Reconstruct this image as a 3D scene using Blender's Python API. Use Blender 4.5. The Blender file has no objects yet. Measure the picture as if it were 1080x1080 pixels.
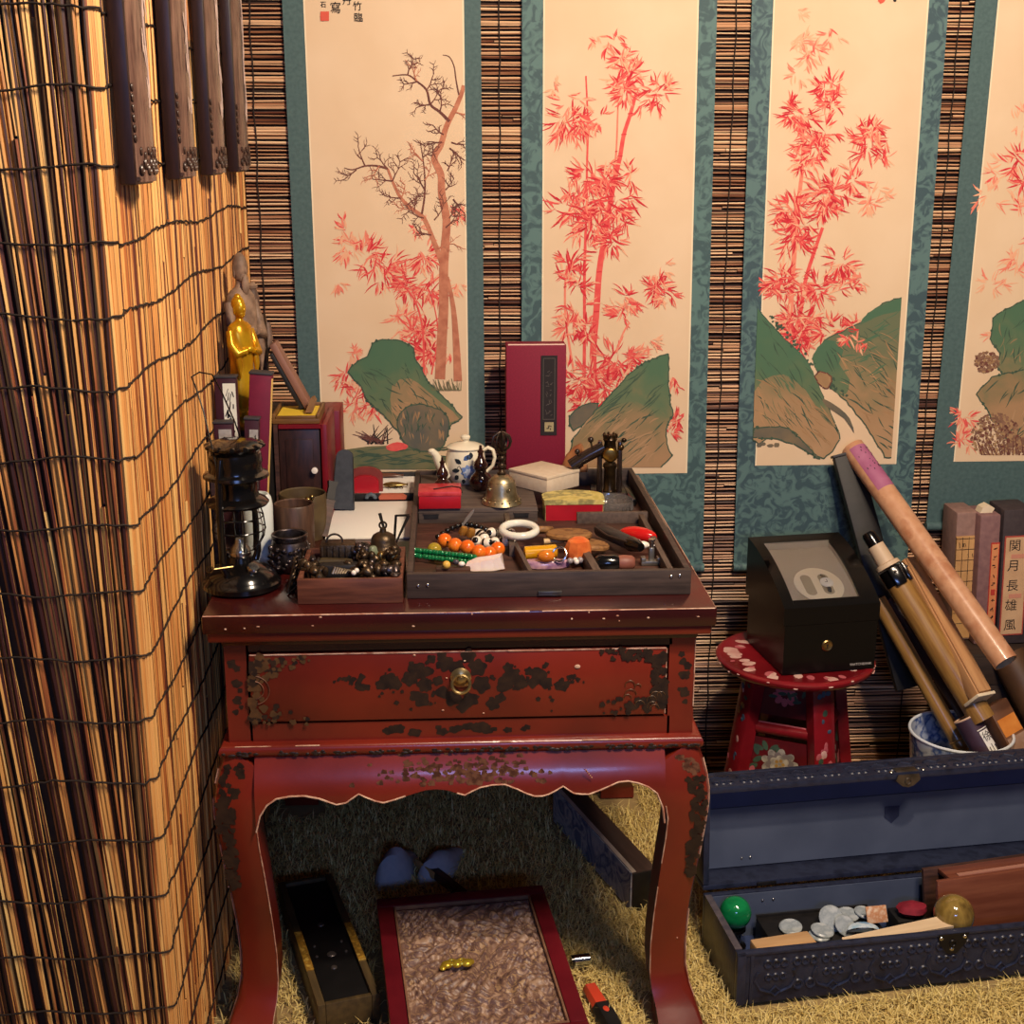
import bpy, bmesh, math, random
from mathutils import Vector, Matrix, Euler
import numpy as np
random.seed(7)
R = math.radians
sc = bpy.context.scene
COL = sc.collection

# ------------------------------------------------------------------ camera
FPX, PITCH, YAW, CAMH = 1400.0, R(15.4), R(2.8), 1.53
cam_d = bpy.data.cameras.new('camera'); cam = bpy.data.objects.new('camera', cam_d); COL.objects.link(cam)
cam_d.sensor_width = 36.0; cam_d.lens = 36.0 * FPX / 1080.0
cam.location = (0, 0, CAMH); cam.rotation_euler = (R(90) - PITCH, 0, -YAW)
cam_d.clip_start = .05
sc.camera = cam

# ------------------------------------------------------------------ world, lights, exposure
w = bpy.data.worlds.new('World'); sc.world = w; w.use_nodes = True
w.node_tree.nodes['Background'].inputs[0].default_value = (.62, .60, .66, 1)
w.node_tree.nodes['Background'].inputs[1].default_value = .055
sc.view_settings.view_transform = 'Standard'; sc.view_settings.look = 'None'
sc.view_settings.gamma = 1; sc.view_settings.use_curve_mapping = False
sc.view_settings.exposure = 0.0
sc.cycles.max_bounces = 8

def lamp(name, typ, loc, energy, color, size=.1, target=None, sy=None):
    d = bpy.data.lights.new(name, typ); d.energy = energy; d.color = color
    if typ == 'AREA':
        d.size = size
        if sy: d.shape = 'RECTANGLE'; d.size_y = sy
    else: d.shadow_soft_size = size
    o = bpy.data.objects.new(name, d); COL.objects.link(o); o.location = loc
    if target is not None: o.rotation_euler = (Vector(target) - Vector(loc)).to_track_quat('-Z', 'Y').to_euler()
    return o
lamp('ceiling_lamp', 'POINT', (.62, 1.26, 2.48), 110, (1, .80, .58), .05)
lamp('room_lamp', 'AREA', (.95, .85, 2.6), 41, (1, .80, .62), .4, (.35, 2.75, .8))
lamp('window_daylight', 'AREA', (.26, -1.2, 1.72), 17, (.27, .43, 1.0), .85, (.1, 2.2, .6), .2)

# ------------------------------------------------------------------ helpers
_cy, _sy, _cp, _sp = math.cos(YAW), math.sin(YAW), math.cos(PITCH), math.sin(PITCH)
_fw = Vector((_sy*_cp, _cy*_cp, -_sp)); _rt = Vector((_cy, -_sy, 0)); _up = _rt.cross(_fw)
def at(u, v, X=None, Y=None, Z=None):
    """a point of the place, measured on the photograph, on a known plane X, Y or Z"""
    d = _fw + _rt*((u-540)/FPX) - _up*((v-540)/FPX)
    t = X/d.x if X is not None else (Y/d.y if Y is not None else (Z-CAMH)/d.z)
    return Vector((0, 0, CAMH)) + d*t
def lin(h):
    if isinstance(h, tuple): c = [x/255 for x in h]
    else: c = [int(h[i:i+2], 16)/255 for i in (0, 2, 4)]
    return tuple((x/12.92 if x <= .04045 else ((x+.055)/1.055)**2.4) for x in c) + (1,)

MATS = {}
def M(name, c, c2=None, rough=.5, metal=0, scale=20, stretch=(1, 1, 1), bump=0, bscale=None, coat=0, lo=.35, hi=.65,
      detail=4, trans=0, ior=1.45, tex='noise', spec=.5, island=False, distort=0, sss=0, sheen=0):
    if name in MATS: return MATS[name]
    m = bpy.data.materials.new(name); m.use_nodes = True; nt = m.node_tree; N = nt.nodes; L = nt.links
    b = N['Principled BSDF']; c = lin(c)
    b.inputs['Base Color'].default_value = c; b.inputs['Roughness'].default_value = rough
    b.inputs['Metallic'].default_value = metal; b.inputs['IOR'].default_value = ior
    b.inputs['Specular IOR Level'].default_value = spec
    if coat: b.inputs['Coat Weight'].default_value = coat; b.inputs['Coat Roughness'].default_value = .12
    if trans: b.inputs['Transmission Weight'].default_value = trans
    if sss:
        b.inputs['Subsurface Weight'].default_value = sss; b.inputs['Subsurface Radius'].default_value = (.01, .008, .005)
    if c2 or bump:
        tc = N.new('ShaderNodeTexCoord'); mp = N.new('ShaderNodeMapping'); mp.inputs['Scale'].default_value = stretch
        L.new(tc.outputs['Object'], mp.inputs['Vector'])
        def texn(s):
            if tex == 'noise':
                t = N.new('ShaderNodeTexNoise'); t.inputs['Scale'].default_value = s; t.inputs['Detail'].default_value = detail
                t.inputs['Distortion'].default_value = distort; o = t.outputs['Fac']
            elif tex == 'voronoi':
                t = N.new('ShaderNodeTexVoronoi'); t.inputs['Scale'].default_value = s; o = t.outputs['Distance']
            elif tex == 'wave':
                t = N.new('ShaderNodeTexWave'); t.inputs['Scale'].default_value = s; t.inputs['Distortion'].default_value = distort
                t.inputs['Detail'].default_value = detail; o = t.outputs['Fac']
            L.new(mp.outputs['Vector'], t.inputs['Vector']); return o
        if c2:
            o = texn(scale); r = N.new('ShaderNodeValToRGB'); e = r.color_ramp.elements
            e[0].position, e[1].position = lo, hi; e[0].color = c
            cs = c2 if isinstance(c2, list) else [c2]
            e[1].color = lin(cs[-1])
            for k, x in enumerate(cs[:-1]):
                q = e.new(lo + (hi-lo)*(k+1)/len(cs)); q.color = lin(x)
            L.new(o, r.inputs['Fac']); L.new(r.outputs['Color'], b.inputs['Base Color'])
        if bump:
            o = texn(bscale or scale); bp = N.new('ShaderNodeBump'); bp.inputs['Strength'].default_value = bump
            bp.inputs['Distance'].default_value = .004
            L.new(o, bp.inputs['Height']); L.new(bp.outputs['Normal'], b.inputs['Normal'])
    MATS[name] = m; return m
def reedmat(name, cols, rough=.5, streak=(60, 60, 3), amt=.55):
    """every reed its own tone from its own island, with streaks along it"""
    m = bpy.data.materials.new(name); m.use_nodes = True; nt = m.node_tree; N = nt.nodes; L = nt.links
    b = N['Principled BSDF']; b.inputs['Roughness'].default_value = rough
    g = N.new('ShaderNodeNewGeometry'); r = N.new('ShaderNodeValToRGB'); e = r.color_ramp.elements
    for k, (p, c) in enumerate(cols):
        q = e[k] if k < 2 else e.new(p)
        q.position = p; q.color = lin(c)
    tc = N.new('ShaderNodeTexCoord'); mp = N.new('ShaderNodeMapping'); mp.inputs['Scale'].default_value = streak
    L.new(tc.outputs['Object'], mp.inputs['Vector'])
    n = N.new('ShaderNodeTexNoise'); n.inputs['Scale'].default_value = 1.0; n.inputs['Detail'].default_value = 3
    L.new(mp.outputs['Vector'], n.inputs['Vector'])
    ma = N.new('ShaderNodeMath'); ma.operation = 'MULTIPLY_ADD'; ma.inputs[1].default_value = amt; ma.inputs[2].default_value = -amt/2
    L.new(n.outputs['Fac'], ma.inputs[0])
    ad = N.new('ShaderNodeMath'); ad.operation = 'ADD'; ad.use_clamp = True
    L.new(ma.outputs[0], ad.inputs[0]); L.new(g.outputs['Random Per Island'], ad.inputs[1])
    L.new(ad.outputs[0], r.inputs['Fac']); L.new(r.outputs['Color'], b.inputs['Base Color'])
    MATS[name] = m; return m

class MB:
    """collects shapes in one bmesh; build() links them as ONE mesh object"""
    def __init__(s, root=None):
        s.bm = bmesh.new(); s.T = Matrix.Identity(4)
        if root is not None:
            s.T = (Matrix.Translation(root.location) @ root.rotation_euler.to_matrix().to_4x4()).inverted()
    def V(s, p): return s.bm.verts.new(s.T @ Vector(p))
    def F(s, vs, m=0, sm=True):
        try: f = s.bm.faces.new(vs)
        except ValueError: return None
        f.material_index = m; f.smooth = sm; return f
    def box(s, c, d, m=0, bev=0, rot=None, taper=1.0):
        x, y, z = d[0]/2, d[1]/2, d[2]/2
        Rm = Euler(rot).to_matrix() if rot is not None else None
        t = taper
        P = [(-x, -y, -z), (x, -y, -z), (x, y, -z), (-x, y, -z), (-x*t, -y*t, z), (x*t, -y*t, z), (x*t, y*t, z), (-x*t, y*t, z)]
        vs = [s.V(Vector(c) + (Rm @ Vector(p) if Rm else Vector(p))) for p in P]
        fs = [s.F([vs[i] for i in q], m, False) for q in ((3, 2, 1, 0), (4, 5, 6, 7), (0, 1, 5, 4), (1, 2, 6, 5), (2, 3, 7, 6), (3, 0, 4, 7))]
        if bev:
            es = list({e for f in fs for e in f.edges})
            r = bmesh.ops.bevel(s.bm, geom=es, offset=bev, segments=2, affect='EDGES', profile=.5, material=m)
        return vs
    def loft(s, rings, m=0, closed=True, caps=True, sm=True):
        vr = [[s.V(p) for p in r] for r in rings]
        n = len(vr[0])
        for a, b in zip(vr[:-1], vr[1:]):
            for i in range(n if closed else n-1):
                j = (i+1) % n; s.F([a[i], a[j], b[j], b[i]], m, sm)
        if caps and closed:
            s.F(vr[0][::-1], m, sm); s.F(vr[-1], m, sm)
        return vr
    def tube(s, pts, r, m=0, seg=8, caps=True, sq=1.0):
        pts = [Vector(p) for p in pts]; n = len(pts)
        rs = r if isinstance(r, (list, tuple)) else [r]*n
        rings = []; t0 = (pts[1]-pts[0]).normalized()
        a = Vector((0, 0, 1)) if abs(t0.z) < .9 else Vector((1, 0, 0))
        nx = t0.cross(a).normalized()
        for i, p in enumerate(pts):
            t = (pts[min(i+1, n-1)] - pts[max(i-1, 0)]).normalized()
            nx = (nx - t*nx.dot(t)).normalized(); ny = t.cross(nx)
            rings.append([p + nx*(rs[i]*math.cos(2*math.pi*k/seg)) + ny*(rs[i]*sq*math.sin(2*math.pi*k/seg)) for k in range(seg)])
        s.loft(rings, m, True, caps); return s
    def lathe(s, prof, m=0, seg=24, c=(0, 0, 0), rot=None):
        Rm = Euler(rot).to_matrix() if rot is not None else Matrix.Identity(3); c = Vector(c)
        prev = None
        mm = m
        for k, q in enumerate(prof):
            r, z = q[0], q[1]
            if len(q) > 2: mm = q[2]
            if r < 1e-6: cur = [s.V(c + Rm @ Vector((0, 0, z)))]
            else: cur = [s.V(c + Rm @ Vector((r*math.cos(2*math.pi*i/seg), r*math.sin(2*math.pi*i/seg), z))) for i in range(seg)]
            if prev:
                for i in range(seg):
                    j = (i+1) % seg
                    if len(prev) == 1 and len(cur) > 1: s.F([prev[0], cur[j], cur[i]][::-1], mm)
                    elif len(cur) == 1 and len(prev) > 1: s.F([prev[i], prev[j], cur[0]], mm)
                    elif len(cur) > 1: s.F([prev[i], prev[j], cur[j], cur[i]], mm)
            prev = cur
        return s
    def ball(s, c, r, m=0, u=14, v=9, rot=None, jit=0):
        rr = r if isinstance(r, (tuple, list)) else (r, r, r)
        Rm = Euler(rot).to_matrix() if rot is not None else Matrix.Identity(3); c = Vector(c)
        rows = []
        for a in range(v+1):
            th = math.pi*a/v; row = []
            for k in range(u if 0 < a < v else 1):
                ph = 2*math.pi*k/u; q = 1 + random.uniform(-jit, jit)
                row.append(s.V(c + Rm @ Vector((rr[0]*q*math.sin(th)*math.cos(ph), rr[1]*q*math.sin(th)*math.sin(ph), rr[2]*q*math.cos(th)))))
            rows.append(row)
        for a in range(v):
            A, B = rows[a], rows[a+1]
            for k in range(u):
                j = (k+1) % u
                if len(A) == 1: s.F([A[0], B[k], B[j]], m)
                elif len(B) == 1: s.F([A[k], B[0], A[j]], m)
                else: s.F([A[k], B[k], B[j], A[j]], m)
        return s
    def torus(s, c, Rr, r, m=0, rot=None, seg=24, sec=8, a0=0, a1=2*math.pi, sz=1.0):
        Rm = Euler(rot).to_matrix() if rot is not None else Matrix.Identity(3); c = Vector(c)
        full = abs(a1-a0-2*math.pi) < 1e-6; n = seg if full else seg+1; rings = []
        for i in range(n):
            a = a0 + (a1-a0)*i/seg; d = Vector((math.cos(a), math.sin(a), 0))
            rings.append([c + Rm @ (d*(Rr + r*math.cos(2*math.pi*k/sec)) + Vector((0, 0, r*sz*math.sin(2*math.pi*k/sec)))) for k in range(sec)])
        if full: rings.append(rings[0])
        s.loft(rings, m, True, not full); return s
    def poly(s, pts, m=0): return s.F([s.V(p) for p in pts], m, False)
    def prism(s, pts, d, m=0, sm=False, ms=None):
        """polygon of 3-D points pushed along the vector d"""
        d = Vector(d); a = [s.V(p) for p in pts]; b = [s.V(Vector(p)+d) for p in pts]; n = len(a)
        s.F(a[::-1], m, sm); s.F(b, m, sm)
        for i in range(n): s.F([a[i], a[(i+1) % n], b[(i+1) % n], b[i]], m if ms is None else ms, sm)
        return s
    def build(s, name, mats, parent=None, ang=40, weld=False, recalc=True):
        if weld: bmesh.ops.remove_doubles(s.bm, verts=s.bm.verts, dist=1e-5)
        if recalc: bmesh.ops.recalc_face_normals(s.bm, faces=s.bm.faces)
        me = bpy.data.meshes.new(name); s.bm.to_mesh(me); s.bm.free()
        for m in (mats if isinstance(mats, (list, tuple)) else [mats]): me.materials.append(m)
        try: me.set_sharp_from_angle(angle=R(ang))
        except Exception: pass
        o = bpy.data.objects.new(name, me); COL.objects.link(o)
        if parent is not None: o.parent = parent
        return o
def tag(o, label=None, cat=None, group=None, kind=None):
    if label: o['label'] = label
    if cat: o['category'] = cat
    if group: o['group'] = group
    if kind: o['kind'] = kind
    return o
def thing(name, label, cat, loc=(0, 0, 0), rot=(0, 0, 0), group=None):
    o = bpy.data.objects.new(name, None); COL.objects.link(o); o.empty_display_size = .05
    o.location = loc; o.rotation_euler = rot
    return tag(o, label, cat, group)
def aim(p0, p1, roll=0):
    """turns a thing's own Z from p0 towards p1, its own -Y staying towards the front of the room"""
    z = (Vector(p1)-Vector(p0)).normalized(); x = Vector((1, 0, 0)); x = (x-z*x.dot(z)).normalized(); y = z.cross(x)
    return (Matrix((x, y, z)).transposed() @ Matrix.Rotation(roll, 3, 'Z')).to_euler()
def text(mb, body, size, Tm, m=0, depth=0):
    """letters as mesh faces; Tm takes the text's own x/y plane into the builder's space"""
    c = bpy.data.curves.new('txt', 'FONT'); c.body = body; c.size = size; c.align_x = 'CENTER'; c.align_y = 'CENTER'; c.extrude = depth
    c.resolution_u = 2
    o = bpy.data.objects.new('txt', c); COL.objects.link(o)
    me = bpy.data.meshes.new_from_object(o.evaluated_get(bpy.context.evaluated_depsgraph_get()))
    for p in me.polygons:
        mb.F([mb.V(Tm @ me.vertices[i].co) for i in p.vertices], m, False)
    bpy.data.objects.remove(o); bpy.data.curves.remove(c); bpy.data.meshes.remove(me)

# ------------------------------------------------------------------ common materials
black_lacquer = M('black_lacquer', (14, 12, 12), rough=.18, coat=.5)
black_matte = M('black_matte', (22, 20, 20), (34, 31, 30), rough=.55, scale=40)
dark_wood = M('dark_wood', (52, 34, 28), (84, 55, 44), rough=.45, scale=14, stretch=(1, 8, 8), bump=.1)
brown_wood = M('brown_wood', (84, 48, 36), (118, 70, 52), rough=.45, scale=10, stretch=(1, 9, 9), bump=.12)
grey_wood = M('grey_wood', (72, 60, 54), (98, 84, 74), rough=.55, scale=12, stretch=(1, 9, 9), bump=.12)
brass = M('brass', (190, 150, 80), (110, 82, 40), rough=.3, metal=1, scale=30)
aged_brass = M('aged_brass', (176, 150, 96), (92, 74, 44), rough=.34, metal=1, scale=25, bump=.2, bscale=60)
steel = M('steel', (200, 198, 192), rough=.25, metal=1)
gold = M('gold_leaf', (226, 178, 36), (190, 130, 20), rough=.28, metal=.55, scale=22)
gold_line = M('gold_line', (212, 176, 96), rough=.4, metal=.3)
maroon = M('maroon_cloth', (120, 14, 44), (132, 18, 50), rough=.7, scale=300)
cream_paper = M('cream_paper', (232, 216, 188), (222, 204, 172), rough=.8, scale=30)
white_paper = M('white_paper', (236, 232, 224), rough=.75)
crimson = M('crimson_lacquer', (122, 14, 24), (104, 12, 22), rough=.4, scale=15)
ink = M('ink', (28, 24, 24), rough=.8)
red_paint = M('red_paint', (176, 22, 36), (150, 16, 30), rough=.4, scale=15)
cord_mat = M('cord_mat', (38, 26, 20), rough=.8)
glass = M('glass', (250, 252, 252), rough=.02, trans=1, ior=1.2)
pearl = M('pearl', (236, 226, 214), rough=.2)
bronze = M('dark_bronze', (92, 76, 58), (52, 42, 34), rough=.4, metal=.8, scale=40, bump=.35, bscale=90)
# ------------------------------------------------------------------ the setting
WX, WY = -.447, 3.02          # faces of the left wall and of the back wall
wall_m = M('wall_paint', (46, 32, 26), (58, 42, 34), rough=.9, scale=8)
def struct(name, mb, mats):
    o = mb.build(name, mats); tag(o, None, None, None, 'structure'); return o
mb = MB(); mb.box((.7, 1.6, -.02), (4.4, 3.0, .04)); struct('floor', mb, M('floor_boards', (150, 126, 82), (170, 144, 96), rough=.9, scale=5))
mb = MB(); mb.box((.7, WY+.05, 1.1), (4.4, .1, 2.2)); struct('wall_back', mb, wall_m)
mb = MB(); mb.box((WX-.25, (1.815+WY)/2, 1.1), (.5, WY-1.815, 2.2)); struct('wall_left', mb, wall_m)

# dry straw coloured grass rug
grass_m = reedmat('dry_grass', [(0, (192, 166, 92)), (1, (250, 230, 160)), (.35, (224, 198, 118)), (.7, (238, 214, 136))], .75, (20, 20, 20), .3)
rng = np.random.default_rng(5)
n = 60000
# denser where it is seen close and lit
bx = np.concatenate([rng.uniform(-.425, 1.25, n-12000), rng.uniform(.2, 1.1, 12000)])
by = np.concatenate([rng.uniform(1.72, 2.98, n-12000), rng.uniform(1.76, 2.4, 12000)])
ln = rng.uniform(.018, .042, n); a = rng.uniform(0, 2*np.pi, n); ti = rng.uniform(.7, 1.5, n); wd = rng.uniform(.0007, .0016, n)
long_ = rng.random(n) < .04; ln[long_] *= 1.35; ti[long_] *= .6
# no blades stand where furniture and boxes press the pile down
def under(cx, cy, hw, hd, rot):
    c_, s_ = math.cos(rot), math.sin(rot); lx = (bx-cx)*c_+(by-cy)*s_; ly = -(bx-cx)*s_+(by-cy)*c_
    return (np.abs(lx) < hw) & (np.abs(ly) < hd)
hit = under(.965, 2.232, .47, .115, R(7)) | under(.034, 2.08, .17, .235, R(6)) | under(-.25, 2.268, .06, .22, R(16)) | under(.327, 2.62, .036, .215, R(18.4)) | under(1.125, 2.625, .10, .10, 0) | under(1.40, 2.885, .225, .09, 0)
for lx_ in (-.36, .395):
    for ly_ in (2.08, 2.90): hit |= under(lx_, ly_, .055, .055, 0)
hit |= (bx < -.425)
keep = ~hit; bx, by, ln, a, ti, wd = (q[keep] for q in (bx, by, ln, a, ti, wd)); n = len(bx)
dx, dy = np.cos(a), np.sin(a)
px, py = -dy*wd, dx*wd
V = np.zeros((n, 5, 3)); h1 = ln*.55
V[:, 0] = np.stack([bx-px, by-py, np.zeros(n)], 1); V[:, 1] = np.stack([bx+px, by+py, np.zeros(n)], 1)
m1 = np.stack([bx+dx*h1*np.sin(ti)*.6, by+dy*h1*np.sin(ti)*.6, h1*np.cos(ti*.6)], 1); P = np.stack([px, py, 0*px], 1)
V[:, 2] = m1+P*.8; V[:, 3] = m1-P*.8
V[:, 4] = np.stack([bx+dx*ln*np.sin(ti), by+dy*ln*np.sin(ti), ln*np.cos(ti)*.8+.003], 1)
idx = np.arange(n)[:, None]*5
Fq = np.concatenate([idx+np.array([[0, 1, 2, 3]])], 0); Ft = idx+np.array([[3, 2, 4]])
me = bpy.data.meshes.new('grass_rug')
me.from_pydata(V.reshape(-1, 3).tolist(), [], Fq.tolist()+Ft.tolist()); me.materials.append(grass_m)
g = bpy.data.objects.new('grass_rug', me); COL.objects.link(g)
tag(g, 'straw coloured shaggy grass carpet covering the floor under the table and trunk', 'carpet', None, 'stuff')

# reed matting on the pillar: front face, rounded corner, long side face
reed_m = reedmat('reed_tan', [(0, (58, 22, 18)), (1, (232, 186, 112)), (.18, (96, 40, 24)), (.32, (172, 100, 46)), (.55, (220, 156, 84)), (.8, (232, 174, 102))], .5, (90, 90, 5), .6)
reed_front_m = reedmat('reed_mixed', [(0, (44, 14, 16)), (1, (236, 196, 120)), (.38, (70, 26, 24)), (.5, (150, 84, 44)), (.62, (212, 154, 84)), (.85, (228, 178, 104))], .5, (90, 90, 4), .45)
def reed(mb, x, y, z0, z1, r, lean=(0, 0), m=0, wob=.0015):
    n = 7; ph = random.random()*9
    pts = []
    for k in range(n+1):
        t = k/n; z = z0+(z1-z0)*t
        pts.append((x+lean[0]*(1.5-z)+wob*math.sin(ph+k*1.7), y+lean[1]*(1.5-z)+wob*math.cos(ph*2+k*1.3), z))
    mb.tube(pts, r, m, 6)
t = thing('reed_screen', 'tan and dark reed matting tied with cord, wrapped round the left pillar', 'reed screen', (WX, 1.82, 0))
mb = MB(t)
x = -.80
while x < WX-.002:                                   # front face, loose and fanned out
    f = min(1, max(0, (WX-x)/.16))
    r = random.uniform(.0024, .0042)
    z1 = 2.05 if random.random() < .75 else random.uniform(.7, 1.9)
    reed(mb, x, 1.808-random.uniform(0, .008), 0.004, z1, r, (.075*f+random.uniform(-.012, .012), 0), 1)
    if z1 < 2: reed(mb, x+random.uniform(-.002, .002), 1.806, z1+.004, 2.05, r*.9, (.075*f, 0), 1)
    x += r*1.45 + random.uniform(0, .0018)
for k in range(7):                                   # the corner
    a = k/6*math.pi/2
    reed(mb, WX-.004+.012*math.sin(a), 1.815-.012*math.cos(a)+.004, .004, 2.05, random.uniform(.0028, .004), (0, 0), 0)
y = 1.822
while y < 3.012:                                     # side face, close set
    r = random.uniform(.0022, .0038)
    zc = random.uniform(.1, 1.95)
    reed(mb, WX+.004+random.uniform(0, .004), y, .004, zc, r, (0, random.uniform(-.004, .004)), 0, .0012)
    reed(mb, WX+.004+random.uniform(0, .004), y+random.uniform(-.001, .001), zc+.002, 2.05, r*random.uniform(.85, 1.1), (0, random.uniform(-.004, .004)), 0, .0012)
    y += r*1.75 + random.uniform(0, .0006)
mb.build('reeds', [reed_m, reed_front_m], t)
mb = MB(t)
for k in range(21):
    z = .05+k*.097
    pts = []; rs = []
    x = -.80
    while x < WX: pts.append((x, 1.797+random.uniform(-.001, .001), z+.004*math.sin(x*30+k)+random.uniform(-.0015, .0015))); x += .012
    for a in (0, .5, 1): pts.append((WX+.002+.011*math.sin(a*math.pi/2), 1.803+.01*(1-math.cos(a*math.pi/2)), z))
    y = 1.825
    while y < 3.01: pts.append((WX+.0115+random.uniform(-.001, .001), y, z+.006*math.sin(y*11+k*2)+random.uniform(-.002, .002))); y += .013
    mb.tube(pts, .0017, 0, 5)
mb.build('binding_cords', cord_mat, t)

# horizontal split reed blind on the back wall
blind_m = reedmat('blind_reed', [(0, (58, 26, 20)), (1, (236, 200, 160)), (.18, (86, 42, 30)), (.3, (158, 106, 74)), (.5, (204, 156, 118)), (.85, (224, 182, 142))], .5, (6, 60, 60), .5)
t = thing('reed_blind', 'blind of thin horizontal brown reeds covering the back wall behind the scrolls', 'blind', (.6, WY, 0))
mb = MB(t); z = .01
while z < 2.08:
    x = -.435
    while x < 1.72:
        L_ = random.uniform(.3, 1.4); x1 = min(1.72, x+L_); r = random.uniform(.0015, .0034); dz = random.uniform(-.0012, .0012)
        k = max(2, int((x1-x)/.09)); w0 = random.random()*9
        mb.tube([(x+(x1-x)*i/k, WY-.006-random.uniform(0, .003), z+dz+.0012*math.sin(w0+i*1.1)) for i in range(k+1)], r, 0, 5)
        x = x1+.002
    z += random.uniform(.0066, .0096)
mb.build('slats', blind_m, t)
mb = MB(t)
for x in (-.408, .12, .63, 1.118, 1.6):
    mb.tube([(x+.002*math.sin(k*2.1+x*9), WY-.0125, .01+2.06*k/40) for k in range(41)], .0016, 0, 5)
mb.build('blind_cords', cord_mat, t)

# ------------------------------------------------------------------ carved plaques on the side wall
plq_side = M('plaque_board', (34, 20, 20), (46, 28, 26), rough=.4, scale=18, stretch=(8, 8, 1))
plq_face = M('plaque_face', (78, 54, 48), (124, 94, 80), rough=.26, scale=16, stretch=(8, 8, 1), coat=.3)  # lighter face tone also stands in for highlight streaks
plq_inlay_glint = M('plaque_inlay_glint', (196, 172, 160), rough=.3)
ords = ['nearest to the camera', 'second from the camera', 'third from the camera', 'farthest, beside the back blind']
for i, (y0, y1) in enumerate(((1.842, 1.955), (2.148, 2.265), (2.452, 2.565), (2.758, 2.870))):
    xb = WX+.014
    t = thing('wall_plaque', 'tall dark wooden plaque hung on the reed wall, ' + ords[i], 'plaque', (xb, (y0+y1)/2, 1.48), group='dark plaques hung along the reed wall')
    mb = MB(t); mb.box((xb+.011, (y0+y1)/2, 1.765), (.022, y1-y0, .57), 0, .003); mb.build('back_board', plq_side, t)
    mb = MB(t); rows = []
    for k in range(13):
        f = k/12; yy = y0+.008+(y1-y0-.016)*f; bulge = .013*math.sin(math.pi*f)**.7
        rows.append([(xb+.022+bulge, yy, 1.484), (xb+.022+bulge, yy, 2.046)])
    mb.loft(rows, 0, False, False); mb.build('face_panel', plq_face, t)
    mb = MB(t)                                       # carved border low on the face and pale strokes, part inlay, part painted highlights
    for k in range(9):
        f = .1+.8*k/8; yy = y0+.008+(y1-y0-.016)*f; b = .013*math.sin(math.pi*f)**.7
        mb.torus((xb+.0225+b, yy, 1.50+.008*(k % 2)), .006, .0022, 0, (0, R(90), 0), 12, 6)
        mb.ball((xb+.023+b, yy, 1.524-.006*(k % 2)), (.002, .004, .006), 0, 8, 5)
    for s in (.09, .91):
        for k in range(6):
            mb.ball((xb+.0235, y0+(y1-y0)*s, 1.54+k*.013), (.0025, .004, .006), 0, 8, 5)
    mb.tube([(xb+.024, y0+.006, 1.488), (xb+.024, y1-.006, 1.488)], .003, 0, 6)
    mb.build('carved_border', M('plaque_carving', (50, 34, 30), (84, 62, 52), rough=.35, scale=60), t)
    mb = MB(t)
    for k in range(7):
        zz = 1.60+k*.055; f = .5+random.uniform(-.06, .06); yy = y0+(y1-y0)*f
        for q in range(3):
            a = random.uniform(-.5, .5); l = random.uniform(.008, .02)
            mb.ball((xb+.0352, yy+random.uniform(-.012, .012), zz+random.uniform(-.012, .012)), (.0008, .0022, l), 0, 8, 6, (a, 0, 0))
    mb.tube([(xb+.0352, (y0+y1)/2+.006*math.sin(k*1.3), 1.58+k*.03) for k in range(15)], .0011, 0, 5)
    mb.build('inlay_glints', plq_inlay_glint, t)
# ------------------------------------------------------------------ four hanging scrolls
SY = WY - .020                 # front face of the silk mounts
silk_plain = M('silk_plain', (66, 90, 92), (80, 106, 106), rough=.7, scale=120, stretch=(1, 1, 1), lo=.3, hi=.7)
silk_fig = M('silk_figured', (88, 120, 118), (62, 88, 92), rough=.65, scale=34, lo=.44, hi=.56, detail=3, distort=1.6)
silk_fig2 = M('silk_figured_blue', (88, 118, 118), (60, 84, 92), rough=.65, scale=30, lo=.44, hi=.56, detail=3, distort=2.0)
silk_edge = M('mount_edge', (240, 222, 190), rough=.8)
paper_m = M('scroll_paper', (230, 203, 170), (224, 195, 160), rough=.8, scale=6)
P_ = [M('red_deep', (196, 34, 52), (216, 52, 62), rough=.8, scale=60), M('red_mid', (222, 74, 76), (230, 96, 88), rough=.8, scale=60),
      M('red_pale', (232, 124, 104), (236, 144, 118), rough=.8, scale=60), M('red_faint', (236, 172, 136), (236, 182, 146), rough=.8, scale=60),
      M('trunk_wash', (200, 132, 102), (174, 104, 80), rough=.8, scale=50), M('twig_ink', (120, 72, 60), (96, 54, 50), rough=.8, scale=60),
      M('rock_green', (70, 104, 80), [(86, 116, 86), (128, 122, 88)], rough=.8, scale=16, stretch=(1, 1, 2), lo=.38, hi=.72, detail=5, distort=.6),
      M('rock_brown', (172, 134, 98), [(150, 124, 90), (112, 114, 84)], rough=.8, scale=16, stretch=(1, 1, 2), lo=.38, hi=.72, detail=5, distort=.6),
      M('rock_slate', (92, 92, 84), (126, 110, 86), rough=.8, scale=14), M('moss_dark', (58, 80, 66), (72, 94, 76), rough=.8, scale=40),
      M('ground_green', (92, 104, 76), (122, 116, 84), rough=.8, scale=20), M('shrub_umber', (120, 88, 72), (146, 108, 86), rough=.8, scale=60),
      ink, M('seal_red', (216, 92, 74), rough=.8), M('rock_earth', (180, 142, 102), (150, 118, 84), rough=.8, scale=16)]
DEEP, MID, PALE, FAINT, TRUNK, TWIG, GREEN, BROWN, SLATE, MOSS, GROUND, SHRUB, INK, SEAL, EARTH = range(15)

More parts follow.
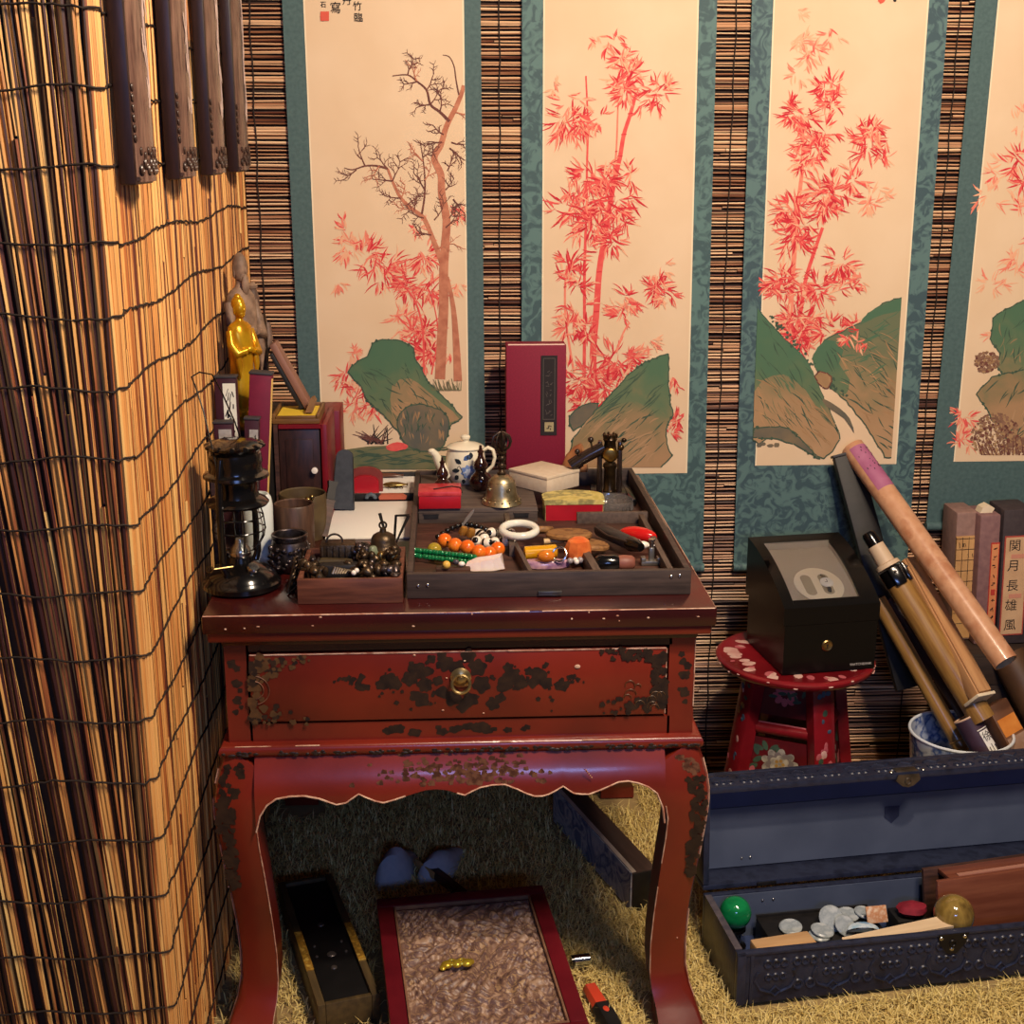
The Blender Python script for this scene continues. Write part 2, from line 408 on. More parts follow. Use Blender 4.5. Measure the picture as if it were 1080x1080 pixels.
def rock_wash(name, cols, k):
    """painted rock: green pigment above washing out to tan below, as on the scrolls"""
    m = bpy.data.materials.new(name); m.use_nodes = True; nt = m.node_tree; N, L = nt.nodes, nt.links; b = N['Principled BSDF']; b.inputs['Roughness'].default_value = .8
    tc = N.new('ShaderNodeTexCoord'); n1 = N.new('ShaderNodeTexNoise'); n1.inputs['Scale'].default_value = 14; n1.inputs['Detail'].default_value = 6; n1.inputs['Distortion'].default_value = .8
    L.new(tc.outputs['Object'], n1.inputs['Vector']); sp = N.new('ShaderNodeSeparateXYZ'); L.new(tc.outputs['Object'], sp.inputs[0])
    m1 = N.new('ShaderNodeMath'); m1.operation = 'MULTIPLY_ADD'; m1.inputs[1].default_value = 3.6; m1.inputs[2].default_value = k; L.new(sp.outputs['Z'], m1.inputs[0])
    m2 = N.new('ShaderNodeMath'); m2.operation = 'MULTIPLY_ADD'; m2.inputs[1].default_value = .9; L.new(n1.outputs['Fac'], m2.inputs[0]); L.new(m1.outputs[0], m2.inputs[2])
    r = N.new('ShaderNodeValToRGB'); e = r.color_ramp.elements
    for i, (p, c) in enumerate(cols):
        q = e[i] if i < 2 else e.new(p)
        q.position = p; q.color = lin(c)
    L.new(m2.outputs[0], r.inputs['Fac']); L.new(r.outputs['Color'], b.inputs['Base Color']); return m
P_[6] = rock_wash('rock_green_wash', [(0, (170, 134, 98)), (1, (74, 110, 84)), (.3, (142, 122, 88)), (.5, (104, 118, 86)), (.75, (80, 112, 84))], -1.4)
P_[7] = rock_wash('rock_brown_wash', [(0, (180, 144, 108)), (1, (104, 112, 84)), (.45, (168, 134, 98)), (.75, (136, 122, 88))], -1.35)

class Paint:
    def __init__(s, root, q): s.mb = MB(root); s.k = 0; s.q = q   # q: the paper's corners in the photograph
    def y(s): s.k += 1; return SY - .0012 - s.k*4e-7
    def poly(s, px, m, clip=None):
        y = s.y()
        px = s.inpaper(px)
        if len(px) > 2: s.mb.poly([at(u, v, Y=y) for u, v in px], m)
    def inpaper(s, px):
        for i in range(4):
            (x1, y1), (x2, y2) = s.q[i], s.q[(i+1) % 4]; f = lambda p: (x2-x1)*(p[1]-y1)-(y2-y1)*(p[0]-x1)
            out = []
            for j in range(len(px)):
                a, b = px[j-1], px[j]; fa, fb = f(a), f(b)
                if (fa >= 0) != (fb >= 0): t = fa/(fa-fb); out.append((a[0]+(b[0]-a[0])*t, a[1]+(b[1]-a[1])*t))
                if fb >= 0: out.append(b)
            px = out
            if not px: return []
        return px
    @staticmethod
    def clip(px, u0, u1, v0, v1):
        for ax, lim, sg in ((0, u0, 1), (0, u1, -1), (1, v0, 1), (1, v1, -1)):
            out = []
            for i in range(len(px)):
                a, b = px[i-1], px[i]; ia, ib = sg*(a[ax]-lim) >= 0, sg*(b[ax]-lim) >= 0
                if ia != ib:
                    t = (lim-a[ax])/(b[ax]-a[ax]); out.append((a[0]+(b[0]-a[0])*t, a[1]+(b[1]-a[1])*t))
                if ib: out.append(b)
            px = out
            if not px: return []
        return px
    def leaf(s, u, v, ang, L, w, m, clip=None):
        c, q = math.cos(ang), math.sin(ang); bend = random.uniform(-.12, .12)*L
        pts = []
        for t, ww in ((0, .0), (.2, .7), (.45, 1), (.75, .62), (1, 0)):
            pts.append((t, ww))
        up = [(u+c*L*t - q*(w*ww+bend*math.sin(t*3.1)), v+q*L*t + c*(w*ww+bend*math.sin(t*3.1))) for t, ww in pts]
        dn = [(u+c*L*t - q*(-w*ww+bend*math.sin(t*3.1)), v+q*L*t + c*(-w*ww+bend*math.sin(t*3.1))) for t, ww in pts[-2:0:-1]]
        s.poly(up+dn, m, clip)
    def line(s, pts, w0, w1, m, clip=None):
        n = len(pts); L, Rr = [], []
        for i, (u, v) in enumerate(pts):
            a = pts[max(0, i-1)]; b = pts[min(n-1, i+1)]; d = math.hypot(b[0]-a[0], b[1]-a[1]) or 1
            w = (w0+(w1-w0)*i/(n-1))/2; nx, ny = -(b[1]-a[1])/d*w, (b[0]-a[0])/d*w
            L.append((u+nx, v+ny)); Rr.append((u-nx, v-ny))
        for i in range(n-1): s.poly([L[i], L[i+1], Rr[i+1], Rr[i]], m, clip)
    def smooth(s, pts, k=4):
        out = []
        for i in range(len(pts)-1):
            p0, p1, p2, p3 = pts[max(0, i-1)], pts[i], pts[i+1], pts[min(len(pts)-1, i+2)]
            for j in range(k):
                t = j/k
                out.append(tuple(.5*((2*p1[a])+(-p0[a]+p2[a])*t+(2*p0[a]-5*p1[a]+4*p2[a]-p3[a])*t*t+(-p0[a]+3*p1[a]-3*p2[a]+p3[a])*t**3) for a in (0, 1)))
        out.append(pts[-1]); return out
    def cluster(s, u, v, r, n, tone=1, clip=None):
        """a spray of bamboo leaves: each little fan of leaves springs from a node near the middle"""
        for _ in range(max(3, int(n*.42))):
            cu, cv = u+random.gauss(0, r*.33), v+random.gauss(0, r*.30)
            base = math.atan2(cv-v+random.uniform(-.2, .5)*r, cu-u) if random.random() < .75 else random.uniform(0, 6.28)
            for q in range(4):
                far = math.hypot(cu-u, cv-v)/(r+.1)
                m = random.choices((DEEP, MID, PALE, FAINT), {0: (5, 4, 3, 2), 1: (2, 4, 4, 3), 2: (0, 2, 5, 5), 3: (0, 0, 2, 6)}[tone])[0]
                s.leaf(cu+random.uniform(-2, 2), cv+random.uniform(-2, 2), base+random.uniform(-.75, .75), r*random.uniform(.38, .8)+3.5, random.uniform(.5, 1.25), m, clip)
    def rock(s, px, m, edge=MOSS, dots=True, clip=None, inner=()):
        s.poly(px, m, clip)
        n = len(px)
        for i in range(n):
            a, b = px[i], px[(i+1) % n]; L = math.hypot(b[0]-a[0], b[1]-a[1]); k = max(1, int(L/4))
            prev = a
            for j in range(1, k+1):
                t = j/k; p = (a[0]+(b[0]-a[0])*t+random.uniform(-.8, .8), a[1]+(b[1]-a[1])*t+random.uniform(-.8, .8))
                s.line([prev, p], 1.3, 1.3, edge, clip); prev = p
                if dots and random.random() < .5: s.blob(p[0], p[1], random.uniform(.8, 2.0), edge, clip)
    def blob(s, u, v, r, m, clip=None, k=7, sx=1.0, ang=0):
        pts = []
        for i in range(k):
            a = 2*math.pi*i/k; q = r*random.uniform(.7, 1.2); x, y = q*sx*math.cos(a), q*math.sin(a)
            pts.append((u+x*math.cos(ang)-y*math.sin(ang), v+x*math.sin(ang)+y*math.cos(ang)))
        s.poly(pts, m, clip)
    def strokes(s, u0, u1, v0, v1, n, m, slope=(.2, .9), L=(8, 22), clip=None, inside=None):
        for _ in range(n):
            u, v = random.uniform(u0, u1), random.uniform(v0, v1)
            if inside and not pip(u, v, inside): continue
            a = random.uniform(*slope); l = random.uniform(*L)
            if inside and not pip(u+l*math.cos(a), v+l*math.sin(a), inside): continue
            s.leaf(u, v, a, l, random.uniform(.35, .95), m, clip)
    def stem(s, pts, w0, w1, m, joints=True, clip=None):
        s.line(s.smooth(pts), w0, w1, m, clip)
        if joints:
            for p in pts[1:-1]: s.line([(p[0]-w0*.8, p[1]), (p[0]+w0*.8, p[1]-.5)], 1.2, 1.2, DEEP, clip)
    def twig(s, u, v, ang, L, w, depth, m, clip=None):
        pts = [(u, v)]; a = ang
        for k in range(3):
            a += random.uniform(-.35, .35); pts.append((pts[-1][0]+math.cos(a)*L/3, pts[-1][1]+math.sin(a)*L/3))
        s.line(pts, w, w*.45, m, clip)
        if depth > 0:
            for k in (1, 2, 3):
                for sg in random.sample((-1, 1), random.choice((1, 1, 2))):
                    s.twig(pts[k][0], pts[k][1], a+sg*random.uniform(.4, 1.1), L*random.uniform(.42, .62), w*.62, depth-1, m, clip)
def pip(u, v, P):
    c = False; n = len(P)
    for i in range(n):
        (x1, y1), (x2, y2) = P[i-1], P[i]
        if (y1 > v) != (y2 > v) and u < (x2-x1)*(v-y1)/(y2-y1)+x1: c = not c
    return c
def smoothpoly(P, k=3):
    n = len(P); out = []
    for i in range(n):
        p0, p1, p2, p3 = P[i-1], P[i], P[(i+1) % n], P[(i+2) % n]
        for j in range(k):
            t = j/k
            out.append(tuple(.5*((2*p1[a])+(-p0[a]+p2[a])*t+(2*p0[a]-5*p1[a]+4*p2[a]-p3[a])*t*t+(-p0[a]+3*p1[a]-3*p2[a]+p3[a])*t**3) for a in (0, 1)))
    return out
ctr = lambda L, o, k: [(o[0]+x/k, o[1]+y/k) for x, y in L]

def scroll(label, x0t, x1t, x0b, x1b, zb, px0, px1, pb, silk):
    """x of the mount's corners at z 1.84 and at its foot, paper's left / right x at top and bottom, paper's foot"""
    t = thing('hanging_scroll', label, 'scroll', ((x0b+x1b)/2, SY, zb), group='painted scrolls hung on the back wall')
    zt = 2.04
    ext = lambda a, b: a + (a-b)*(zt-1.84)/(1.84-zb)
    mb = MB(t); mb.prism([(x0b, SY, zb), (x1b, SY, zb), (ext(x1t, x1b), SY, zt), (ext(x0t, x0b), SY, zt)], (0, .0015, 0)); mb.build('silk_mount', silk, t)
    mb = MB(t); e = lambda a, b: a + (a-b)*(zt-1.84)/(1.84-pb)
    mb.prism([(px0[1], SY-.0007, pb), (px1[1], SY-.0007, pb), (e(px1[0], px1[1]), SY-.0007, 2.0), (e(px0[0], px0[1]), SY-.0007, 2.0)], (0, .0006, 0))
    mb.build('painting_paper', paper_m, t)
    mb = MB(t)
    for a, b in (px0, px1): mb.prism([(b-.0016, SY-.0009, pb), (b+.0016, SY-.0009, pb), (e(a, b)+.0016, SY-.0009, 2.0), (e(a, b)-.0016, SY-.0009, 2.0)], (0, .0004, 0))
    mb.build('paper_border', silk_edge, t)
    mb = MB(t); mb.tube([(x0b-.002, SY-.003, zb), (x1b+.002, SY-.003, zb)], .011, 0, 12)
    rr = mb.build('roller', silk, t)
    return t

# --- first scroll: bare tree, bamboo and a mossy rock
s1 = scroll('hanging scroll with a bare winter tree over a mossy green rock, left of the others', -.338, .080, -.336, .086, .56, (-.292, -.288), (.043, .046), .80, silk_plain)
p = Paint(s1, [(322, -20), (489, -20), (494, 495), (340, 495)]); C1 = (331, 495, -10, 496)
for x, y, r, k, tn in ((385, 270, 22, 44, 1), (368, 262, 16, 26, 2), (402, 286, 22, 40, 0), (432, 300, 20, 44, 0), (446, 272, 18, 36, 1), (452, 306, 20, 40, 0),
                       (440, 240, 10, 16, 2), (424, 338, 18, 30, 2), (438, 350, 18, 36, 1), (452, 372, 16, 60, 0), (448, 350, 14, 30, 0), (486, 228, 12, 20, 2), (484, 300, 12, 16, 3),
                       (372, 372, 14, 20, 2), (366, 398, 16, 28, 1), (380, 412, 18, 34, 1), (396, 428, 16, 30, 1), (372, 434, 12, 16, 2), (356, 300, 12, 12, 3), (362, 244, 12, 14, 2), (476, 372, 10, 14, 2)):
    p.cluster(x, y, r, k, tn, C1)
p.stem([(447, 395), (446, 350), (438, 318), (420, 296), (395, 275)], 2.4, 1.2, MID, False, C1)
p.stem([(455, 395), (462, 350), (455, 310)], 1.6, 1, MID, False, C1)
p.line(p.smooth([(483, 402), (481, 360), (478, 324), (472, 292)]), 9, 3, TRUNK, C1)
p.line(p.smooth([(464, 400), (466, 360), (468, 324), (468, 285), (470, 255)]), 11, 9, TRUNK, C1)
p.line(p.smooth([(468, 282), (462, 266), (455, 248), (447, 230), (437, 222), (423, 209), (414, 191), (409, 178)]), 6, 2.2, TRUNK, C1)
p.line(p.smooth([(409, 178), (398, 175), (385, 175), (372, 179), (363, 177)]), 2.4, .8, TWIG, C1)
p.line(p.smooth([(469, 262), (471, 232), (466, 205), (465, 184), (458, 167), (465, 153), (471, 133), (481, 113), (487, 98), (489, 90)]), 9, 4, TRUNK, C1)
p.line(p.smooth([(474, 128), (464, 118), (454, 110), (450, 95), (440, 86), (430, 79), (414, 80)]), 3.2, 1, TWIG, C1)
p.line(p.smooth([(484, 100), (481, 84), (479, 70), (474, 60), (467, 58)]), 1.6, .7, TWIG, C1)
p.line(p.smooth([(445, 226), (448, 205), (448, 185), (446, 166), (443, 148)]), 2.2, .8, TWIG, C1)
for u, v, a in ((409, 178, -2.2), (400, 175, 2.4), (385, 175, -2.3), (376, 179, 2.2), (414, 191, 3.3), (414, 191, -.9), (423, 209, 3.0), (423, 209, -1.0), (430, 216, -.6), (437, 222, 3.2), (437, 222, -1.3),
                (447, 230, 3.4), (448, 190, -.7), (448, 200, -2.2), (446, 170, -2.3), (446, 166, -.9), (458, 232, -1.1), (455, 248, 3.3), (454, 110, -.6), (454, 110, 3.2), (450, 95, -1.0), (440, 86, -2.0),
                (440, 86, 2.6), (430, 79, -1.2), (464, 118, -1.5), (466, 150, 3.3), (468, 142, 3.6), (476, 150, .1), (474, 156, .4), (480, 118, .1), (472, 180, -.8), (470, 200, -.5), (474, 230, -.9), (462, 262, -.4), (478, 210, 1.2), (470, 240, -.6)):
    p.twig(u, v, a, random.uniform(14, 22), 1.5, 2, TWIG if random.random() < .75 else TRUNK, C1)
rk = ctr([(180, 985), (300, 968), (460, 960), (560, 1000), (640, 1010), (720, 1000), (720, 1080), (150, 1080)], (310, 220), 3.858)
p.poly(p.clip(rk, *C1), GROUND)
rk = smoothpoly(ctr([(220, 665), (262, 620), (300, 600), (322, 550), (362, 533), (440, 540), (488, 568), (490, 605), (520, 650), (550, 710), (605, 765), (685, 850), (640, 880), (560, 990), (460, 960), (420, 900), (352, 830), (300, 780), (272, 722)], (310, 220), 3.858), 2)
p.rock(rk, GREEN, MOSS, True, C1)
br = smoothpoly(ctr([(400, 720), (470, 690), (540, 740), (600, 790), (672, 856), (560, 880), (470, 860), (400, 830)], (310, 220), 3.858), 2)
p.poly(br, BROWN)
p.strokes(380, 470, 380, 440, 50, MOSS, (.3, 1.2), (8, 24), C1, rk); p.strokes(410, 470, 400, 450, 26, EARTH, (.4, 1.0), (6, 18), C1, rk)
p.strokes(366, 440, 362, 400, 40, GREEN, (1.9, 2.8), (8, 20), C1, rk)
rk2 = smoothpoly(ctr([(420, 860), (452, 812), (512, 795), (602, 822), (632, 880), (612, 960), (560, 990), (470, 970), (430, 915)], (310, 220), 3.858), 2)
p.rock(rk2, SLATE, MOSS, True, C1)
p.strokes(420, 470, 430, 475, 40, EARTH, (1.2, 2.0), (6, 14), C1, rk2); p.strokes(420, 470, 424, 450, 30, MOSS, (1.0, 2.2), (5, 12), C1, rk2)
p.poly(smoothpoly(ctr([(375, 968), (420, 950), (465, 965), (440, 985), (390, 985)], (310, 220), 3.858)), MID)
for k in range(16): p.line([(395+random.uniform(-8, 14), 468), (385+random.uniform(-10, 30), 455+random.uniform(-8, 8))], 1.4, .5, INK if k % 3 else TWIG, C1)
for k in range(7): p.line([(404, 466), (372+k*3, 458+random.uniform(-3, 5))], 1.2, .5, TWIG, C1)
for k in range(26): p.line([(456+k*1.2, 412), (452+k*1.3+random.uniform(-3, 3), 404+random.uniform(-5, 3))], .9, .4, GROUND, C1)
p.strokes(365, 470, 472, 492, 40, MOSS, (-.2, .2), (10, 30), C1)
p.blob(342.5, 17, 5.4, SEAL, None, 4); p.poly([(338, 12), (347, 12), (347, 22), (338, 22)], SEAL)
for ch, u, v, s_ in (('寫', 354, 9, 11), ('丹', 366, 1, 9), ('竹', 377, 7, 9), ('臨', 378, 19, 9), ('石', 341, 5, 6)):
    c = at(u, v, Y=p.y()); text(p.mb, ch, s_/FPX*3.06, Matrix.Translation(c) @ Matrix.Rotation(R(90), 4, 'X'), INK)
p.mb.build('painting', P_, s1, recalc=False)

# --- second scroll: two bamboo stems behind a slanting green rock
s2 = scroll('hanging scroll with tall red bamboo behind a slanting green rock, behind the maroon box', .168, .586, .169, .603, .56, (.215, .216), (.545, .556), .792, silk_fig)
p = Paint(s2, [(572, -20), (733, -20), (720, 493), (572, 493)]); C2 = (572.5, 731, -10, 493)
p.stem([(671, 98), (665, 120), (658, 142), (654, 165), (649, 186), (642, 222), (637, 254), (632, 287), (629, 329), (625.5, 376), (629, 425)], 3.4, 7.5, MID, True, C2)
p.stem([(618, 80), (620, 133), (619, 180), (619, 222), (618, 236), (616.5, 290), (616.5, 350), (616, 400)], 1.6, 3.6, MID, True, C2)
p.stem([(598, 280), (596, 303), (597, 340), (605, 391)], 2, 2.4, PALE, True, C2)
p.stem([(652, 105), (650, 160), (647, 182)], 1.6, 2.2, PALE, True, C2)
for x, y, r, k, tn in ((656, 62, 18, 34, 1), (664, 80, 20, 40, 1), (658, 96, 18, 36, 0), (648, 42, 10, 10, 1), (628, 40, 10, 8, 2), (690, 100, 20, 36, 0), (702, 94, 14, 14, 2), (596, 130, 22, 44, 0), (612, 131, 18, 40, 0),
                       (600, 108, 16, 14, 2), (630, 128, 14, 16, 1), (622, 184, 22, 44, 0), (638, 192, 20, 40, 0), (642, 214, 24, 56, 0), (604, 224, 22, 44, 0), (626, 234, 22, 54, 0), (650, 228, 16, 26, 0), (606, 205, 12, 10, 2), (642, 254, 18, 30, 0),
                       (664, 186, 14, 14, 1), (600, 284, 18, 36, 0), (614, 298, 14, 22, 0), (606, 330, 18, 30, 1), (600, 346, 18, 30, 1), (616, 346, 14, 24, 0), (654, 330, 16, 24, 1), (664, 320, 16, 24, 1), (692, 304, 20, 36, 0), (702, 312, 14, 18, 1),
                       (694, 284, 12, 10, 2), (648, 382, 22, 50, 0), (630, 396, 22, 54, 0), (664, 376, 16, 28, 1), (610, 404, 18, 40, 0), (640, 412, 20, 50, 0), (598, 395, 14, 20, 0), (712, 402, 9, 14, 1), (714, 444, 11, 24, 0), (706, 455, 9, 16, 1), (686, 362, 12, 10, 2), (618, 425, 14, 30, 0), (588, 90, 10, 6, 3)):
    p.cluster(x, y, r, k, tn, C2)
p.stem([(664, 340), (657, 352), (650, 372)], 1.6, 2.2, PALE, False, C2)
rk = smoothpoly(ctr([(236, 845), (290, 800), (350, 795), (320, 850), (250, 905)], (540, 220), 3.858), 2); p.rock(rk, SLATE, MOSS, True, C2)
rk = ctr([(215, 1080), (232, 1000), (252, 930), (300, 870), (350, 812), (400, 760), (440, 715), (470, 680), (540, 625), (588, 606), (636, 590), (640, 650), (636, 720), (642, 780), (656, 840), (632, 880), (625, 920), (634, 970), (652, 1005), (600, 1062)], (540, 220), 3.858)
p.rock(rk, GREEN, MOSS, True, C2)
p.strokes(600, 705, 380, 490, 70, MOSS, (2.2, 2.75), (16, 46), C2, rk); p.strokes(600, 700, 430, 490, 60, BROWN, (2.2, 2.75), (12, 40), C2, rk); p.strokes(600, 700, 380, 470, 60, GREEN, (2.2, 2.75), (12, 40), C2, rk)
p.mb.build('painting', P_, s2, recalc=False)

# --- third scroll: bamboo above a waterfall between two hills
s3 = scroll('hanging scroll with red bamboo over a white waterfall between two hills, above the stool', .661, 1.089, .678, 1.100, .56, (.709, .719), (1.044, 1.052), .808, silk_fig2)
p = Paint(s3, [(812, -20), (972.5, -20), (940, 485), (793, 485)]); C3 = (794, 971, -10, 484)
p.stem([(867.6, 240), (860, 262), (850, 294), (845, 325), (840, 352)], 3.4, 4.6, MID, True, C3)
p.stem([(847, 138), (846, 180), (842, 215), (836, 290), (833, 340)], 3, 6, PALE, True, C3)
p.stem([(909, 163), (900, 180), (892, 194)], 1.8, 2.2, MID, False, C3)
for x, y, r, k, tn in ((845, 42, 14, 24, 3), (858, 50, 14, 22, 2), (842, 14, 9, 9, 3), (878, 38, 12, 14, 2), (852, 62, 12, 16, 3), (872, 94, 18, 34, 0), (882, 88, 14, 14, 1), (878, 108, 13, 22, 0), (844, 120, 22, 46, 0), (832, 116, 14, 18, 0), (858, 148, 20, 44, 0), (868, 140, 14, 26, 0),
                       (848, 170, 16, 30, 1), (862, 160, 14, 26, 0), (912, 148, 22, 46, 0), (922, 138, 16, 22, 1), (932, 162, 14, 18, 1), (870, 206, 22, 52, 0), (884, 200, 18, 30, 0), (834, 220, 22, 48, 0), (842, 236, 20, 44, 0), (872, 222, 14, 22, 0), (900, 192, 16, 26, 1), (918, 214, 15, 22, 3), (936, 205, 10, 8, 3),
                       (838, 252, 18, 40, 0), (826, 298, 20, 44, 0), (816, 304, 14, 20, 0), (842, 300, 18, 40, 0), (864, 306, 16, 30, 1), (886, 280, 18, 34, 1), (892, 300, 16, 26, 1), (908, 294, 11, 12, 2), (848, 342, 20, 60, 0), (842, 356, 18, 60, 0), (872, 352, 16, 32, 0), (888, 350, 14, 24, 0), (835, 335, 14, 30, 0), (904, 346, 12, 16, 1), (842, 80, 12, 8, 2)):
    p.cluster(x, y, r, k, tn, C3)
o, k_ = (770, 240), 3.484
rr = ctr([(640, 255), (600, 265), (560, 280), (510, 312), (480, 350), (420, 380), (350, 410), (302, 480), (330, 540), (372, 590), (430, 640), (500, 730), (570, 845), (640, 850)], o, k_)
p.rock(p.clip(rr, *C3), BROWN, MOSS, False, C3)
p.poly(p.clip(smoothpoly(ctr([(640, 258), (570, 280), (510, 312), (480, 350), (560, 320), (640, 300)], o, k_), 2), *C3), GREEN)
p.poly(smoothpoly(ctr([(352, 412), (302, 480), (330, 540), (372, 590), (420, 620), (440, 560), (400, 500), (420, 440)], o, k_), 2), GREEN)
p.strokes(860, 950, 330, 470, 80, MOSS, (.4, 1.2), (10, 30), C3, rr); p.strokes(880, 960, 340, 470, 70, EARTH, (.3, 1.1), (10, 34), C3, rr); p.strokes(880, 960, 320, 400, 50, GREEN, (2.4, 3.0), (8, 24), C3, rr)
for q in ((895, 352, 14), (905, 358, 12)): p.cluster(q[0], q[1], q[2], 14, 1, C3)
rl = smoothpoly(ctr([(60, 262), (100, 300), (132, 335), (200, 412), (262, 465), (302, 525), (342, 622), (386, 722), (402, 780), (345, 850), (290, 815), (230, 785), (150, 765), (70, 768)], o, k_), 2)
p.rock(p.clip(rl, *C3), BROWN, MOSS, False, C3)
p.poly(p.clip(smoothpoly(ctr([(70, 275), (110, 312), (200, 412), (262, 465), (302, 525), (345, 630), (386, 730), (340, 700), (280, 600), (200, 540), (120, 560), (70, 600)], o, k_), 2), *C3), GREEN)
p.strokes(795, 880, 330, 460, 80, MOSS, (.7, 1.2), (10, 34), C3, rl); p.strokes(795, 880, 400, 470, 60, EARTH, (.4, 1.1), (10, 34), C3, rl); p.strokes(795, 850, 370, 440, 34, GREEN, (.7, 1.2), (8, 24), C3, rl)
for q in range(60):
    f = random.random(); p.blob(811+80*f+random.uniform(-3, 3), 335+85*f+random.uniform(-6, 4), random.uniform(.8, 2.0), MOSS, C3)
p.rock(p.clip(smoothpoly(ctr([(60, 745), (150, 732), (220, 742), (290, 810), (330, 852), (230, 795), (150, 775), (60, 768)], o, k_), 2), *C3), SLATE, MOSS, True, C3)
p.poly(smoothpoly(ctr([(342, 628), (400, 662), (440, 702), (456, 756), (420, 702), (352, 656)], o, k_), 2), SLATE)
p.rock(smoothpoly(ctr([(312, 545), (335, 530), (372, 545), (362, 590), (338, 585)], o, k_), 2), EARTH, TWIG, False, C3)
for k in range(4): p.blob(798+k*6+random.uniform(0, 4), 469+random.uniform(-1, 1), 2.2, SLATE, C3, 6, 1.8)
p.blob(930, -1, 4.5, SEAL); p.blob(944, 0, 2, INK)
p.mb.build('painting', P_, s3, recalc=False)

# --- fourth scroll, cut by the frame
s4 = scroll('hanging scroll with green boulders and brown shrubs, at the right edge of the picture', 1.148, 1.60, 1.138, 1.59, .655, (1.198, 1.192), (1.55, 1.54), .812, silk_plain)
p = Paint(s4, [(1046, -20), (1230, -20), (1190, 480), (997, 480)]); C4 = (1000, 1300, -10, 481)
for x, y, r, k, tn in ((1076, 172, 20, 34, 1), (1052, 178, 14, 14, 2), (1044, 210, 15, 16, 3), (1080, 218, 18, 26, 2), (1076, 128, 14, 10, 3), (1072, 282, 20, 30, 2), (1046, 300, 16, 14, 3), (1086, 190, 18, 30, 0), (1100, 240, 24, 40, 1), (1014, 440, 14, 30, 2), (1012, 465, 12, 24, 2), (1050, 350, 12, 10, 3), (1120, 180, 26, 50, 0)):
    p.cluster(x, y, r, k, tn, C4)
o = (770, 240)
def drop(P_px): return p.clip([(u - max(0, (300-v))*0, v) for u, v in P_px], 1005, 1300, -10, 480)
ra = ctr([(1400, 300), (1200, 262), (1080, 266), (1000, 308), (966, 330), (958, 412), (992, 462), (980, 505), (1010, 560), (1200, 560), (1400, 560)], o, k_)
p.rock(ra, GREEN, MOSS, True); p.strokes(1046, 1150, 320, 400, 60, MOSS, (1.4, 2.4), (8, 24), None, ra)
p.strokes(1046, 1150, 340, 400, 40, BROWN, (1.4, 2.6), (8, 24), None, ra)
rb = ctr([(1400, 500), (1160, 500), (1080, 522), (962, 548), (904, 612), (942, 662), (958, 705), (992, 722), (1002, 770), (1080, 812), (1150, 830), (1400, 830)], o, k_)
p.rock(rb, GREEN, MOSS, True); p.strokes(1030, 1150, 400, 470, 60, MOSS, (1.8, 2.8), (8, 24), None, rb); p.strokes(1040, 1150, 430, 480, 60, BROWN, (1.8, 2.9), (8, 26), None, rb)
def shrub(u, v, ru, rv, n):
    for _ in range(n):
        a = random.uniform(0, 6.28); q = math.sqrt(random.random())
        p.blob(u+ru*q*math.cos(a), v+rv*q*math.sin(a), random.uniform(.9, 2.2), random.choices((SHRUB, TWIG, EARTH), (5, 2, 3))[0], C4, 5)
shrub(1041, 382, 13, 11, 170); shrub(1050, 460, 26, 24, 420); shrub(1075, 472, 20, 10, 200)
for k in range(12): p.line([(1036+k*4, 481), (1032+k*4+random.uniform(-8, 8), 462)], 1.2, .5, TWIG, C4)
p.mb.build('painting', P_, s4, recalc=False)
# ------------------------------------------------------------------ red lacquer altar table
lacq = M('red_lacquer', (128, 40, 25), [(110, 34, 23), (86, 28, 21)], rough=.3, scale=5, lo=.35, hi=.75, coat=.35, bump=.06, bscale=30)
lacq_d = M('dark_red_lacquer', (66, 18, 16), (48, 14, 14), rough=.25, scale=6, coat=.5)
lacq_deco = M('lacquer_foliage', (34, 24, 22), (54, 38, 28), rough=.4, scale=60)
lacq_olive = M('lacquer_olive', (74, 52, 30), (98, 68, 40), rough=.45, scale=70)
lacq_goldf = M('lacquer_gold_flowers', (126, 84, 62), (84, 50, 38), rough=.45, scale=90, lo=.42, hi=.58)
worn = M('worn_edge', (222, 188, 160), (176, 116, 92), rough=.7, scale=60)
TX0, TX1, TY0, TY1 = -.403, .437, 2.04, 2.955
TC = (.0175, 2.4975)
tb = thing('altar_table', 'red lacquered altar table with one drawer and curved legs, loaded with curios', 'table', (TC[0], TC[1], 0))
mb = MB(tb)
mb.box((TC[0], TC[1], .7835), (TX1-TX0, TY1-TY0, .033), 1, .004)
mb.box((TC[0], TC[1], .760), (TX1-TX0-.012, TY1-TY0-.012, .020), 0, .005)
mb.box((TC[0], TC[1], .745), (TX1-TX0-.05, TY1-TY0-.05, .016), 1, .004)
def wear(mb, a, b, r, m, keep=.7, seg=.02, jit=.0004):
    """broken pale line where the lacquer is rubbed off an edge"""
    a, b = Vector(a), Vector(b); L = (b-a).length; n = max(1, int(L/seg)); i = 0
    while i < n:
        k = random.randint(1, 5)
        if random.random() < keep: mb.tube([a.lerp(b, i/n), a.lerp(b, min(1, (i+k)/n))], r*random.uniform(.6, 1.2), m, 5)
        i += k
wear(mb, (TX0+.003, TY0+.0015, .7985), (TX1-.003, TY0+.0015, .7985), .0016, 2, .85)
wear(mb, (TX1-.0015, TY0+.003, .7985), (TX1-.0015, TY1, .7985), .0013, 2, .6)
for k in range(14): mb.ball((random.uniform(TX0+.02, TX1-.02), TY0-.0002, random.uniform(.775, .797)), (random.uniform(.001, .003), .0006, random.uniform(.001, .002)), 2, 6, 4)
top = mb.build('table_top', [lacq, lacq_d, worn], tb)
BX0, BX1, BY0, BY1 = -.374, .409, 2.066, 2.93
mb = MB(tb)
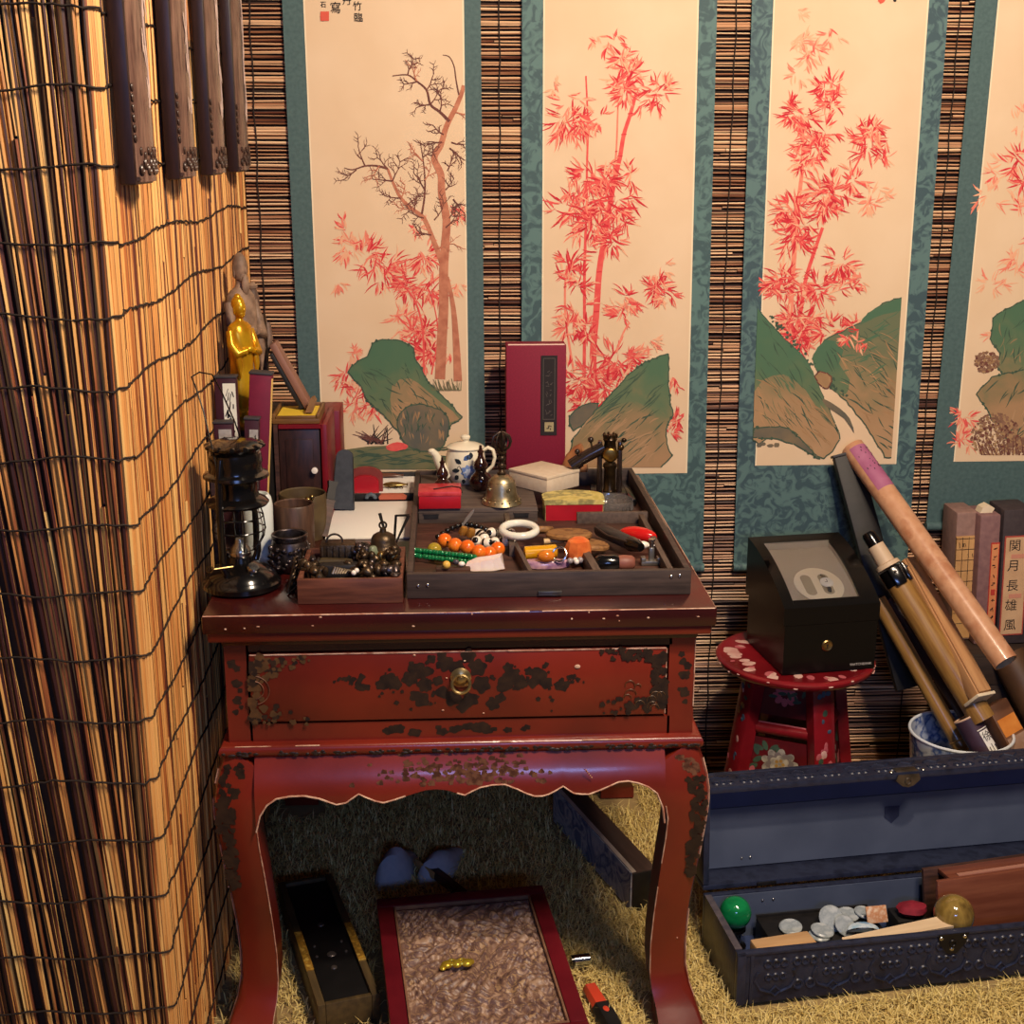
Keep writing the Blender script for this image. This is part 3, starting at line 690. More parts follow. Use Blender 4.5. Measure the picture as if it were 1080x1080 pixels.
z0, z1 = .560, .742
mb.box((BX0+.010, (BY0+BY1)/2, (z0+z1)/2), (.02, BY1-BY0, z1-z0), 0)
mb.box((BX1-.010, (BY0+BY1)/2, (z0+z1)/2), (.02, BY1-BY0, z1-z0), 0)
mb.box((TC[0], BY1-.01, (z0+z1)/2), (BX1-BX0-.042, .02, z1-z0), 0)
DX0, DX1, DZ0, DZ1 = -.334, .361, .602, .723
mb.box(((BX0+.02+DX0-.004)/2, BY0+.011, (z0+z1)/2), (DX0-.004-BX0-.02, .022, z1-z0), 0)
mb.box(((BX1-.02+DX1+.004)/2, BY0+.011, (z0+z1)/2), (BX1-.02-DX1-.004, .022, z1-z0), 0)
mb.box((TC[0], BY0+.011, (DZ1+.004+z1)/2), (DX1-DX0+.008, .022, z1-DZ1-.004), 1)
mb.box((TC[0], BY0+.011, (z0+DZ0-.004)/2), (DX1-DX0+.008, .022, DZ0-.004-z0), 0)
mb.box((TC[0], (BY0+BY1)/2, .565), (BX1-BX0-.044, BY1-BY0-.05, .008), 1)
def lobes(mb, cx, cz, r, y, m, n=None, k=22, flat=1.0, amp=.13):
    n = n or random.choice((3, 4, 5)); ph = random.random()*6
    mb.poly([(cx+r*flat*(1-amp+amp*math.cos(n*2*math.pi*i/k/1.0+ph))*math.cos(2*math.pi*i/k)*random.uniform(.92, 1.08), y, cz+r*(1-amp+amp*math.cos(n*2*math.pi*i/k+ph))*math.sin(2*math.pi*i/k)*random.uniform(.94, 1.06)) for i in range(k)], m)
for k in range(26):                                  # worn foliage on the stiles and the rail under the drawer
    x = random.uniform(-.11, .13); lobes(mb, x, .582+random.uniform(-.006, .006), random.uniform(.004, .009), BY0-.0004-k*3e-6, 2, flat=1.5)
for s in (BX0+.018, BX1-.018):
    for k in range(12): lobes(mb, s+random.uniform(-.007, .007), random.uniform(.62, .71), random.uniform(.004, .009), BY0-.0004-k*3e-6, 2)
wear(mb, (BX1-.0006, BY0-.0006, .575), (BX1-.0006, BY0-.0006, .735), .0012, 3, .75)
mb.build('drawer_frame', [lacq, lacq_d, lacq_deco, worn], tb)

mb = MB(tb)
mb.box(((DX0+DX1)/2, BY0+.007, (DZ0+DZ1)/2), (DX1-DX0, .022, DZ1-DZ0), 0, .003)
mb.box(((DX0+DX1)/2, BY0+.25, DZ0+.03), (DX1-DX0-.02, .46, .05), 1)
FY = BY0-.0044; kk = 0
def deco(cx, cz, r, m=2, n=None, flat=1.0, amp=.13):
    global kk
    kk += 1; lobes(mb, cx, cz, r, FY-kk*3e-6, m, n, 24, flat, amp)
def px(u, v): q = at(u, v, Y=FY); return q.x, q.z
# three dark peonies and their leaves round the ring pull, tapering tendrils either side
for u, v, r in ((410, 718, 13), (402, 722, 9), (418, 722, 9), (440, 708, 15), (432, 716, 12), (448, 722, 12), (452, 708, 8), (445, 738, 12), (438, 734, 9), (462, 718, 8), (470, 700, 13), (482, 704, 12), (466, 692, 8),
                (494, 692, 12), (504, 704, 14), (508, 722, 14), (496, 738, 12), (478, 736, 14), (466, 730, 10), (488, 746, 9), (540, 712, 13), (532, 722, 13), (548, 720, 12), (536, 704, 8), (520, 742, 11), (528, 736, 8), (568, 712, 13), (562, 720, 9), (576, 720, 10), (558, 708, 7), (516, 694, 7), (455, 695, 7)):
    x, z = px(u, v); deco(x, z, r*.00122)
for sg, u0, u1 in ((1, 385, 352), (-1, 588, 614)):
    for i in range(26):
        f = i/25; u = u0+(u1-u0)*f; v = 718+3*math.sin(f*7); x, z = px(u+random.uniform(-3, 3), v+random.uniform(-7, 7)*(1-f)); deco(x, z, .0048*(1-f)+.0018)
for i in range(60):
    u = random.choice((random.uniform(395, 465), random.uniform(500, 585))); x, z = px(u, 720+random.gauss(0, 12)); deco(x, z, random.uniform(.002, .005))
# corner ornaments: olive on the left, near black on the right
for i in range(120):
    f = random.random(); u = 266+f*f*60; sp = (1-f)*40+6; v = random.choice((1, -1))
    vv = 728+v*(36-sp*random.random()) if f > .35 else random.uniform(694, 762)
    x, z = px(u, vv); deco(x, z, random.uniform(.004, .010)*(1-.5*f), 3 if random.random() < .7 else 2)
for q in (10, 16): mb.torus((*[px(268, 728)[0]], FY-.0012, px(268, 728)[1]), q*.00158, .0009, 4, (R(90), 0, 0), 24, 5, R(-80), R(80))
for i in range(140):
    f = random.random(); u = 700-f*f*66; vv = random.uniform(688, 748) if f < .4 else random.choice((random.uniform(684, 696), random.uniform(736, 752)))
    x, z = px(u, vv); deco(x, z, random.uniform(.005, .011)*(1-.55*f), 2)
for i in range(10): x, z = px(random.uniform(660, 700), random.uniform(718, 748)); mb.torus((x, FY-.0012, z), random.uniform(.005, .010), .0006, 3, (R(90), 0, 0), 16, 4, 0, R(200))
for u, v, r in ((609, 703, 3.2), (510, 752, 1.2), (467, 749, 1.4), (471, 715, 1.1), (490, 697, 1.2), (437, 691, 1.4)):
    x, z = px(u, v); mb.ball((x, FY-.0004, z), (r*.0016, .0008, r*.0012), 5, 8, 5)
wear(mb, (DX0+.002, FY+.0008, DZ1-.0008), (DX1-.002, FY+.0008, DZ1-.0008), .0020, 5, .97)
wear(mb, (DX1-.001, FY+.0008, DZ0+.002), (DX1-.001, FY+.0008, DZ1-.002), .0013, 5, .8)
wear(mb, (DX0+.001, FY+.0008, DZ0+.002), (DX0+.001, FY+.0008, DZ1-.002), .0011, 5, .35)
dr = mb.build('drawer', [lacq, lacq_d, lacq_deco, lacq_olive, lacq_goldf, worn], tb)
mb = MB(tb); hx, hz = px(486, 716)
mb.lathe([(0, 0), (.016, 0), (.0175, .002), (.013, .005), (.006, .0075), (.005, .012), (0, .013)], 0, 22, (hx, FY-.0005, hz+.003), (R(90), 0, 0))
mb.torus((hx, FY-.009, hz-.006), .0150, .0030, 0, (R(78), 0, 0), 26, 8)
h = mb.build('ring_pull', M('pale_brass', (206, 184, 132), (170, 142, 92), rough=.28, metal=.9, scale=40), dr)

mb = MB(tb)                                          # rounded waist moulding
mx0, mx1, my0, my1 = -.383, .419, 2.056, 2.94
def ring_mould(pr, m=0):
    rows = []
    for off, z in pr: rows.append([(mx0-off, my0-off, z), (mx1+off, my0-off, z), (mx1+off, my1+off, z), (mx0-off, my1+off, z)])
    vs = [[mb.V(q) for q in r] for r in rows]
    for a, b in zip(vs[:-1], vs[1:]):
        for i in range(4): mb.F([a[i], a[(i+1) % 4], b[(i+1) % 4], b[i]], m)
    mb.F(vs[0][::-1], m); mb.F(vs[-1], m)
ring_mould([(-.004, .541), (.002, .543), (.006, .549), (.007, .555), (.005, .561), (0, .565), (-.012, .566)])
for k in range(120):
    x = random.uniform(mx0, mx1); r = random.uniform(.003, .008)
    mb.ball((x, my0-.0062, .551+random.uniform(-.004, .003)), (r, .0012, .003), 1, 7, 4)
wear(mb, (mx1+.002, my0-.005, .563), (mx0, my0-.0035, .563), .0011, 2, .3)
mb.build('waist_moulding', [lacq, lacq_deco, worn], tb)

# apron: bellied boards with a scalloped lower edge
AY = 2.050
pf = [(300, 849.5), (278, 870)]
prof_px = [(272, 872), (276, 855), (283, 844), (293, 837), (307, 834.5), (322, 834), (337, 836.5), (347, 840), (356, 843), (366, 841), (373, 836), (379, 832), (387, 835.5), (396, 839), (405, 841), (416, 838), (428, 834), (449, 828), (460, 827), (472, 828), (482, 831), (490, 833), (498, 829), (506, 825.5), (519, 823), (532, 822.5),
           (545, 827), (555, 831.5), (563, 834), (571, 834), (578, 832), (584, 829), (593, 824), (599, 828), (604, 831), (612, 832), (620, 832), (631, 828), (641, 824), (651, 820), (661, 819), (672, 821), (682, 824.5), (691, 831), (697, 846), (699, 862)]
prof = [(at(u, v, Y=AY).x, at(u, v, Y=AY).z) for u, v in prof_px]
def bulge(z):
    f = max(0, min(1, (.545-z)/.09)); return .004+.026*math.sin(min(1, f*1.25)*math.pi/2)
def apron(mb, P, tf, edge=True):
    rows = []
    for x, z in P:
        row = []
        for k in range(9):
            zz = .545+(z-.545)*k/8; row.append(tf(x, bulge(zz), zz))
        for k in (8, 4, 0):
            zz = .545+(z-.545)*k/8; row.append(tf(x, bulge(zz)-.022, zz))
        rows.append(row)
    mb.loft(rows, 0, True, True)
    if edge:
        pts = [tf(x, bulge(z)+.0006, z+.0006) for x, z in P]; i = 0
        while i < len(pts)-1:
            k = random.randint(3, 9)
            if random.random() < .9: mb.tube(pts[i:i+k+1] if i+k+1 <= len(pts) else pts[i:], .0016, 1, 5)
            i += k
mb = MB(tb)
apron(mb, prof, lambda x, b, z: (x, 2.060-b, z))
for k in range(240):                                 # worn olive foliage along the belly
    u = random.gauss(486, 40); x = (u-486)*.00155+.012; z = .512+random.gauss(0, .012)
    if z < .497: continue
    lobes(mb, x, z, random.uniform(.003, .007), 2.060-bulge(z)-.0012, 2)
for k in range(5): mb.ball((at(618+k*1.5, 812+k*2, Y=2.03).x, 2.030-.0005, at(618, 812+k*2, Y=2.03).z), (.0016, .001, .0014), 1, 6, 4)
mb.build('front_apron', [lacq, worn, lacq_goldf], tb)
PS = [(y, z) for y, z in ((2.10, .42), (2.105, .45), (2.13, .478), (2.17, .482), (2.22, .472), (2.25, .482), (2.30, .474), (2.38, .486), (2.48, .492), (2.58, .486), (2.66, .474), (2.71, .482), (2.74, .472), (2.79, .482), (2.83, .478), (2.86, .45), (2.865, .42))]
for sg, xr in ((-1, BX0), (1, BX1)):
    mb = MB(tb); apron(mb, PS, lambda y, b, z, sg=sg, xr=xr: (xr+sg*b, y, z)); mb.build('side_apron', [lacq, worn], tb)
mb = MB(tb); apron(mb, prof, lambda x, b, z: (x, 2.93+b, z), False); mb.build('rear_apron', [lacq, worn], tb)

# cabriole legs
LEG = [(.545, -.386, .030), (.52, -.394, .075), (.495, -.400, .085), (.47, -.404, .083), (.445, -.4045, .077), (.42, -.403, .071), (.38, -.399, .069), (.33, -.394, .069), (.28, -.388, .067), (.22, -.382, .0655), (.16, -.379, .066), (.11, -.380, .067), (.075, -.386, .070), (.05, -.395, .074), (.035, -.401, .078), (.03, -.403, .080), (.004, -.403, .080)]
def leg(sx, sy, lab=None):
    mb = MB(tb); rings = []
    for z, xo, wd in LEG:
        ox = -(xo-TC[0])                             # distance of the outer face from the table's centre
        oy = (TC[1]-2.035) - (.4045+xo) + .030*max(0, min(1, (.085-z)/.055))
        ring = []
        r = .018 if z > .06 else .006
        # square section with its outer corner rounded
        a = ox; b = oy
        for ux, uy in ((a-wd, b-wd), (a, b-wd), (a, b-r), (a-r*.3, b-r*.3), (a-r, b), (a-wd, b)):
            ring.append((TC[0]+sx*ux, TC[1]+sy*uy, z))
        rings.append(ring)
    mb.loft(rings, 0, True, True)
    # dark leaf-shaped knee ornament, wrapped on the front face
    yf = lambda xo: TC[1]+sy*((TC[1]-2.035)-(.4045+xo)+.0009)
    for k in range(120):
        z = random.uniform(.30, .53); f = (z-.30)/.23
        xo = np.interp(-z, [-q[0] for q in LEG], [q[1] for q in LEG])
        off = random.random()*(.014+.022*f)+.008
        lobes(mb, TC[0]+sx*(-(xo-TC[0])-off), z, random.uniform(.004, .008), yf(xo)+sy*k*3e-6, 1 if f < .85 or sx < 0 else 2)
    pts_o = [(TC[0]+sx*(-(xo-TC[0])+.0004), TC[1]+sy*((TC[1]-2.035)-(.4045+xo)-.018), z) for z, xo, wd in LEG[1:-2]]
    pts_i = [(TC[0]+sx*(-(xo-TC[0])-wd), TC[1]+sy*((TC[1]-2.035)-(.4045+xo)+.0002), z) for z, xo, wd in LEG[4:-2]]
    for P in (pts_o, pts_i):
        for i in range(len(P)-1):
            if random.random() < .8: mb.tube([P[i], P[i+1]], .0011, 3, 5)
    for k in range(6): mb.ball((TC[0]+sx*(-(xo-TC[0])-random.uniform(.01, .06)), TC[1]+sy*(TC[1]-2.035-.024), random.uniform(.1, .4)), (.0016, .001, .0018), 3, 6, 4)
    mb.build('leg', [lacq, lacq_deco, lacq_goldf, worn], tb)
for sy in (-1, 1):
    for sx in (-1, 1): leg(sx, sy)
# ------------------------------------------------------------------ on the table
TT = .8005
def onto(u, v, z=TT): q = at(u, v, Z=z); return Vector((q.x, q.y, z))
def simple(name, label, cat, mat, fn, loc, rot=(0, 0, 0), group=None, ang=40):
    """a thing that is one mesh, built about its own base point"""
    mb = MB(); fn(mb); o = mb.build(name, mat, None, ang); o.location = loc; o.rotation_euler = rot
    return tag(o, label, cat, group)

# black hurricane lantern
L0 = Vector((-.357, 2.185, TT))
t = thing('hurricane_lantern', 'black metal hurricane lantern with clear glass globe, standing at the left front of the table', 'lantern', L0)
mb = MB(); mb.lathe([(0, 0), (.060, 0), (.0665, .004), (.0665, .012), (.062, .016), (.060, .020), (.056, .027), (.043, .037), (.030, .043), (.022, .047), (.020, .056), (0, .056)], 0, 40); mb.build('fuel_tank', black_lacquer, t)
mb = MB(); mb.lathe([(0, .056), (.017, .056), (.019, .062), (.016, .07), (.010, .078), (.008, .086), (0, .086)], 0, 20); mb.build('burner', steel, t)
mb = MB(); mb.lathe([(0, 0), (.010, 0), (.011, .004), (.009, .008), (0, .009)], 0, 16, (.024, -.030, .040), (R(25), R(20), 0)); mb.build('filler_cap', steel, t)
mb = MB(); mb.lathe([(.024, .066), (.034, .076), (.0405, .092), (.041, .108), (.037, .128), (.030, .146), (.029, .146), (.036, .128), (.040, .108), (.0393, .092), (.033, .077), (.0232, .068), (.024, .066)], 0, 36); mb.build('glass_globe', glass, t)
mb = MB(); mb.lathe([(.030, .146), (.050, .147), (.053, .151), (.049, .156), (.037, .162), (.035, .172), (.036, .188), (.044, .192), (.055, .196), (.054, .201), (.045, .205), (.043, .214), (.045, .222), (.043, .236), (.040, .238), (.047, .246), (.049, .250), (.030, .257), (0, .259)], 0, 40)
for k in range(12): a = 2*math.pi*k/12; mb.ball((.042*math.cos(a), .042*math.sin(a), .249), (.010, .010, .005), 0, 8, 5)
mb.build('hood', black_lacquer, t)
for sx, sy in ((-.45, -.9), (.45, .9)):
    mb = MB(); c = .047
    mb.tube([(sx*.040, sy*.046, .034), (sx*.050, sy*.052, .05), (sx*.050, sy*.052, .15), (sx*.048, sy*.050, .195), (sx*.040, sy*.042, .232)], .0062, 0, 10); mb.build('side_tube', black_lacquer, t)
mb = MB()
for z, r in ((.104, .0445), (.126, .041)): mb.torus((0, 0, z), r, .0012, 0, None, 36, 6)
for k in range(4): a = R(20+90*k); mb.tube([(.0445*math.cos(a)*f, .0445*math.sin(a)*f, z) for f, z in ((.7, .070), (.95, .088), (1, .104), (.95, .126), (.8, .147))], .0012, 0, 6)
mb.build('wire_guard', black_lacquer, t)
mb = MB(); mb.tube([(-.005, -.052, .053), (-.036, -.066, .053)], .0014, 0, 6); mb.torus((-.041, -.067, .053), .0055, .0012, 0, (R(90), 0, 0), 16, 6); mb.build('wick_knob', aged_brass, t)
mb = MB(); mb.tube([(-.022, -.047, .205), (-.032, -.030, .255), (-.046, -.010, .31), (-.060, .006, .350), (-.066, .012, .362), (-.055, .025, .368), (-.036, .036, .362), (-.022, .040, .33), (-.004, .042, .28), (.015, .044, .215)], .0014, 0, 6); mb.build('bail_handle', black_lacquer, t)

# pot, cups, vase
def bumps(mb, r, z0, z1, n, m, br=.006, squash=1.0):
    for k in range(n):
        a = random.uniform(0, 6.28); z = random.uniform(z0, z1); rr = r(z)
        mb.ball((rr*math.cos(a), rr*math.sin(a), z), (br*random.uniform(.6, 1.2), br*random.uniform(.6, 1.2), br*random.uniform(.5, 1.1)), m, 7, 5, (0, 0, a))
pewter = M('tarnished_pewter', (70, 62, 62), (120, 108, 106), rough=.35, metal=.9, scale=60, lo=.4, hi=.7)
t = thing('embossed_pot', 'small round dark pewter pot with embossed sides and open mouth, right of the lantern', 'pot', (-.284, 2.275, TT))
mb = MB(); mb.lathe([(0, 0), (.024, 0), (.032, .012), (.036, .030), (.034, .046), (.030, .056), (.032, .062), (.031, .066), (.028, .066), (.027, .056), (.030, .04), (.030, .02), (0, .006)], 0, 32)
bumps(mb, lambda z: .0335+.0015*math.sin((z-.012)/.04*3.1), .012, .048, 90, 0, .005); mb.build('body', pewter, t)
mb = MB(); mb.torus((0, 0, .066), .030, .0026, 0, None, 32, 8); mb.build('rim', pewter, t)
cup_m = M('bamboo_cup', (88, 62, 46), (64, 44, 34), rough=.5, scale=20, stretch=(6, 6, 1))
simple('wooden_cup', 'brown wooden cup, open and empty, behind the embossed pot', 'cup', cup_m, lambda mb: mb.lathe([(0, 0), (.033, 0), (.036, .01), (.037, .095), (.035, .098), (.033, .096), (.032, .02), (0, .015)], 0, 28), (-.286, 2.372, TT))
t = thing('brush_holder', 'wide olive brown pot with a gilt ornament on its rim, behind the wooden cup', 'pot', (-.282, 2.487, TT))
mb = MB(); mb.lathe([(0, 0), (.042, 0), (.045, .02), (.046, .085), (.044, .088), (.042, .086), (.040, .02), (0, .015)], 0, 28); mb.build('body', M('olive_pot', (92, 76, 48), (70, 54, 36), rough=.5, scale=30), t)
mb = MB(); mb.ball((.014, -.043, .080), (.008, .005, .010), 0, 10, 7); mb.ball((.022, -.040, .088), (.005, .004, .006), 0, 8, 6); mb.ball((.006, -.044, .072), (.006, .004, .005), 0, 8, 6); mb.torus((.014, -.044, .070), .007, .0018, 0, (R(90), 0, 0), 14, 6); mb.build('gilt_ornament', aged_brass, t)
simple('white_vase', 'plain white cylindrical vase standing behind the lantern', 'vase', M('white_porcelain', (226, 232, 226), rough=.25), lambda mb: mb.lathe([(0, 0), (.024, 0), (.0275, .006), (.0285, .11), (.026, .124), (.022, .130), (.020, .130), (.022, .11), (0, .10)], 0, 28), (-.345, 2.318, TT))

# incense boxes standing against the pillar
def upright(name, label, cat, ub, ut, vt, Y, wd, dp, mat, cap=None, build=None, rz=0, dY=0, group=None, ztop=None):
    """a slim box from the table up to a measured top, leaning between the two"""
    p0 = Vector((at(ub, 500, Y=Y).x, Y, TT+.003)); p1 = at(ut, vt, Y=Y+dY); h = (p1-p0).length
    t = thing(name, label, cat, p0, aim(p0, p1, rz), group)
    mb = MB(); mb.box((0, 0, h/2), (wd, dp, h), 0, .0012); mb.build('case', mat, t)
    if cap: mb = MB(); mb.box((0, 0, h+.0022), (wd+.003, dp+.003, .004), 0, .001); mb.build('end_cap', cap, t)
    if build: build(t, h, wd, dp)
    return t
def label_face(m, x0, x1, z0f, z1f, marks, side=-1):
    def f(t, h, wd, dp):
        mb = MB(); yy = side*(dp/2+.0004)
        mb.box(((x0+x1)/2*wd, yy, h*(z0f+z1f)/2), ((x1-x0)*wd, .0008, h*(z1f-z0f)), 0)
        for k in range(marks):
            a = random.uniform(-.4, .4); z = h*random.uniform(z0f+.03, z1f-.05)
            mb.box((random.uniform(x0+.2*(x1-x0), x1-.2*(x1-x0))*wd, yy-.0006, z), (random.uniform(.0008, .003), .0006, random.uniform(.004, .016)), 1, 0, (0, a, 0))
        mb.build('paper_label', [m, ink], t)
    return f
ivory = M('ivory_label', (232, 232, 216), rough=.7); greylab = M('grey_label', (176, 172, 168), (150, 146, 144), rough=.7, scale=120)
dk_maroon = M('dark_maroon_card', (58, 14, 30), (48, 12, 26), rough=.6, scale=40)
slate_cap = M('slate_cap', (54, 52, 56), rough=.6)
upright('incense_box', 'dark maroon incense box with a tall cream calligraphy label, leaning on the reed wall', 'box', 244, 238, 398, 2.45, .040, .022, dk_maroon, slate_cap, label_face(ivory, -.12, .46, .42, .97, 26))
upright('incense_box', 'short dark incense box with a small grey label, just above the lantern hood', 'box', 240, 236, 446, 2.365, .034, .02, dk_maroon, slate_cap, label_face(greylab, -.25, .42, .35, .96, 16))
upright('incense_box', 'slim dark box with a grey lettered strip, between the lantern and the tall maroon box', 'box', 262, 266, 442, 2.385, .026, .018, dk_maroon, slate_cap, label_face(greylab, -.15, .45, .1, .93, 30))
def gold_edge(t, h, wd, dp):
    mb = MB(); mb.box((wd/2+.0012, -dp/2+.003, h*.55), (.0026, .006, h*.86)); mb.build('gilt_edge', M('gilt_card_edge', (226, 186, 104), rough=.5), t)
upright('incense_box', 'tall plain maroon box with a pale gilt right edge, behind the lantern', 'box', 266, 276, 394, 2.445, .040, .03, M('maroon_card', (104, 14, 46), (116, 18, 50), rough=.6, scale=40), slate_cap, gold_edge)

# dark cabinet with red edges, the gilt carved chest and what stands on them
CY = 2.56; cz = at(315, 448, Y=CY).z; cx0 = at(290, 490, Y=CY).x; cx1 = at(346, 490, Y=CY).x; ch = cz-TT
t = thing('curio_cabinet', 'small dark cabinet with red lacquered edges and a pale knob, behind the wooden cups', 'cabinet', ((cx0+cx1)/2, CY, TT))
W_ = cx1-cx0
mb = MB(); mb.box((-W_/2+.004, .09, ch/2), (.008, .18, ch)); mb.box((W_/2-.006, .09, ch/2), (.012, .18, ch), 1, .001); mb.box((0, .09, ch-.004), (W_-.02, .18, .008), 1); mb.box((0, .09, .004), (W_-.02, .18, .008)); mb.box((0, .176, ch/2), (W_-.022, .006, ch-.018)); mb.build('carcass', [dark_wood, crimson], t)
mb = MB(); mb.box((-.003, .010, ch/2), (W_-.024, .012, ch-.02), 0, .001); mb.box((-.003, .0035, ch/2), (W_-.05, .003, ch-.06), 0, .001); d_ = mb.build('door', M('door_wood', (40, 24, 20), (56, 32, 26), rough=.4, scale=30, stretch=(5, 5, 1)), t)
mb = MB(); mb.lathe([(0, 0), (.003, 0), (.003, .006), (.0062, .008), (.0062, .012), (0, .014)], 0, 14, (.026, .003, ch*.56), (R(90), 0, 0)); mb.build('knob', pearl, d_)
gx0, gx1 = -.424, cx0-.004
t = thing('carved_chest', 'black chest with gilt carved front corner, mostly hidden behind the maroon boxes', 'chest', ((gx0+gx1)/2, 2.50, TT))
mb = MB(); mb.box((0, .15, ch/2), (gx1-gx0, .30, ch), 0, .002); mb.build('body', black_matte, t)
mb = MB()
for k in range(46): mb.ball((random.uniform(.0, (gx1-gx0)/2-.003), -.001, random.uniform(.01, ch-.01)), (random.uniform(.002, .005), .002, random.uniform(.002, .006)), 0, 7, 5)
mb.build('gilt_carving', aged_brass, t)
# gilt tray on the cabinet
gz = cz+.0008
t = thing('gilt_tray', 'shallow wooden tray with a bright yellow lining on top of the dark cabinet', 'tray', ((cx0+cx1)/2-.008, CY+.07, gz))
mb = MB(); mb.box((0, 0, .005), (W_-.012, .13, .010), 0, .001)
for s in (-1, 1): mb.box((s*(W_-.018)/2, 0, .014), (.006, .13, .010), 0, .001)
mb.box((0, -.062, .0125), (W_-.026, .006, .006), 0, .001); mb.box((0, .062, .014), (W_-.026, .006, .010), 0, .001)
mb.build('tray_body', M('tray_wood', (104, 70, 36), (128, 90, 48), rough=.45, scale=16, stretch=(1, 8, 8)), t)
mb = MB(); mb.box((0, 0, .0115), (W_-.028, .11, .003)); mb.build('lining', M('yellow_lining', (232, 196, 60), rough=.5), t)
t = thing('leaning_plaque', 'brown wooden plank leaning over a black frame above the yellow tray', 'plank', (at(322, 412, Y=2.60).x, 2.66, gz+.017), (0, R(-27), 0))
hh = .145
mb = MB(); mb.box((0, 0, hh/2), (.014, .045, hh), 0, .002); mb.build('plank', M('pinkish_wood', (122, 84, 70), (146, 104, 86), rough=.5, scale=14, stretch=(8, 8, 1)), t)
mb = MB(); mb.box((-.012, .0, hh/2-.006), (.008, .042, hh-.02), 0, .001)
for k in range(6): mb.box((-.017, -.004+.0*k, .03+k*.008), (.002, .02, .003), 1)
mb.build('backing', [black_matte, steel], t)
simple('wooden_wedge', 'small rounded tan wooden block at the right end of the yellow tray', 'block', M('tan_wood', (150, 112, 74), (124, 90, 58), rough=.5, scale=20),
       lambda mb: mb.prism([(-.008, -.012, 0), (.006, -.012, 0), (.014, -.012, .022), (.010, -.012, .030), (.004, -.012, .028), (-.004, -.012, .010)], (0, .024, 0)), (at(326, 436, Y=CY+.03).x, CY+.045, gz+.0165))
# statues on the carved chest
def robed(mb, H, r, m=0, lean=.0):
    """standing robed figure: hem, folds, sleeves, shoulders, neck and head"""
    rings = []
    prof = [(0, .86, .8), (.05, .98, .9), (.2, .88, .8), (.38, .80, .76), (.5, .86, .84), (.6, .94, .82), (.68, .96, .74), (.735, .90, .62), (.765, .66, .46), (.785, .30, .30), (.81, .24, .26), (.83, .26, .28)]
    for z, a, b in prof:
        ring = []
        for k in range(28):
            th = 2*math.pi*k/28; fold = 1+(.05*math.sin(th*7+z*6) if z < .6 else .015*math.sin(th*5))
            ring.append((r*a*fold*math.cos(th)+lean*z*H, r*b*fold*math.sin(th), z*H))
        rings.append(ring)
    mb.loft(rings, m)
    hz = .895*H
    mb.ball((lean*hz, -.06*r, hz), (.44*r, .48*r, .088*H), m, 18, 12)
    mb.ball((lean*hz, -.22*r, hz-.045*H), (.30*r, .30*r, .045*H), m, 14, 8)
    mb.ball((lean*hz, -.50*r, hz-.012*H), (.07*r, .10*r, .022*H), m, 8, 6)              # nose
    for s in (-1, 1):
        mb.ball((lean*hz+s*.16*r, -.42*r, hz+.010*H), (.08*r, .05*r, .010*H), m, 8, 5)   # eyelids
        mb.ball((lean*hz+s*.41*r, 0, hz-.018*H), (.06*r, .12*r, .040*H), m, 8, 6)         # ears
        mb.tube([(s*.92*r, .0, .70*H), (s*1.06*r, -.25*r, .58*H), (s*.86*r, -.75*r, .50*H), (s*.28*r, -1.0*r, .53*H)], [.26*r, .30*r, .34*r, .22*r], m, 10)
        mb.tube([(s*.80*r, -.55*r, .50*H), (s*.78*r, -.70*r, .40*H), (s*.70*r, -.72*r, .28*H)], [.26*r, .22*r, .05*r], m, 8)  # hanging sleeve
    mb.ball((0, -1.02*r, .54*H), (.28*r, .16*r, .028*H), m, 10, 7)                       # joined hands
    mb.ball((lean*hz, -.40*r, hz-.038*H), (.12*r, .06*r, .006*H), m, 8, 5)               # mouth
ST = cz+.0005
gY = 2.535; gp = at(258, 440, Y=gY); gh = at(256, 312, Y=gY).z-ST
t = thing('gilt_figure', 'shiny golden standing robed figurine with folded arms, above the maroon boxes', 'figurine', (gp.x, gY, ST), (0, 0, R(48)))
mb = MB(); robed(mb, gh*.83, .027); o = mb.build('figure', gold, t, 60); o.location = (0, 0, gh*.165)
mb = MB(); hz = gh*.165+.895*gh*.83; mb.ball((0, .002, hz+.035*gh), (.0125, .0135, .015), 0, 14, 8); mb.ball((0, .002, hz+.078*gh), (.0072, .0072, .008), 0, 12, 8); mb.build('top_knot', gold, t)
mb = MB(); mb.lathe([(0, 0), (.024, 0), (.026, .006), (.022, .012), (.020, .02), (.0235, gh*.11), (.026, gh*.14), (.023, gh*.163), (0, gh*.165)], 0, 24)
for k in range(12): a = 2*math.pi*k/12; mb.ball((.0235*math.cos(a), .0235*math.sin(a), gh*.125), (.005, .005, .009), 0, 8, 5)
mb.build('lotus_base', gold, t)
stone = M('brown_stone', (152, 124, 102), (112, 90, 74), rough=.6, scale=50, bump=.3, bscale=80)
oY = 2.625; op = at(250, 440, Y=oY); oh = at(250, 263, Y=oY).z-ST
t = thing('sage_statuette', 'tall matt brown bearded sage statuette standing behind the golden figurine', 'figurine', (op.x+.020, oY, ST), (0, 0, R(48)))
mb = MB(); robed(mb, oh, .033); mb.build('figure', stone, t, 60)
mb = MB(); mb.ball((0, -.0165, oh*.80), (.0085, .006, oh*.062), 0, 12, 8); mb.build('beard', stone, t)
mb = MB(); mb.tube([(.042, -.02, 0), (.043, -.02, oh*.5), (.042, -.018, oh*.62)], .0022, 0, 7); mb.build('staff', bronze, t)
qY = 2.715; qp = at(270, 440, Y=qY); qh = at(267, 300, Y=qY).z-ST
t = thing('small_statuette', 'smaller dark brown statuette half hidden behind the golden figurine', 'figurine', (qp.x+.006, qY, ST))
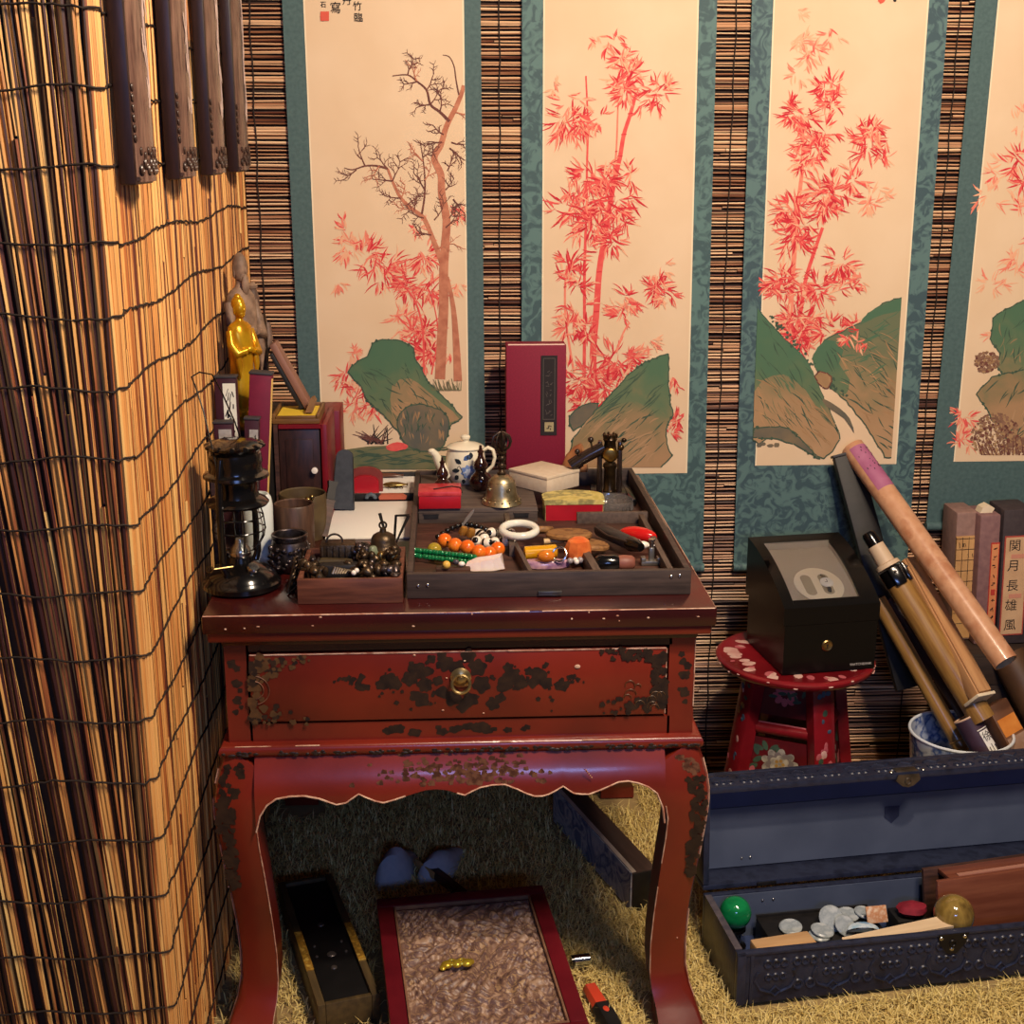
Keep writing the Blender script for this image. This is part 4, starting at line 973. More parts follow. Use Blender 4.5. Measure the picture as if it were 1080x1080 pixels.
mb = MB(); robed(mb, qh, .028); mb.build('figure', M('dark_stone', (112, 88, 74), (80, 62, 54), rough=.6, scale=50, bump=.3), t, 60)
mb = MB(); mb.lathe([(0, 0), (.010, 0), (.011, .006), (.005, .012), (0, .013)], 0, 12, (0, 0, qh*.97)); mb.build('cap', stone, t)

# red folder case and dark slabs right of the cabinet
rx0, rx1 = at(338, 470, Y=2.79).x, at(357, 470, Y=2.79).x; rz1 = at(346, 433, Y=2.79).z
t = thing('red_case', 'tall red lacquer case with darker front, between the cabinet and the first scroll', 'case', ((rx0+rx1)/2, 2.79, TT), (0, 0, 0))
h_ = rz1-TT; w_ = rx1-rx0+.01
mb = MB(); mb.box((0, .05, h_/2), (w_, .10, h_), 0, .002); mb.build('case_body', crimson, t)
mb = MB(); mb.box((-.004, -.001, h_*.55), (w_-.018, .002, h_*.8)); mb.build('front_panel', lacq_d, t)
leather = M('grey_leather', (58, 62, 66), (46, 50, 54), rough=.55, scale=80, bump=.1)
p0 = onto(361, 540); p1 = at(364, 474, Y=p0.y+.025)
t = thing('spectacle_case', 'slate grey rounded case leaning upright in front of the red case', 'case', p0, aim(p0, p1))
h_ = (p1-p0).length
mb = MB(); n_ = 10; w2 = .017
mb.prism([(-w2-.006, -.008, .006), (w2+.008, -.008, .006)]+[(w2*math.cos(math.pi*k/n_)**1 if abs(math.cos(math.pi*k/n_)) > 1e-9 else 0, -.008, h_-.014+.014*math.sin(math.pi*k/n_)) for k in range(n_+1)], (0, .016, 0)); mb.build('case_body', leather, t)
mb = MB(); mb.tube([(-w2-.004, -.0085, .02), (-w2, -.0085, h_-.014)], .0008, 0, 5); mb.tube([(w2+.006, -.0085, .02), (w2, -.0085, h_-.014)], .0008, 0, 5); mb.build('seam', black_matte, t)
p0 = onto(341, 566, TT+.004); p1 = at(351, 508, Y=p0.y+.05)
t = thing('sheathed_knife', 'dark wooden sheathed knife leaning upright beside the wooden cups', 'knife', p0, aim(p0, p1, .4)); h_ = (p1-p0).length
mb = MB(); mb.loft([[(.009*a, -.005, z), (.009*a, .005, z), (-.009*a, .005, z), (-.009*a, -.005, z)] for z, a in ((.0, .8), (.03, 1), (h_*.62, 1), (h_*.64, 1.15), (h_*.67, 1.15))], 0); mb.build('sheath', dark_wood, t)
mb = MB(); mb.loft([[(.008*a, -.005, z), (.008*a, .005, z), (-.008*a, .005, z), (-.008*a, -.005, z)] for z, a in ((h_*.675, .9), (h_*.75, 1.0), (h_*.9, .9), (h_, 1.2))], 0); mb.build('grip', black_matte, t)

# white sheet and the black rimmed display tray
t = simple('white_card', 'white card lying flat behind the small wooden tray', 'card', white_paper, lambda mb: mb.box((0, 0, .002), (.162, .27, .004), 0, .0008), (-.158, 2.595, TT))
D0 = Vector((-.139, 2.84, TT))
t = thing('display_tray', 'black rimmed display tray with a white bed, behind the white card', 'tray', D0)
mb = MB(); mb.box((0, 0, .004), (.134, .19, .008)); mb.build('white_bed', white_paper, t)
mb = MB()
for x, y, a, b in ((0, -.096, .144, .008), (0, .096, .144, .008), (-.069, 0, .008, .186), (.069, 0, .008, .186)): mb.box((x, y, .009), (a, b, .017), 0, .001)
mb.build('rim', black_matte, t)
zb_ = TT+.0085
q = onto(385, 520, zb_)
t = thing('red_dome_case', 'round topped crimson case standing in the black rimmed tray', 'case', (q.x, q.y, zb_))
mb = MB(); mb.prism([(-.03, 0, 0), (.03, 0, 0)]+[(.03*math.cos(math.pi*k/14), 0, .022+.016*math.sin(math.pi*k/14)) for k in range(15)], (0, .012, 0)); mb.build('front', red_paint, t)
mb = MB(); mb.prism([(-.035, 0.0125, 0), (.038, .0125, 0)]+[(.0015+.0365*math.cos(math.pi*k/14), .0125, .034+.020*math.sin(math.pi*k/14)) for k in range(15)], (0, .012, 0)); mb.build('back', M('brick_red', (128, 50, 44), (112, 42, 38), rough=.6, scale=30), t)
def fish(mb, L, r, m=0):
    mb.loft([[(x*L, r*a*math.cos(2*math.pi*k/10), r*.7*(1+.9*a*math.sin(2*math.pi*k/10))) for k in range(10)] for x, a in ((-.5, .15), (-.38, .7), (-.15, 1), (.1, .9), (.32, .5), (.42, .25), (.5, .6))], m)
q = onto(417, 515, zb_); simple('brass_beetle', 'gleaming brass ornament lying on the white bed of the display tray', 'ornament', aged_brass, lambda mb: (fish(mb, .055, .010), [mb.tube([(x, s*.008, .006), (x+.004, s*.016, .003)], .0014, 0, 5) for x in (-.015, 0, .012) for s in (-1, 1)]), (q.x, q.y+.006, zb_))
q = onto(411, 505, zb_); simple('brown_scarab', 'long brown ornament behind the brass one in the display tray', 'ornament', M('brown_glaze', (112, 70, 52), (84, 52, 40), rough=.3, scale=30), lambda mb: fish(mb, .062, .008), (q.x, q.y+.012, zb_), (0, 0, R(-4)))
q = onto(414, 527, zb_); simple('terracotta_bar', 'flat terracotta bar at the front of the display tray', 'ornament', M('terracotta', (184, 96, 68), (166, 82, 60), rough=.5, scale=20), lambda mb: mb.prism([(-.028, 0, 0), (.028, 0, 0), (.030, 0, .005), (.022, 0, .010), (-.024, 0, .011), (-.029, 0, .006)], (0, .014, 0)), (q.x, q.y, zb_))
q = onto(391, 527, zb_); simple('grey_crescent', 'small grey crescent stone at the front of the display tray', 'stone', M('blue_grey_stone', (92, 104, 112), (60, 70, 78), rough=.3, scale=40), lambda mb: mb.torus((0, .006, .001), .009, .0042, 0, (R(90), 0, 0), 14, 8, 0, math.pi), (q.x, q.y, zb_))

# small wooden tray of bronzes
A0 = Vector((-.1655, 2.178, TT)); AW, AD, AH = .173, .180, .043
t = thing('trinket_tray', 'small reddish wooden tray heaped with dark bronze trinkets, in front of the white card', 'tray', A0)
mb = MB(); mb.box((0, 0, .011), (AW-.016, AD-.016, .022)); mb.build('tray_floor', dark_wood, t)
mb = MB(); mb.box((0, -AD/2+.004, AH/2), (AW, .008, AH), 0, .001); mb.build('front_board', brown_wood, t)
mb = MB(); mb.box((0, AD/2-.004, AH/2), (AW, .008, AH), 0, .001); mb.build('back_board', brown_wood, t)
for s in (-1, 1): mb = MB(); mb.box((s*(AW/2-.004), 0, AH/2), (.008, AD-.018, AH), 0, .001); mb.build('side_board', brown_wood, t)
zt_ = TT+.0225
q = onto(405, 606, zt_); 
t = thing('bronze_bell', 'squat dark bronze hand bell on the right side of the small tray', 'bell', (q.x-.002, 2.215, zt_+.0255))
mb = MB(); mb.lathe([(.029, 0), (.031, .003), (.027, .009), (.024, .014), (.022, .016), (.021, .026), (.018, .032), (.012, .036), (.006, .038), (.005, .044), (0, .046)], 0, 28); mb.lathe([(.029, 0), (.024, .010), (.018, .028), (0, .032)], 0, 28); mb.build('bell_body', bronze, t)
mb = MB(); mb.torus((0, 0, .050), .006, .0018, 0, (R(90), 0, 0), 14, 6); mb.build('loop', bronze, t)
simple('bronze_block', 'flat dark bronze block that the hand bell sits on', 'ornament', bronze, lambda mb: mb.box((0, 0, .0125), (.05, .05, .025), 0, .003), (q.x-.002, 2.215, zt_), (0, 0, .3))
t = thing('ribbed_box', 'little ribbed bronze box with a ring handle, at the back of the small tray', 'box', (-.194, 2.222, zt_))
mb = MB(); mb.box((0, 0, .022), (.060, .04, .044), 0, .002)
for k in range(6): mb.box((-.026+k*.0104, -.0215, .024), (.004, .003, .036), 0, .001)
mb.build('box_body', bronze, t)
mb = MB(); mb.torus((-.006, 0, .044), .014, .0018, 0, (R(80), 0, 0), 20, 6, 0, math.pi); mb.build('ring_handle', bronze, t)
simple('dark_ingot', 'black oblong block lying at the front of the small tray', 'ornament', black_matte, lambda mb: mb.box((0, 0, .013), (.072, .024, .026), 0, .004), (-.185, 2.158, zt_), (0, 0, .05))
simple('dark_bar', 'brown carved bar lying across the small tray behind the black oblong block', 'ornament', M('olive_bronze', (88, 74, 48), (58, 46, 32), rough=.5, metal=.4, scale=40), lambda mb: mb.tube([(-.042, 0, .006), (-.02, 0, .008), (.02, 0, .007), (.042, 0, .006)], [.005, .007, .006, .004], 0, 8), (-.196, 2.188, zt_+.012))
ORN = ['left of the bell, at the front of the small wooden tray', 'of tarnished silver, in front of the bell', 'in the front right of the small wooden tray', 'of brighter brass, against the right side of the bell',
       'heaped against the left foot of the bell', 'in the front left corner of the small wooden tray', 'of tarnished silver, at the left wall of the small tray', 'just right of the black oblong block', 'behind the brass piece, on the right wall of the small tray',
       'against the front board, left of the pale shell', 'of tarnished silver, between bell and ribbed box', 'of tarnished silver, in the front right corner of the small tray', 'against the front board, right of the white beads']
def trinket(mb, k):
    rr = random.Random(k*13+5); mb.T = Matrix.Scale(1.5, 4)
    for j in range(9):
        mb.ball((rr.uniform(-.010, .010), rr.uniform(-.008, .008), .006+rr.uniform(0, .012)), (rr.uniform(.003, .0075), rr.uniform(.003, .006), rr.uniform(.003, .006)), 0, 8, 6, (rr.random()*3, rr.random()*3, 0))
    mb.torus((rr.uniform(-.006, .006), -.004, .011), .006, .0018, 0, (rr.random()*3, rr.random(), 0), 14, 6)
    mb.tube([(-.012, -.002, .004), (0, -.006, .010), (.013, -.002, .006)], .0022, 0, 6)
for k, (x, y, z, m) in enumerate(((-.148, 2.142, 0, bronze), (-.126, 2.150, 0, pewter), (-.104, 2.140, 0, bronze), (-.112, 2.168, .006, aged_brass), (-.140, 2.170, .010, bronze), (-.236, 2.150, 0, bronze), (-.232, 2.182, 0, pewter),
                                   (-.160, 2.150, .0, bronze), (-.098, 2.172, .014, bronze), (-.222, 2.120, 0, bronze), (-.150, 2.196, .012, pewter), (-.098, 2.112, 0, pewter), (-.128, 2.116, 0, bronze))):
    simple('bronze_ornament', 'small dark bronze ornament ' + ORN[k], 'ornament', m, lambda mb, k=k: trinket(mb, k), (x, y, zt_+.002+z*1.4), (0, 0, k*1.3), 'bronze ornaments in the small tray')
simple('silver_leaf', 'pale silvery curled shell near the front left of the small tray', 'ornament', M('pale_silver', (176, 160, 136), (120, 104, 84), rough=.35, metal=.7, scale=50), lambda mb: [mb.tube([(-.014+.004*k, -.004, .004), (-.010+.004*k, 0, .014-.001*k), (-.004+.004*k, .006, .005)], .0022, 0, 6) for k in range(6)], (-.182, 2.122, zt_+.016))
for k, (u, v) in enumerate(((366, 607), (369, 602))):
    simple('white_bead', ('lower' if k == 0 else 'upper') + ' of two white beads at the front of the small tray', 'bead', pearl, lambda mb: mb.ball((0, 0, .0045), .0045, 0, 10, 8), (-.160+k*.004, 2.108+k*.012, zt_+.020), (0, 0, 0), 'white beads in the small tray')
simple('green_stone', 'pale green cut stone in the middle of the small tray', 'stone', M('celadon_stone', (134, 142, 116), (108, 118, 92), rough=.3, scale=30), lambda mb: mb.box((0, 0, .008), (.018, .014, .016), 0, .003, None, .6), (-.132, 2.190, zt_+.030), (0, 0, .6))
simple('black_ball', 'glossy black ball behind the hand bell', 'ball', black_lacquer, lambda mb: mb.ball((0, 0, .014), .014, 0, 18, 12), (-.151, 2.236, zt_+.012))
# on the white card
zc_ = TT+.0045
simple('amber_nut', 'pale orange amber bead pile at the back of the small tray', 'bead', M('amber_pale', (222, 160, 96), (206, 130, 70), rough=.3, scale=20, sss=.2), lambda mb: (mb.ball((0, 0, .014), (.014, .011, .014), 0, 14, 10), mb.ball((.012, .004, .022), (.008, .007, .008), 0, 10, 8)), (-.137, 2.302, TT+.0045))
def bead_row(name, label, cat, pts, r, mat, bead='bead', cordm=None, closed=False, jit=0):
    t = thing(name, label, cat, pts[0]); o0 = None
    for i, q in enumerate(pts):
        if o0 is None:
            mb = MB(); mb.ball((0, 0, 0), r, 0, 14, 10); mb.torus((0, 0, 0), r*.35, r*.05, 0); o0 = mb.build(bead, mat, t); o = o0
        else:
            o = o0.copy(); COL.objects.link(o); o.parent = t
        o.location = Vector(q)-Vector(pts[0]); o.rotation_euler = (random.random(), random.random(), random.random())
    mb = MB(t); mb.tube(list(pts)+([pts[0]] if closed else []), max(.0008, r*.12), 0, 5); mb.build('cord', cordm or cord_mat, t)
    return t
bead_row('purple_bead_string', 'short string of purple and dark beads behind the small tray', 'beads', [Vector((-.180+.0115*k, 2.300+.012*math.sin(k*.9), zc_+.0065)) for k in range(4)], .0062, M('purple_bead', (112, 48, 62), rough=.2))
t = thing('wire_stand', 'small black wire A-shaped stand behind the bronze hand bell', 'stand', (-.093, 2.36, zc_))
mb = MB(); mb.tube([(-.035, 0, .075), (-.016, -.01, .0), (.018, .0, .07)], .0032, 0, 7); mb.build('front_legs', black_matte, t)
mb = MB(); mb.tube([(.018, .002, .07), (-.006, .015, .066), (-.012, .035, .0)], .0026, 0, 7); mb.build('rear_leg', black_matte, t)
t = thing('bronze_deer_plate', 'pierced bronze plate leaning on the left side of the small tray', 'ornament', (-.270, 2.165, TT+.0015), (0, R(14), R(-12)))
mb = MB()
for k in range(16): mb.torus((random.uniform(-.002, .002), random.uniform(-.022, .022), random.uniform(.008, .058)), random.uniform(.004, .008), .0016, 0, (0, R(90), random.uniform(-.4, .4)), 12, 6)
mb.tube([(0, -.026, .002), (0, -.024, .06)], .002, 0, 6); mb.tube([(0, .026, .002), (0, .022, .066)], .002, 0, 6); mb.tube([(0, -.026, .002), (0, .026, .002)], .002, 0, 6)
mb.build('pierced_plate', bronze, t)
p0 = Vector((-.418, 2.315, TT+.002)); p1 = at(214, 493, Y=2.33)
t = thing('wooden_paddle', 'dark brown narrow wooden paddle standing against the reed wall, left of the lantern', 'paddle', p0, aim(p0, Vector((-.421, 2.335, p1.z)))); h_ = p1.z-TT
mb = MB(); mb.loft([[(.004, -.014*a, z), (.004, .014*a, z), (-.004, .014*a, z), (-.004, -.014*a, z)] for z, a in ((0, .7), (.02, .9), (h_*.6, 1), (h_*.92, 1), (h_*.98, .7), (h_, .3))]); mb.build('paddle', dark_wood, t)
# ------------------------------------------------------------------ the big compartment tray
BX, BYF, BYB = (-.0725, .405), 2.107, 2.842
BH = .0435; bw = BX[1]-BX[0]; bc = (BX[0]+BX[1])/2
t = thing('compartment_tray', 'large dark compartment tray full of beads and stones on the right of the table', 'tray', (bc, BYF, TT))
tray_m = M('tray_ebony', (56, 46, 42), (76, 62, 56), rough=.5, scale=12, stretch=(1, 9, 9), bump=.12)
tray_i = M('tray_inside', (76, 62, 54), (94, 78, 68), rough=.6, scale=16, stretch=(9, 1, 9))
mb = MB(t); mb.box((bc, 2.318, TT+.007), (bw-.02, .40, .014)); mb.box((bc, 2.678, TT+.004), (bw-.02, .315, .008)); mb.build('tray_floor', dark_wood, t)
mb = MB(t); mb.box((bc, BYF+.006, TT+BH/2), (bw, .012, BH), 0, .0015); fb = mb.build('front_board', tray_m, t)
mb = MB(t); mb.box((bc+.002, BYF+.0135, TT+BH-.009), (bw-.03, .004, .012), 0, .001); mb.box((bc, BYF+.017, TT+BH-.013), (bw-.03, .004, .012), 0, .001); mb.build('inner_lip', tray_i, t)
for u, v in ((441, 618), (451, 617), (708, 608), (717, 607)):
    q = at(u, v, Y=BYF); mb = MB(t); mb.ball((q.x, BYF, q.z), (.0034, .0022, .0034), 0, 10, 7); mb.build('pin', steel, t)
q = at(580, 626, Y=BYF); mb = MB(t); mb.box((q.x, BYF-.002, TT+.007), (.040, .004, .008), 0, .001); mb.box((q.x, BYF-.004, TT+.0095), (.034, .003, .003), 0, .001); mb.build('latch', M('dull_steel', (120, 116, 108), rough=.4, metal=.9), t)
mb = MB(t); mb.box((BX[0]+.005, (BYF+BYB)/2, TT+BH/2), (.010, BYB-BYF-.026, BH), 0, .001); mb.build('side_board', tray_m, t)
mb = MB(t); mb.box((BX[1]-.005, (BYF+BYB)/2, TT+BH/2), (.010, BYB-BYF-.026, BH), 0, .001); mb.build('side_board', tray_m, t)
mb = MB(t); mb.box((bc, BYB-.005, TT+BH/2), (bw, .010, BH), 0, .001); mb.build('back_board', tray_m, t)
mb = MB(t); mb.box((BX[1]-.030, 2.31, TT+.008+.014), (.010, .36, .028), 0, .001); mb.build('divider', tray_i, t)
mb = MB(t); mb.box((BX[1]-.085, 2.506, TT+.008+.014), (.14, .010, .028), 0, .001); mb.build('divider', tray_i, t)
mb = MB(t); mb.box((.112, 2.40, TT+.008+.014), (.010, .22, .028), 0, .001); mb.build('divider', tray_i, t)
mb = MB(t); mb.box((.128, 2.22, TT+.008+.014), (.008, .19, .028), 0, .001, (0, 0, R(6))); mb.build('divider', tray_i, t)
mb = MB(t); mb.box((.243, 2.21, TT+.008+.015), (.014, .17, .030), 0, .001, (0, 0, R(4))); mb.build('divider', tray_i, t)
RZ = TT+.0395
t = thing('flat_case', 'flat grey brown case with two slot handles at the back of the large tray', 'case', (.057, 2.536, TT+.0085))
mb = MB(t); mb.box((.057, 2.536+.14, (TT+.0085+RZ)/2), (.236, .28, RZ-TT-.0085), 0, .0015); mb.box((.057, 2.536+.14, RZ-.008), (.238, .282, .0016), 0); mb.build('case_body', grey_wood, t)
for u in (455, 550):
    q = at(u, 548, Y=2.536); mb = MB(t); mb.box((q.x, 2.5352, TT+.024), (.028, .0025, .009), 0); mb.box((q.x, 2.5352, TT+.0290), (.032, .004, .0015), 1); mb.build('slot_handle', [black_matte, grey_wood], t)
RZ += .0004
# things on the flat case
q = onto(464, 537, RZ)
t = thing('red_box', 'small bright red box with a paler lid, left front of the flat case', 'box', (q.x, q.y+.001, RZ))
mb = MB(); mb.box((0, .036, .013), (.083, .070, .026), 0, .001); mb.build('box_base', red_paint, t)
mb = MB(); mb.box((0, .036, .030), (.085, .072, .009), 0, .0015)
mb.build('box_lid', M('worn_red', (206, 70, 76), (178, 36, 46), rough=.35, scale=50), t)
mb = MB(); mb.tube([(-.012, .02, .0355), (.006, .03, .0358), (.024, .040, .036), (.040, .030, .036), (.044, .012, .030)], .0013, 0, 6); mb.build('tie_cord', cord_mat, t)
gourd_m = M('dark_gourd', (44, 22, 18), (60, 30, 24), rough=.12, scale=20, coat=.6)
for u, v, sc_, lab in ((467, 506, 1.0, 'behind the small red box'), (507, 517, 1.22, 'between teapot and hand bell')):
    q = onto(u, v, RZ); t = thing('gourd_bottle', 'glossy dark brown double gourd bottle, ' + lab, 'bottle', (q.x, q.y, RZ), group='dark gourd bottles')
    if u == 467: t.location.y = 2.645
    mb = MB(); mb.T = Matrix.Scale(sc_, 4); mb.lathe([(0, 0), (.010, 0), (.017, .007), (.0195, .016), (.017, .025), (.011, .031), (.0085, .034), (.0115, .039), (.0125, .044), (.010, .050), (.006, .056), (.0045, .060), (.0042, .066), (0, .067)], 0, 28); mb.build('body', gourd_m, t)
    mb = MB(); mb.T = Matrix.Scale(sc_, 4); mb.lathe([(0, .066), (.0055, .066), (.0055, .069), (.003, .071), (.0022, .078), (0, .079)], 0, 14); mb.torus((0, 0, .034), .0088, .0012, 0, None, 20, 6); mb.build('stopper', gourd_m, t)
# white teapot with blue flowers
q = onto(490, 503, RZ); T0 = Vector((q.x+.002, 2.752, RZ))
t = thing('teapot', 'cream white teapot painted with a blue flower and dark leaves', 'teapot', T0)
pot_m = M('cream_glaze', (236, 228, 204), (230, 220, 194), rough=.15, scale=20, coat=.3)
mb = MB(); mb.lathe([(0, 0), (.030, 0), (.032, .003), (.037, .012), (.0415, .028), (.0425, .044), (.041, .060), (.0375, .070), (.036, .074), (.033, .074), (.036, .06), (.036, .02), (0, .008)], 0, 40); mb.build('body', pot_m, t)
mb = MB(); mb.lathe([(.0395, .0745), (.040, .0765), (.036, .0795), (.024, .084), (.010, .0865), (.006, .088), (.0065, .091), (.010, .094), (.0105, .098), (.007, .1015), (0, .102)], 0, 36); mb.build('lid', pot_m, t)
mb = MB(); mb.tube([(-.036, -.006, .018), (-.050, -.010, .030), (-.057, -.012, .048), (-.064, -.014, .064), (-.071, -.015, .070)], [.015, .0125, .010, .0078, .0068], 0, 14)
mb.ball((-.071, -.015, .0705), (.0085, .007, .0055), 0, 12, 8); mb.build('spout', pot_m, t)
mb = MB(); mb.tube([(.034, 0, .066), (.048, -.004, .074), (.058, -.006, .070), (.062, -.006, .054), (.058, -.005, .036), (.046, -.002, .022), (.036, 0, .018)], [.006, .0062, .006, .0056, .0054, .0055, .006], 0, 10, True, .7); mb.build('handle', pot_m, t)
mb = MB(); blue_g = M('blue_glaze', (112, 140, 196), (150, 172, 212), rough=.2, scale=60); leaf_g = M('leaf_glaze', (36, 44, 52), rough=.2)
def onpot(a, z):
    r = float(np.interp(z, [0, .012, .028, .044, .060, .070], [.032, .037, .0415, .0425, .041, .0375]))+.0004
    return Vector((r*math.sin(a), -r*math.cos(a), z))
def petal(a, z, ang, L, wd, m, off=0):
    pts = []
    for f, ww in ((0, 0), (.25, .8), (.5, 1), (.8, .6), (1, 0)): pts.append((f*L, ww*wd))
    ring = pts+[(x, -y) for x, y in pts[-2:0:-1]]
    vs = []
    for x, y in ring:
        du = x*math.cos(ang)-y*math.sin(ang); dz = x*math.sin(ang)+y*math.cos(ang); q_ = onpot(a+du/.042, z+dz); q_ += Vector((q_.x, q_.y, 0)).normalized()*off; vs.append(q_)
    mb.poly(vs, m)
ca, cz_ = .12, .030
for k in range(8): petal(ca, cz_, k*math.pi/4+.2, .017, .0058, 0, k*2e-5)
for k in range(6): petal(ca, cz_, k*math.pi/3, .009, .003, 2, .0004+k*2e-5)
for a, z, an, L in ((-.22, .048, 2.6, .018), (-.30, .034, 3.3, .020), (-.12, .056, .6, .018), (.02, .060, .3, .017), (-.40, .022, 3.9, .016), (-.1, .014, 4.4, .012), (.55, .040, .4, .016), (.6, .024, -.3, .016), (.3, .012, 4.9, .010), (.16, .066, .1, .010)): petal(a, z, an, L, .0050, 1, .0003)
mb.tube([onpot(-.5+.08*k, .030+.014*math.sin(k*.8)) for k in range(7)], .0006, 1, 5)
mb.build('painted_flowers', [blue_g, leaf_g, M('pale_blue_glaze', (196, 206, 224), rough=.2)], t, recalc=False)
# vajra bell
q = onto(530, 536, RZ); B0 = Vector((q.x, q.y+.040, RZ)); bell_m = M('bell_bronze', (190, 176, 142), (132, 116, 84), rough=.36, metal=.85, scale=30, bump=.15, bscale=70)
t = thing('hand_bell', 'brass hand bell with a caged prong handle, standing on the flat case', 'bell', B0)
mb = MB(); mb.lathe([(.0385, 0), (.0405, .001), (.0385, .005), (.034, .012), (.0305, .022), (.0285, .034), (.0265, .044), (.021, .053), (.013, .058), (.007, .060), (0, .060)], 0, 40); mb.lathe([(.0385, 0), (.032, .010), (.027, .034), (.020, .050), (0, .055)], 0, 30)
for k in range(16): a = 2*math.pi*k/16; mb.ball((.0372*math.cos(a), .0372*math.sin(a), .0085), (.0016, .0016, .003), 0, 7, 5)
for k in range(4):
    a = 2*math.pi*k/4-R(62); mb.torus((.0295*math.cos(a), .0295*math.sin(a), .032), .0045, .0012, 0, (R(90), 0, a+R(90)), 14, 6); mb.ball((.0295*math.cos(a), .0295*math.sin(a), .032), .0026, 0, 8, 6)
mb.torus((0, 0, .013), .0338, .0009, 0, None, 36, 6); mb.torus((0, 0, .046), .0257, .0009, 0, None, 36, 6)
mb.build('bell_body', bell_m, t)
mb = MB(); mb.lathe([(0, .060), (.009, .060), (.0095, .063), (.006, .066), (.005, .070), (.0085, .074), (.0085, .078), (.0055, .081), (.005, .086), (.0075, .090), (.0075, .094), (.005, .097), (.0055, .101), (.010, .103), (.0105, .106), (.006, .109), (0, .109)], 0, 20); mb.build('handle', bronze, t)
mb = MB()
mb.tube([(0, 0, .106), (0, 0, .128), (0, 0, .150)], [.004, .003, .0016], 0, 8)
for k in range(8):
    a = 2*math.pi*k/8+.2; mb.tube([(r*math.cos(a), r*math.sin(a), z) for r, z in ((.006, .108), (.0165, .116), (.0195, .126), (.016, .137), (.006, .144), (.002, .146))], [.0022, .0025, .0025, .0022, .0016, .001], 0, 8)
mb.build('prongs', M('vajra_metal', (116, 104, 92), (70, 60, 54), rough=.3, metal=.9, scale=40), t)
# cream box, upright maroon box, red and yellow tin
C0 = onto(566, 529, TT+.0505)
tin_top = TT+.0500
q = onto(607, 553, TT+.0085)
t = thing('paper_box', 'red fronted box with a mottled yellow green rounded lid, behind the brown wood slices', 'box', (q.x, 2.545, TT+.0085))
mb = MB()
for m_, z0_, z1_, g_ in ((0, 0, .033, 0),):
    mb.prism([(-.058, 0, z0_), (.058, 0, z0_), (.060, .02, z0_), (.060, .045, z0_)]+[(.060*math.cos(R(10*k)), .045+.035*math.sin(R(10*k)), z0_) for k in range(1, 18)]+[(-.060, .045, z0_), (-.060, .02, z0_)], (0, 0, z1_), 1)
mb.box((0, -.0006, .0165), (.114, .001, .033), 0)
ylw = M('yellow_green_paper', (190, 172, 92), [(214, 196, 120), (140, 132, 84), (206, 190, 112)], rough=.6, scale=30, lo=.35, hi=.65)
mb.build('box_base', [red_paint, ylw], t)
mb = MB(); mb.prism([(-.060, -.002, .033), (.060, -.002, .033), (.062, .02, .033), (.062, .045, .033)]+[(.062*math.cos(R(10*k)), .045+.037*math.sin(R(10*k)), .033) for k in range(1, 18)]+[(-.062, .045, .033), (-.062, .02, .033)], (0, 0, .009), 0, ms=0); mb.build('box_lid', ylw, t)
# the pale box spans the flat case
t = thing('cream_box', 'plain cream cardboard box lying at an angle before the upright maroon box', 'box', (.200, 2.705, TT+.0405+.0005), (0, R(0), R(42)))
BXm = M('cream_card', (214, 196, 172), (206, 186, 160), rough=.8, scale=80)
mb = MB(); mb.box((0, 0, .015), (.098, .110, .030), 0, .001); mb.build('box_base', BXm, t)
mb = MB(); mb.box((0, 0, .0325), (.100, .112, .006), 0, .001); mb.build('box_lid', BXm, t)
bx0, bx1 = at(534, 400, Y=2.865).x, at(597, 400, Y=2.865).x; bz = at(565, 364, Y=2.865).z
t = thing('slipcase_box', 'tall upright maroon slipcase box with a narrow black title label, behind the cream box', 'box', ((bx0+bx1)/2, 2.865, TT), (0, 0, R(0)))
w_ = bx1-bx0; h_ = bz-TT
mb = MB(); mb.box((0, .03, h_/2), (w_, .06, h_), 0, .0015); mb.build('case', maroon, t)
mb = MB(); mb.box((0, .004, h_+.0006), (w_-.008, .006, .0022), 0); mb.build('page_edge', M('page_edge', (240, 206, 190), rough=.8), t)
lx = (at(579, 400, Y=2.865).x)-(bx0+bx1)/2; lz0 = at(580, 459, Y=2.865).z-TT; lz1 = at(579, 375, Y=2.865).z-TT
mb = MB(); mb.box((lx, -.0006, (lz0+lz1)/2), (.036, .0014, lz1-lz0), 0); f0 = lz0+.036
for x, z, a, b in ((-.0125, (f0+lz1-.006)/2, .0014, lz1-.006-f0), (.0125, (f0+lz1-.006)/2, .0014, lz1-.006-f0), (0, lz1-.006, .0264, .0014), (0, f0, .0264, .0014)): mb.box((lx+x, -.0016, z), (a, .001, b), 1)
for k in range(5): 
    for j in range(5): mb.box((lx+random.uniform(-.006, .006), -.0016, f0+.016+k*.021+random.uniform(-.007, .007)), (random.uniform(.002, .010), .001, .0012), 1, 0, (0, random.choice((0, 1.2, -.6)), 0))
mb.box((lx+.001, -.0016, lz0+.019), (.020, .001, .021), 2)
for j in range(5): mb.box((lx+.001+random.uniform(-.004, .004), -.0023, lz0+.019+random.uniform(-.006, .006)), (random.uniform(.002, .006), .001, .0016), 0, 0, (0, random.choice((0, 1.57)), 0))
mb.build('title_label', [M('label_black', (34, 26, 28), rough=.7), M('label_grey', (84, 76, 72), rough=.7), M('seal_paper', (164, 150, 112), rough=.7)], t)

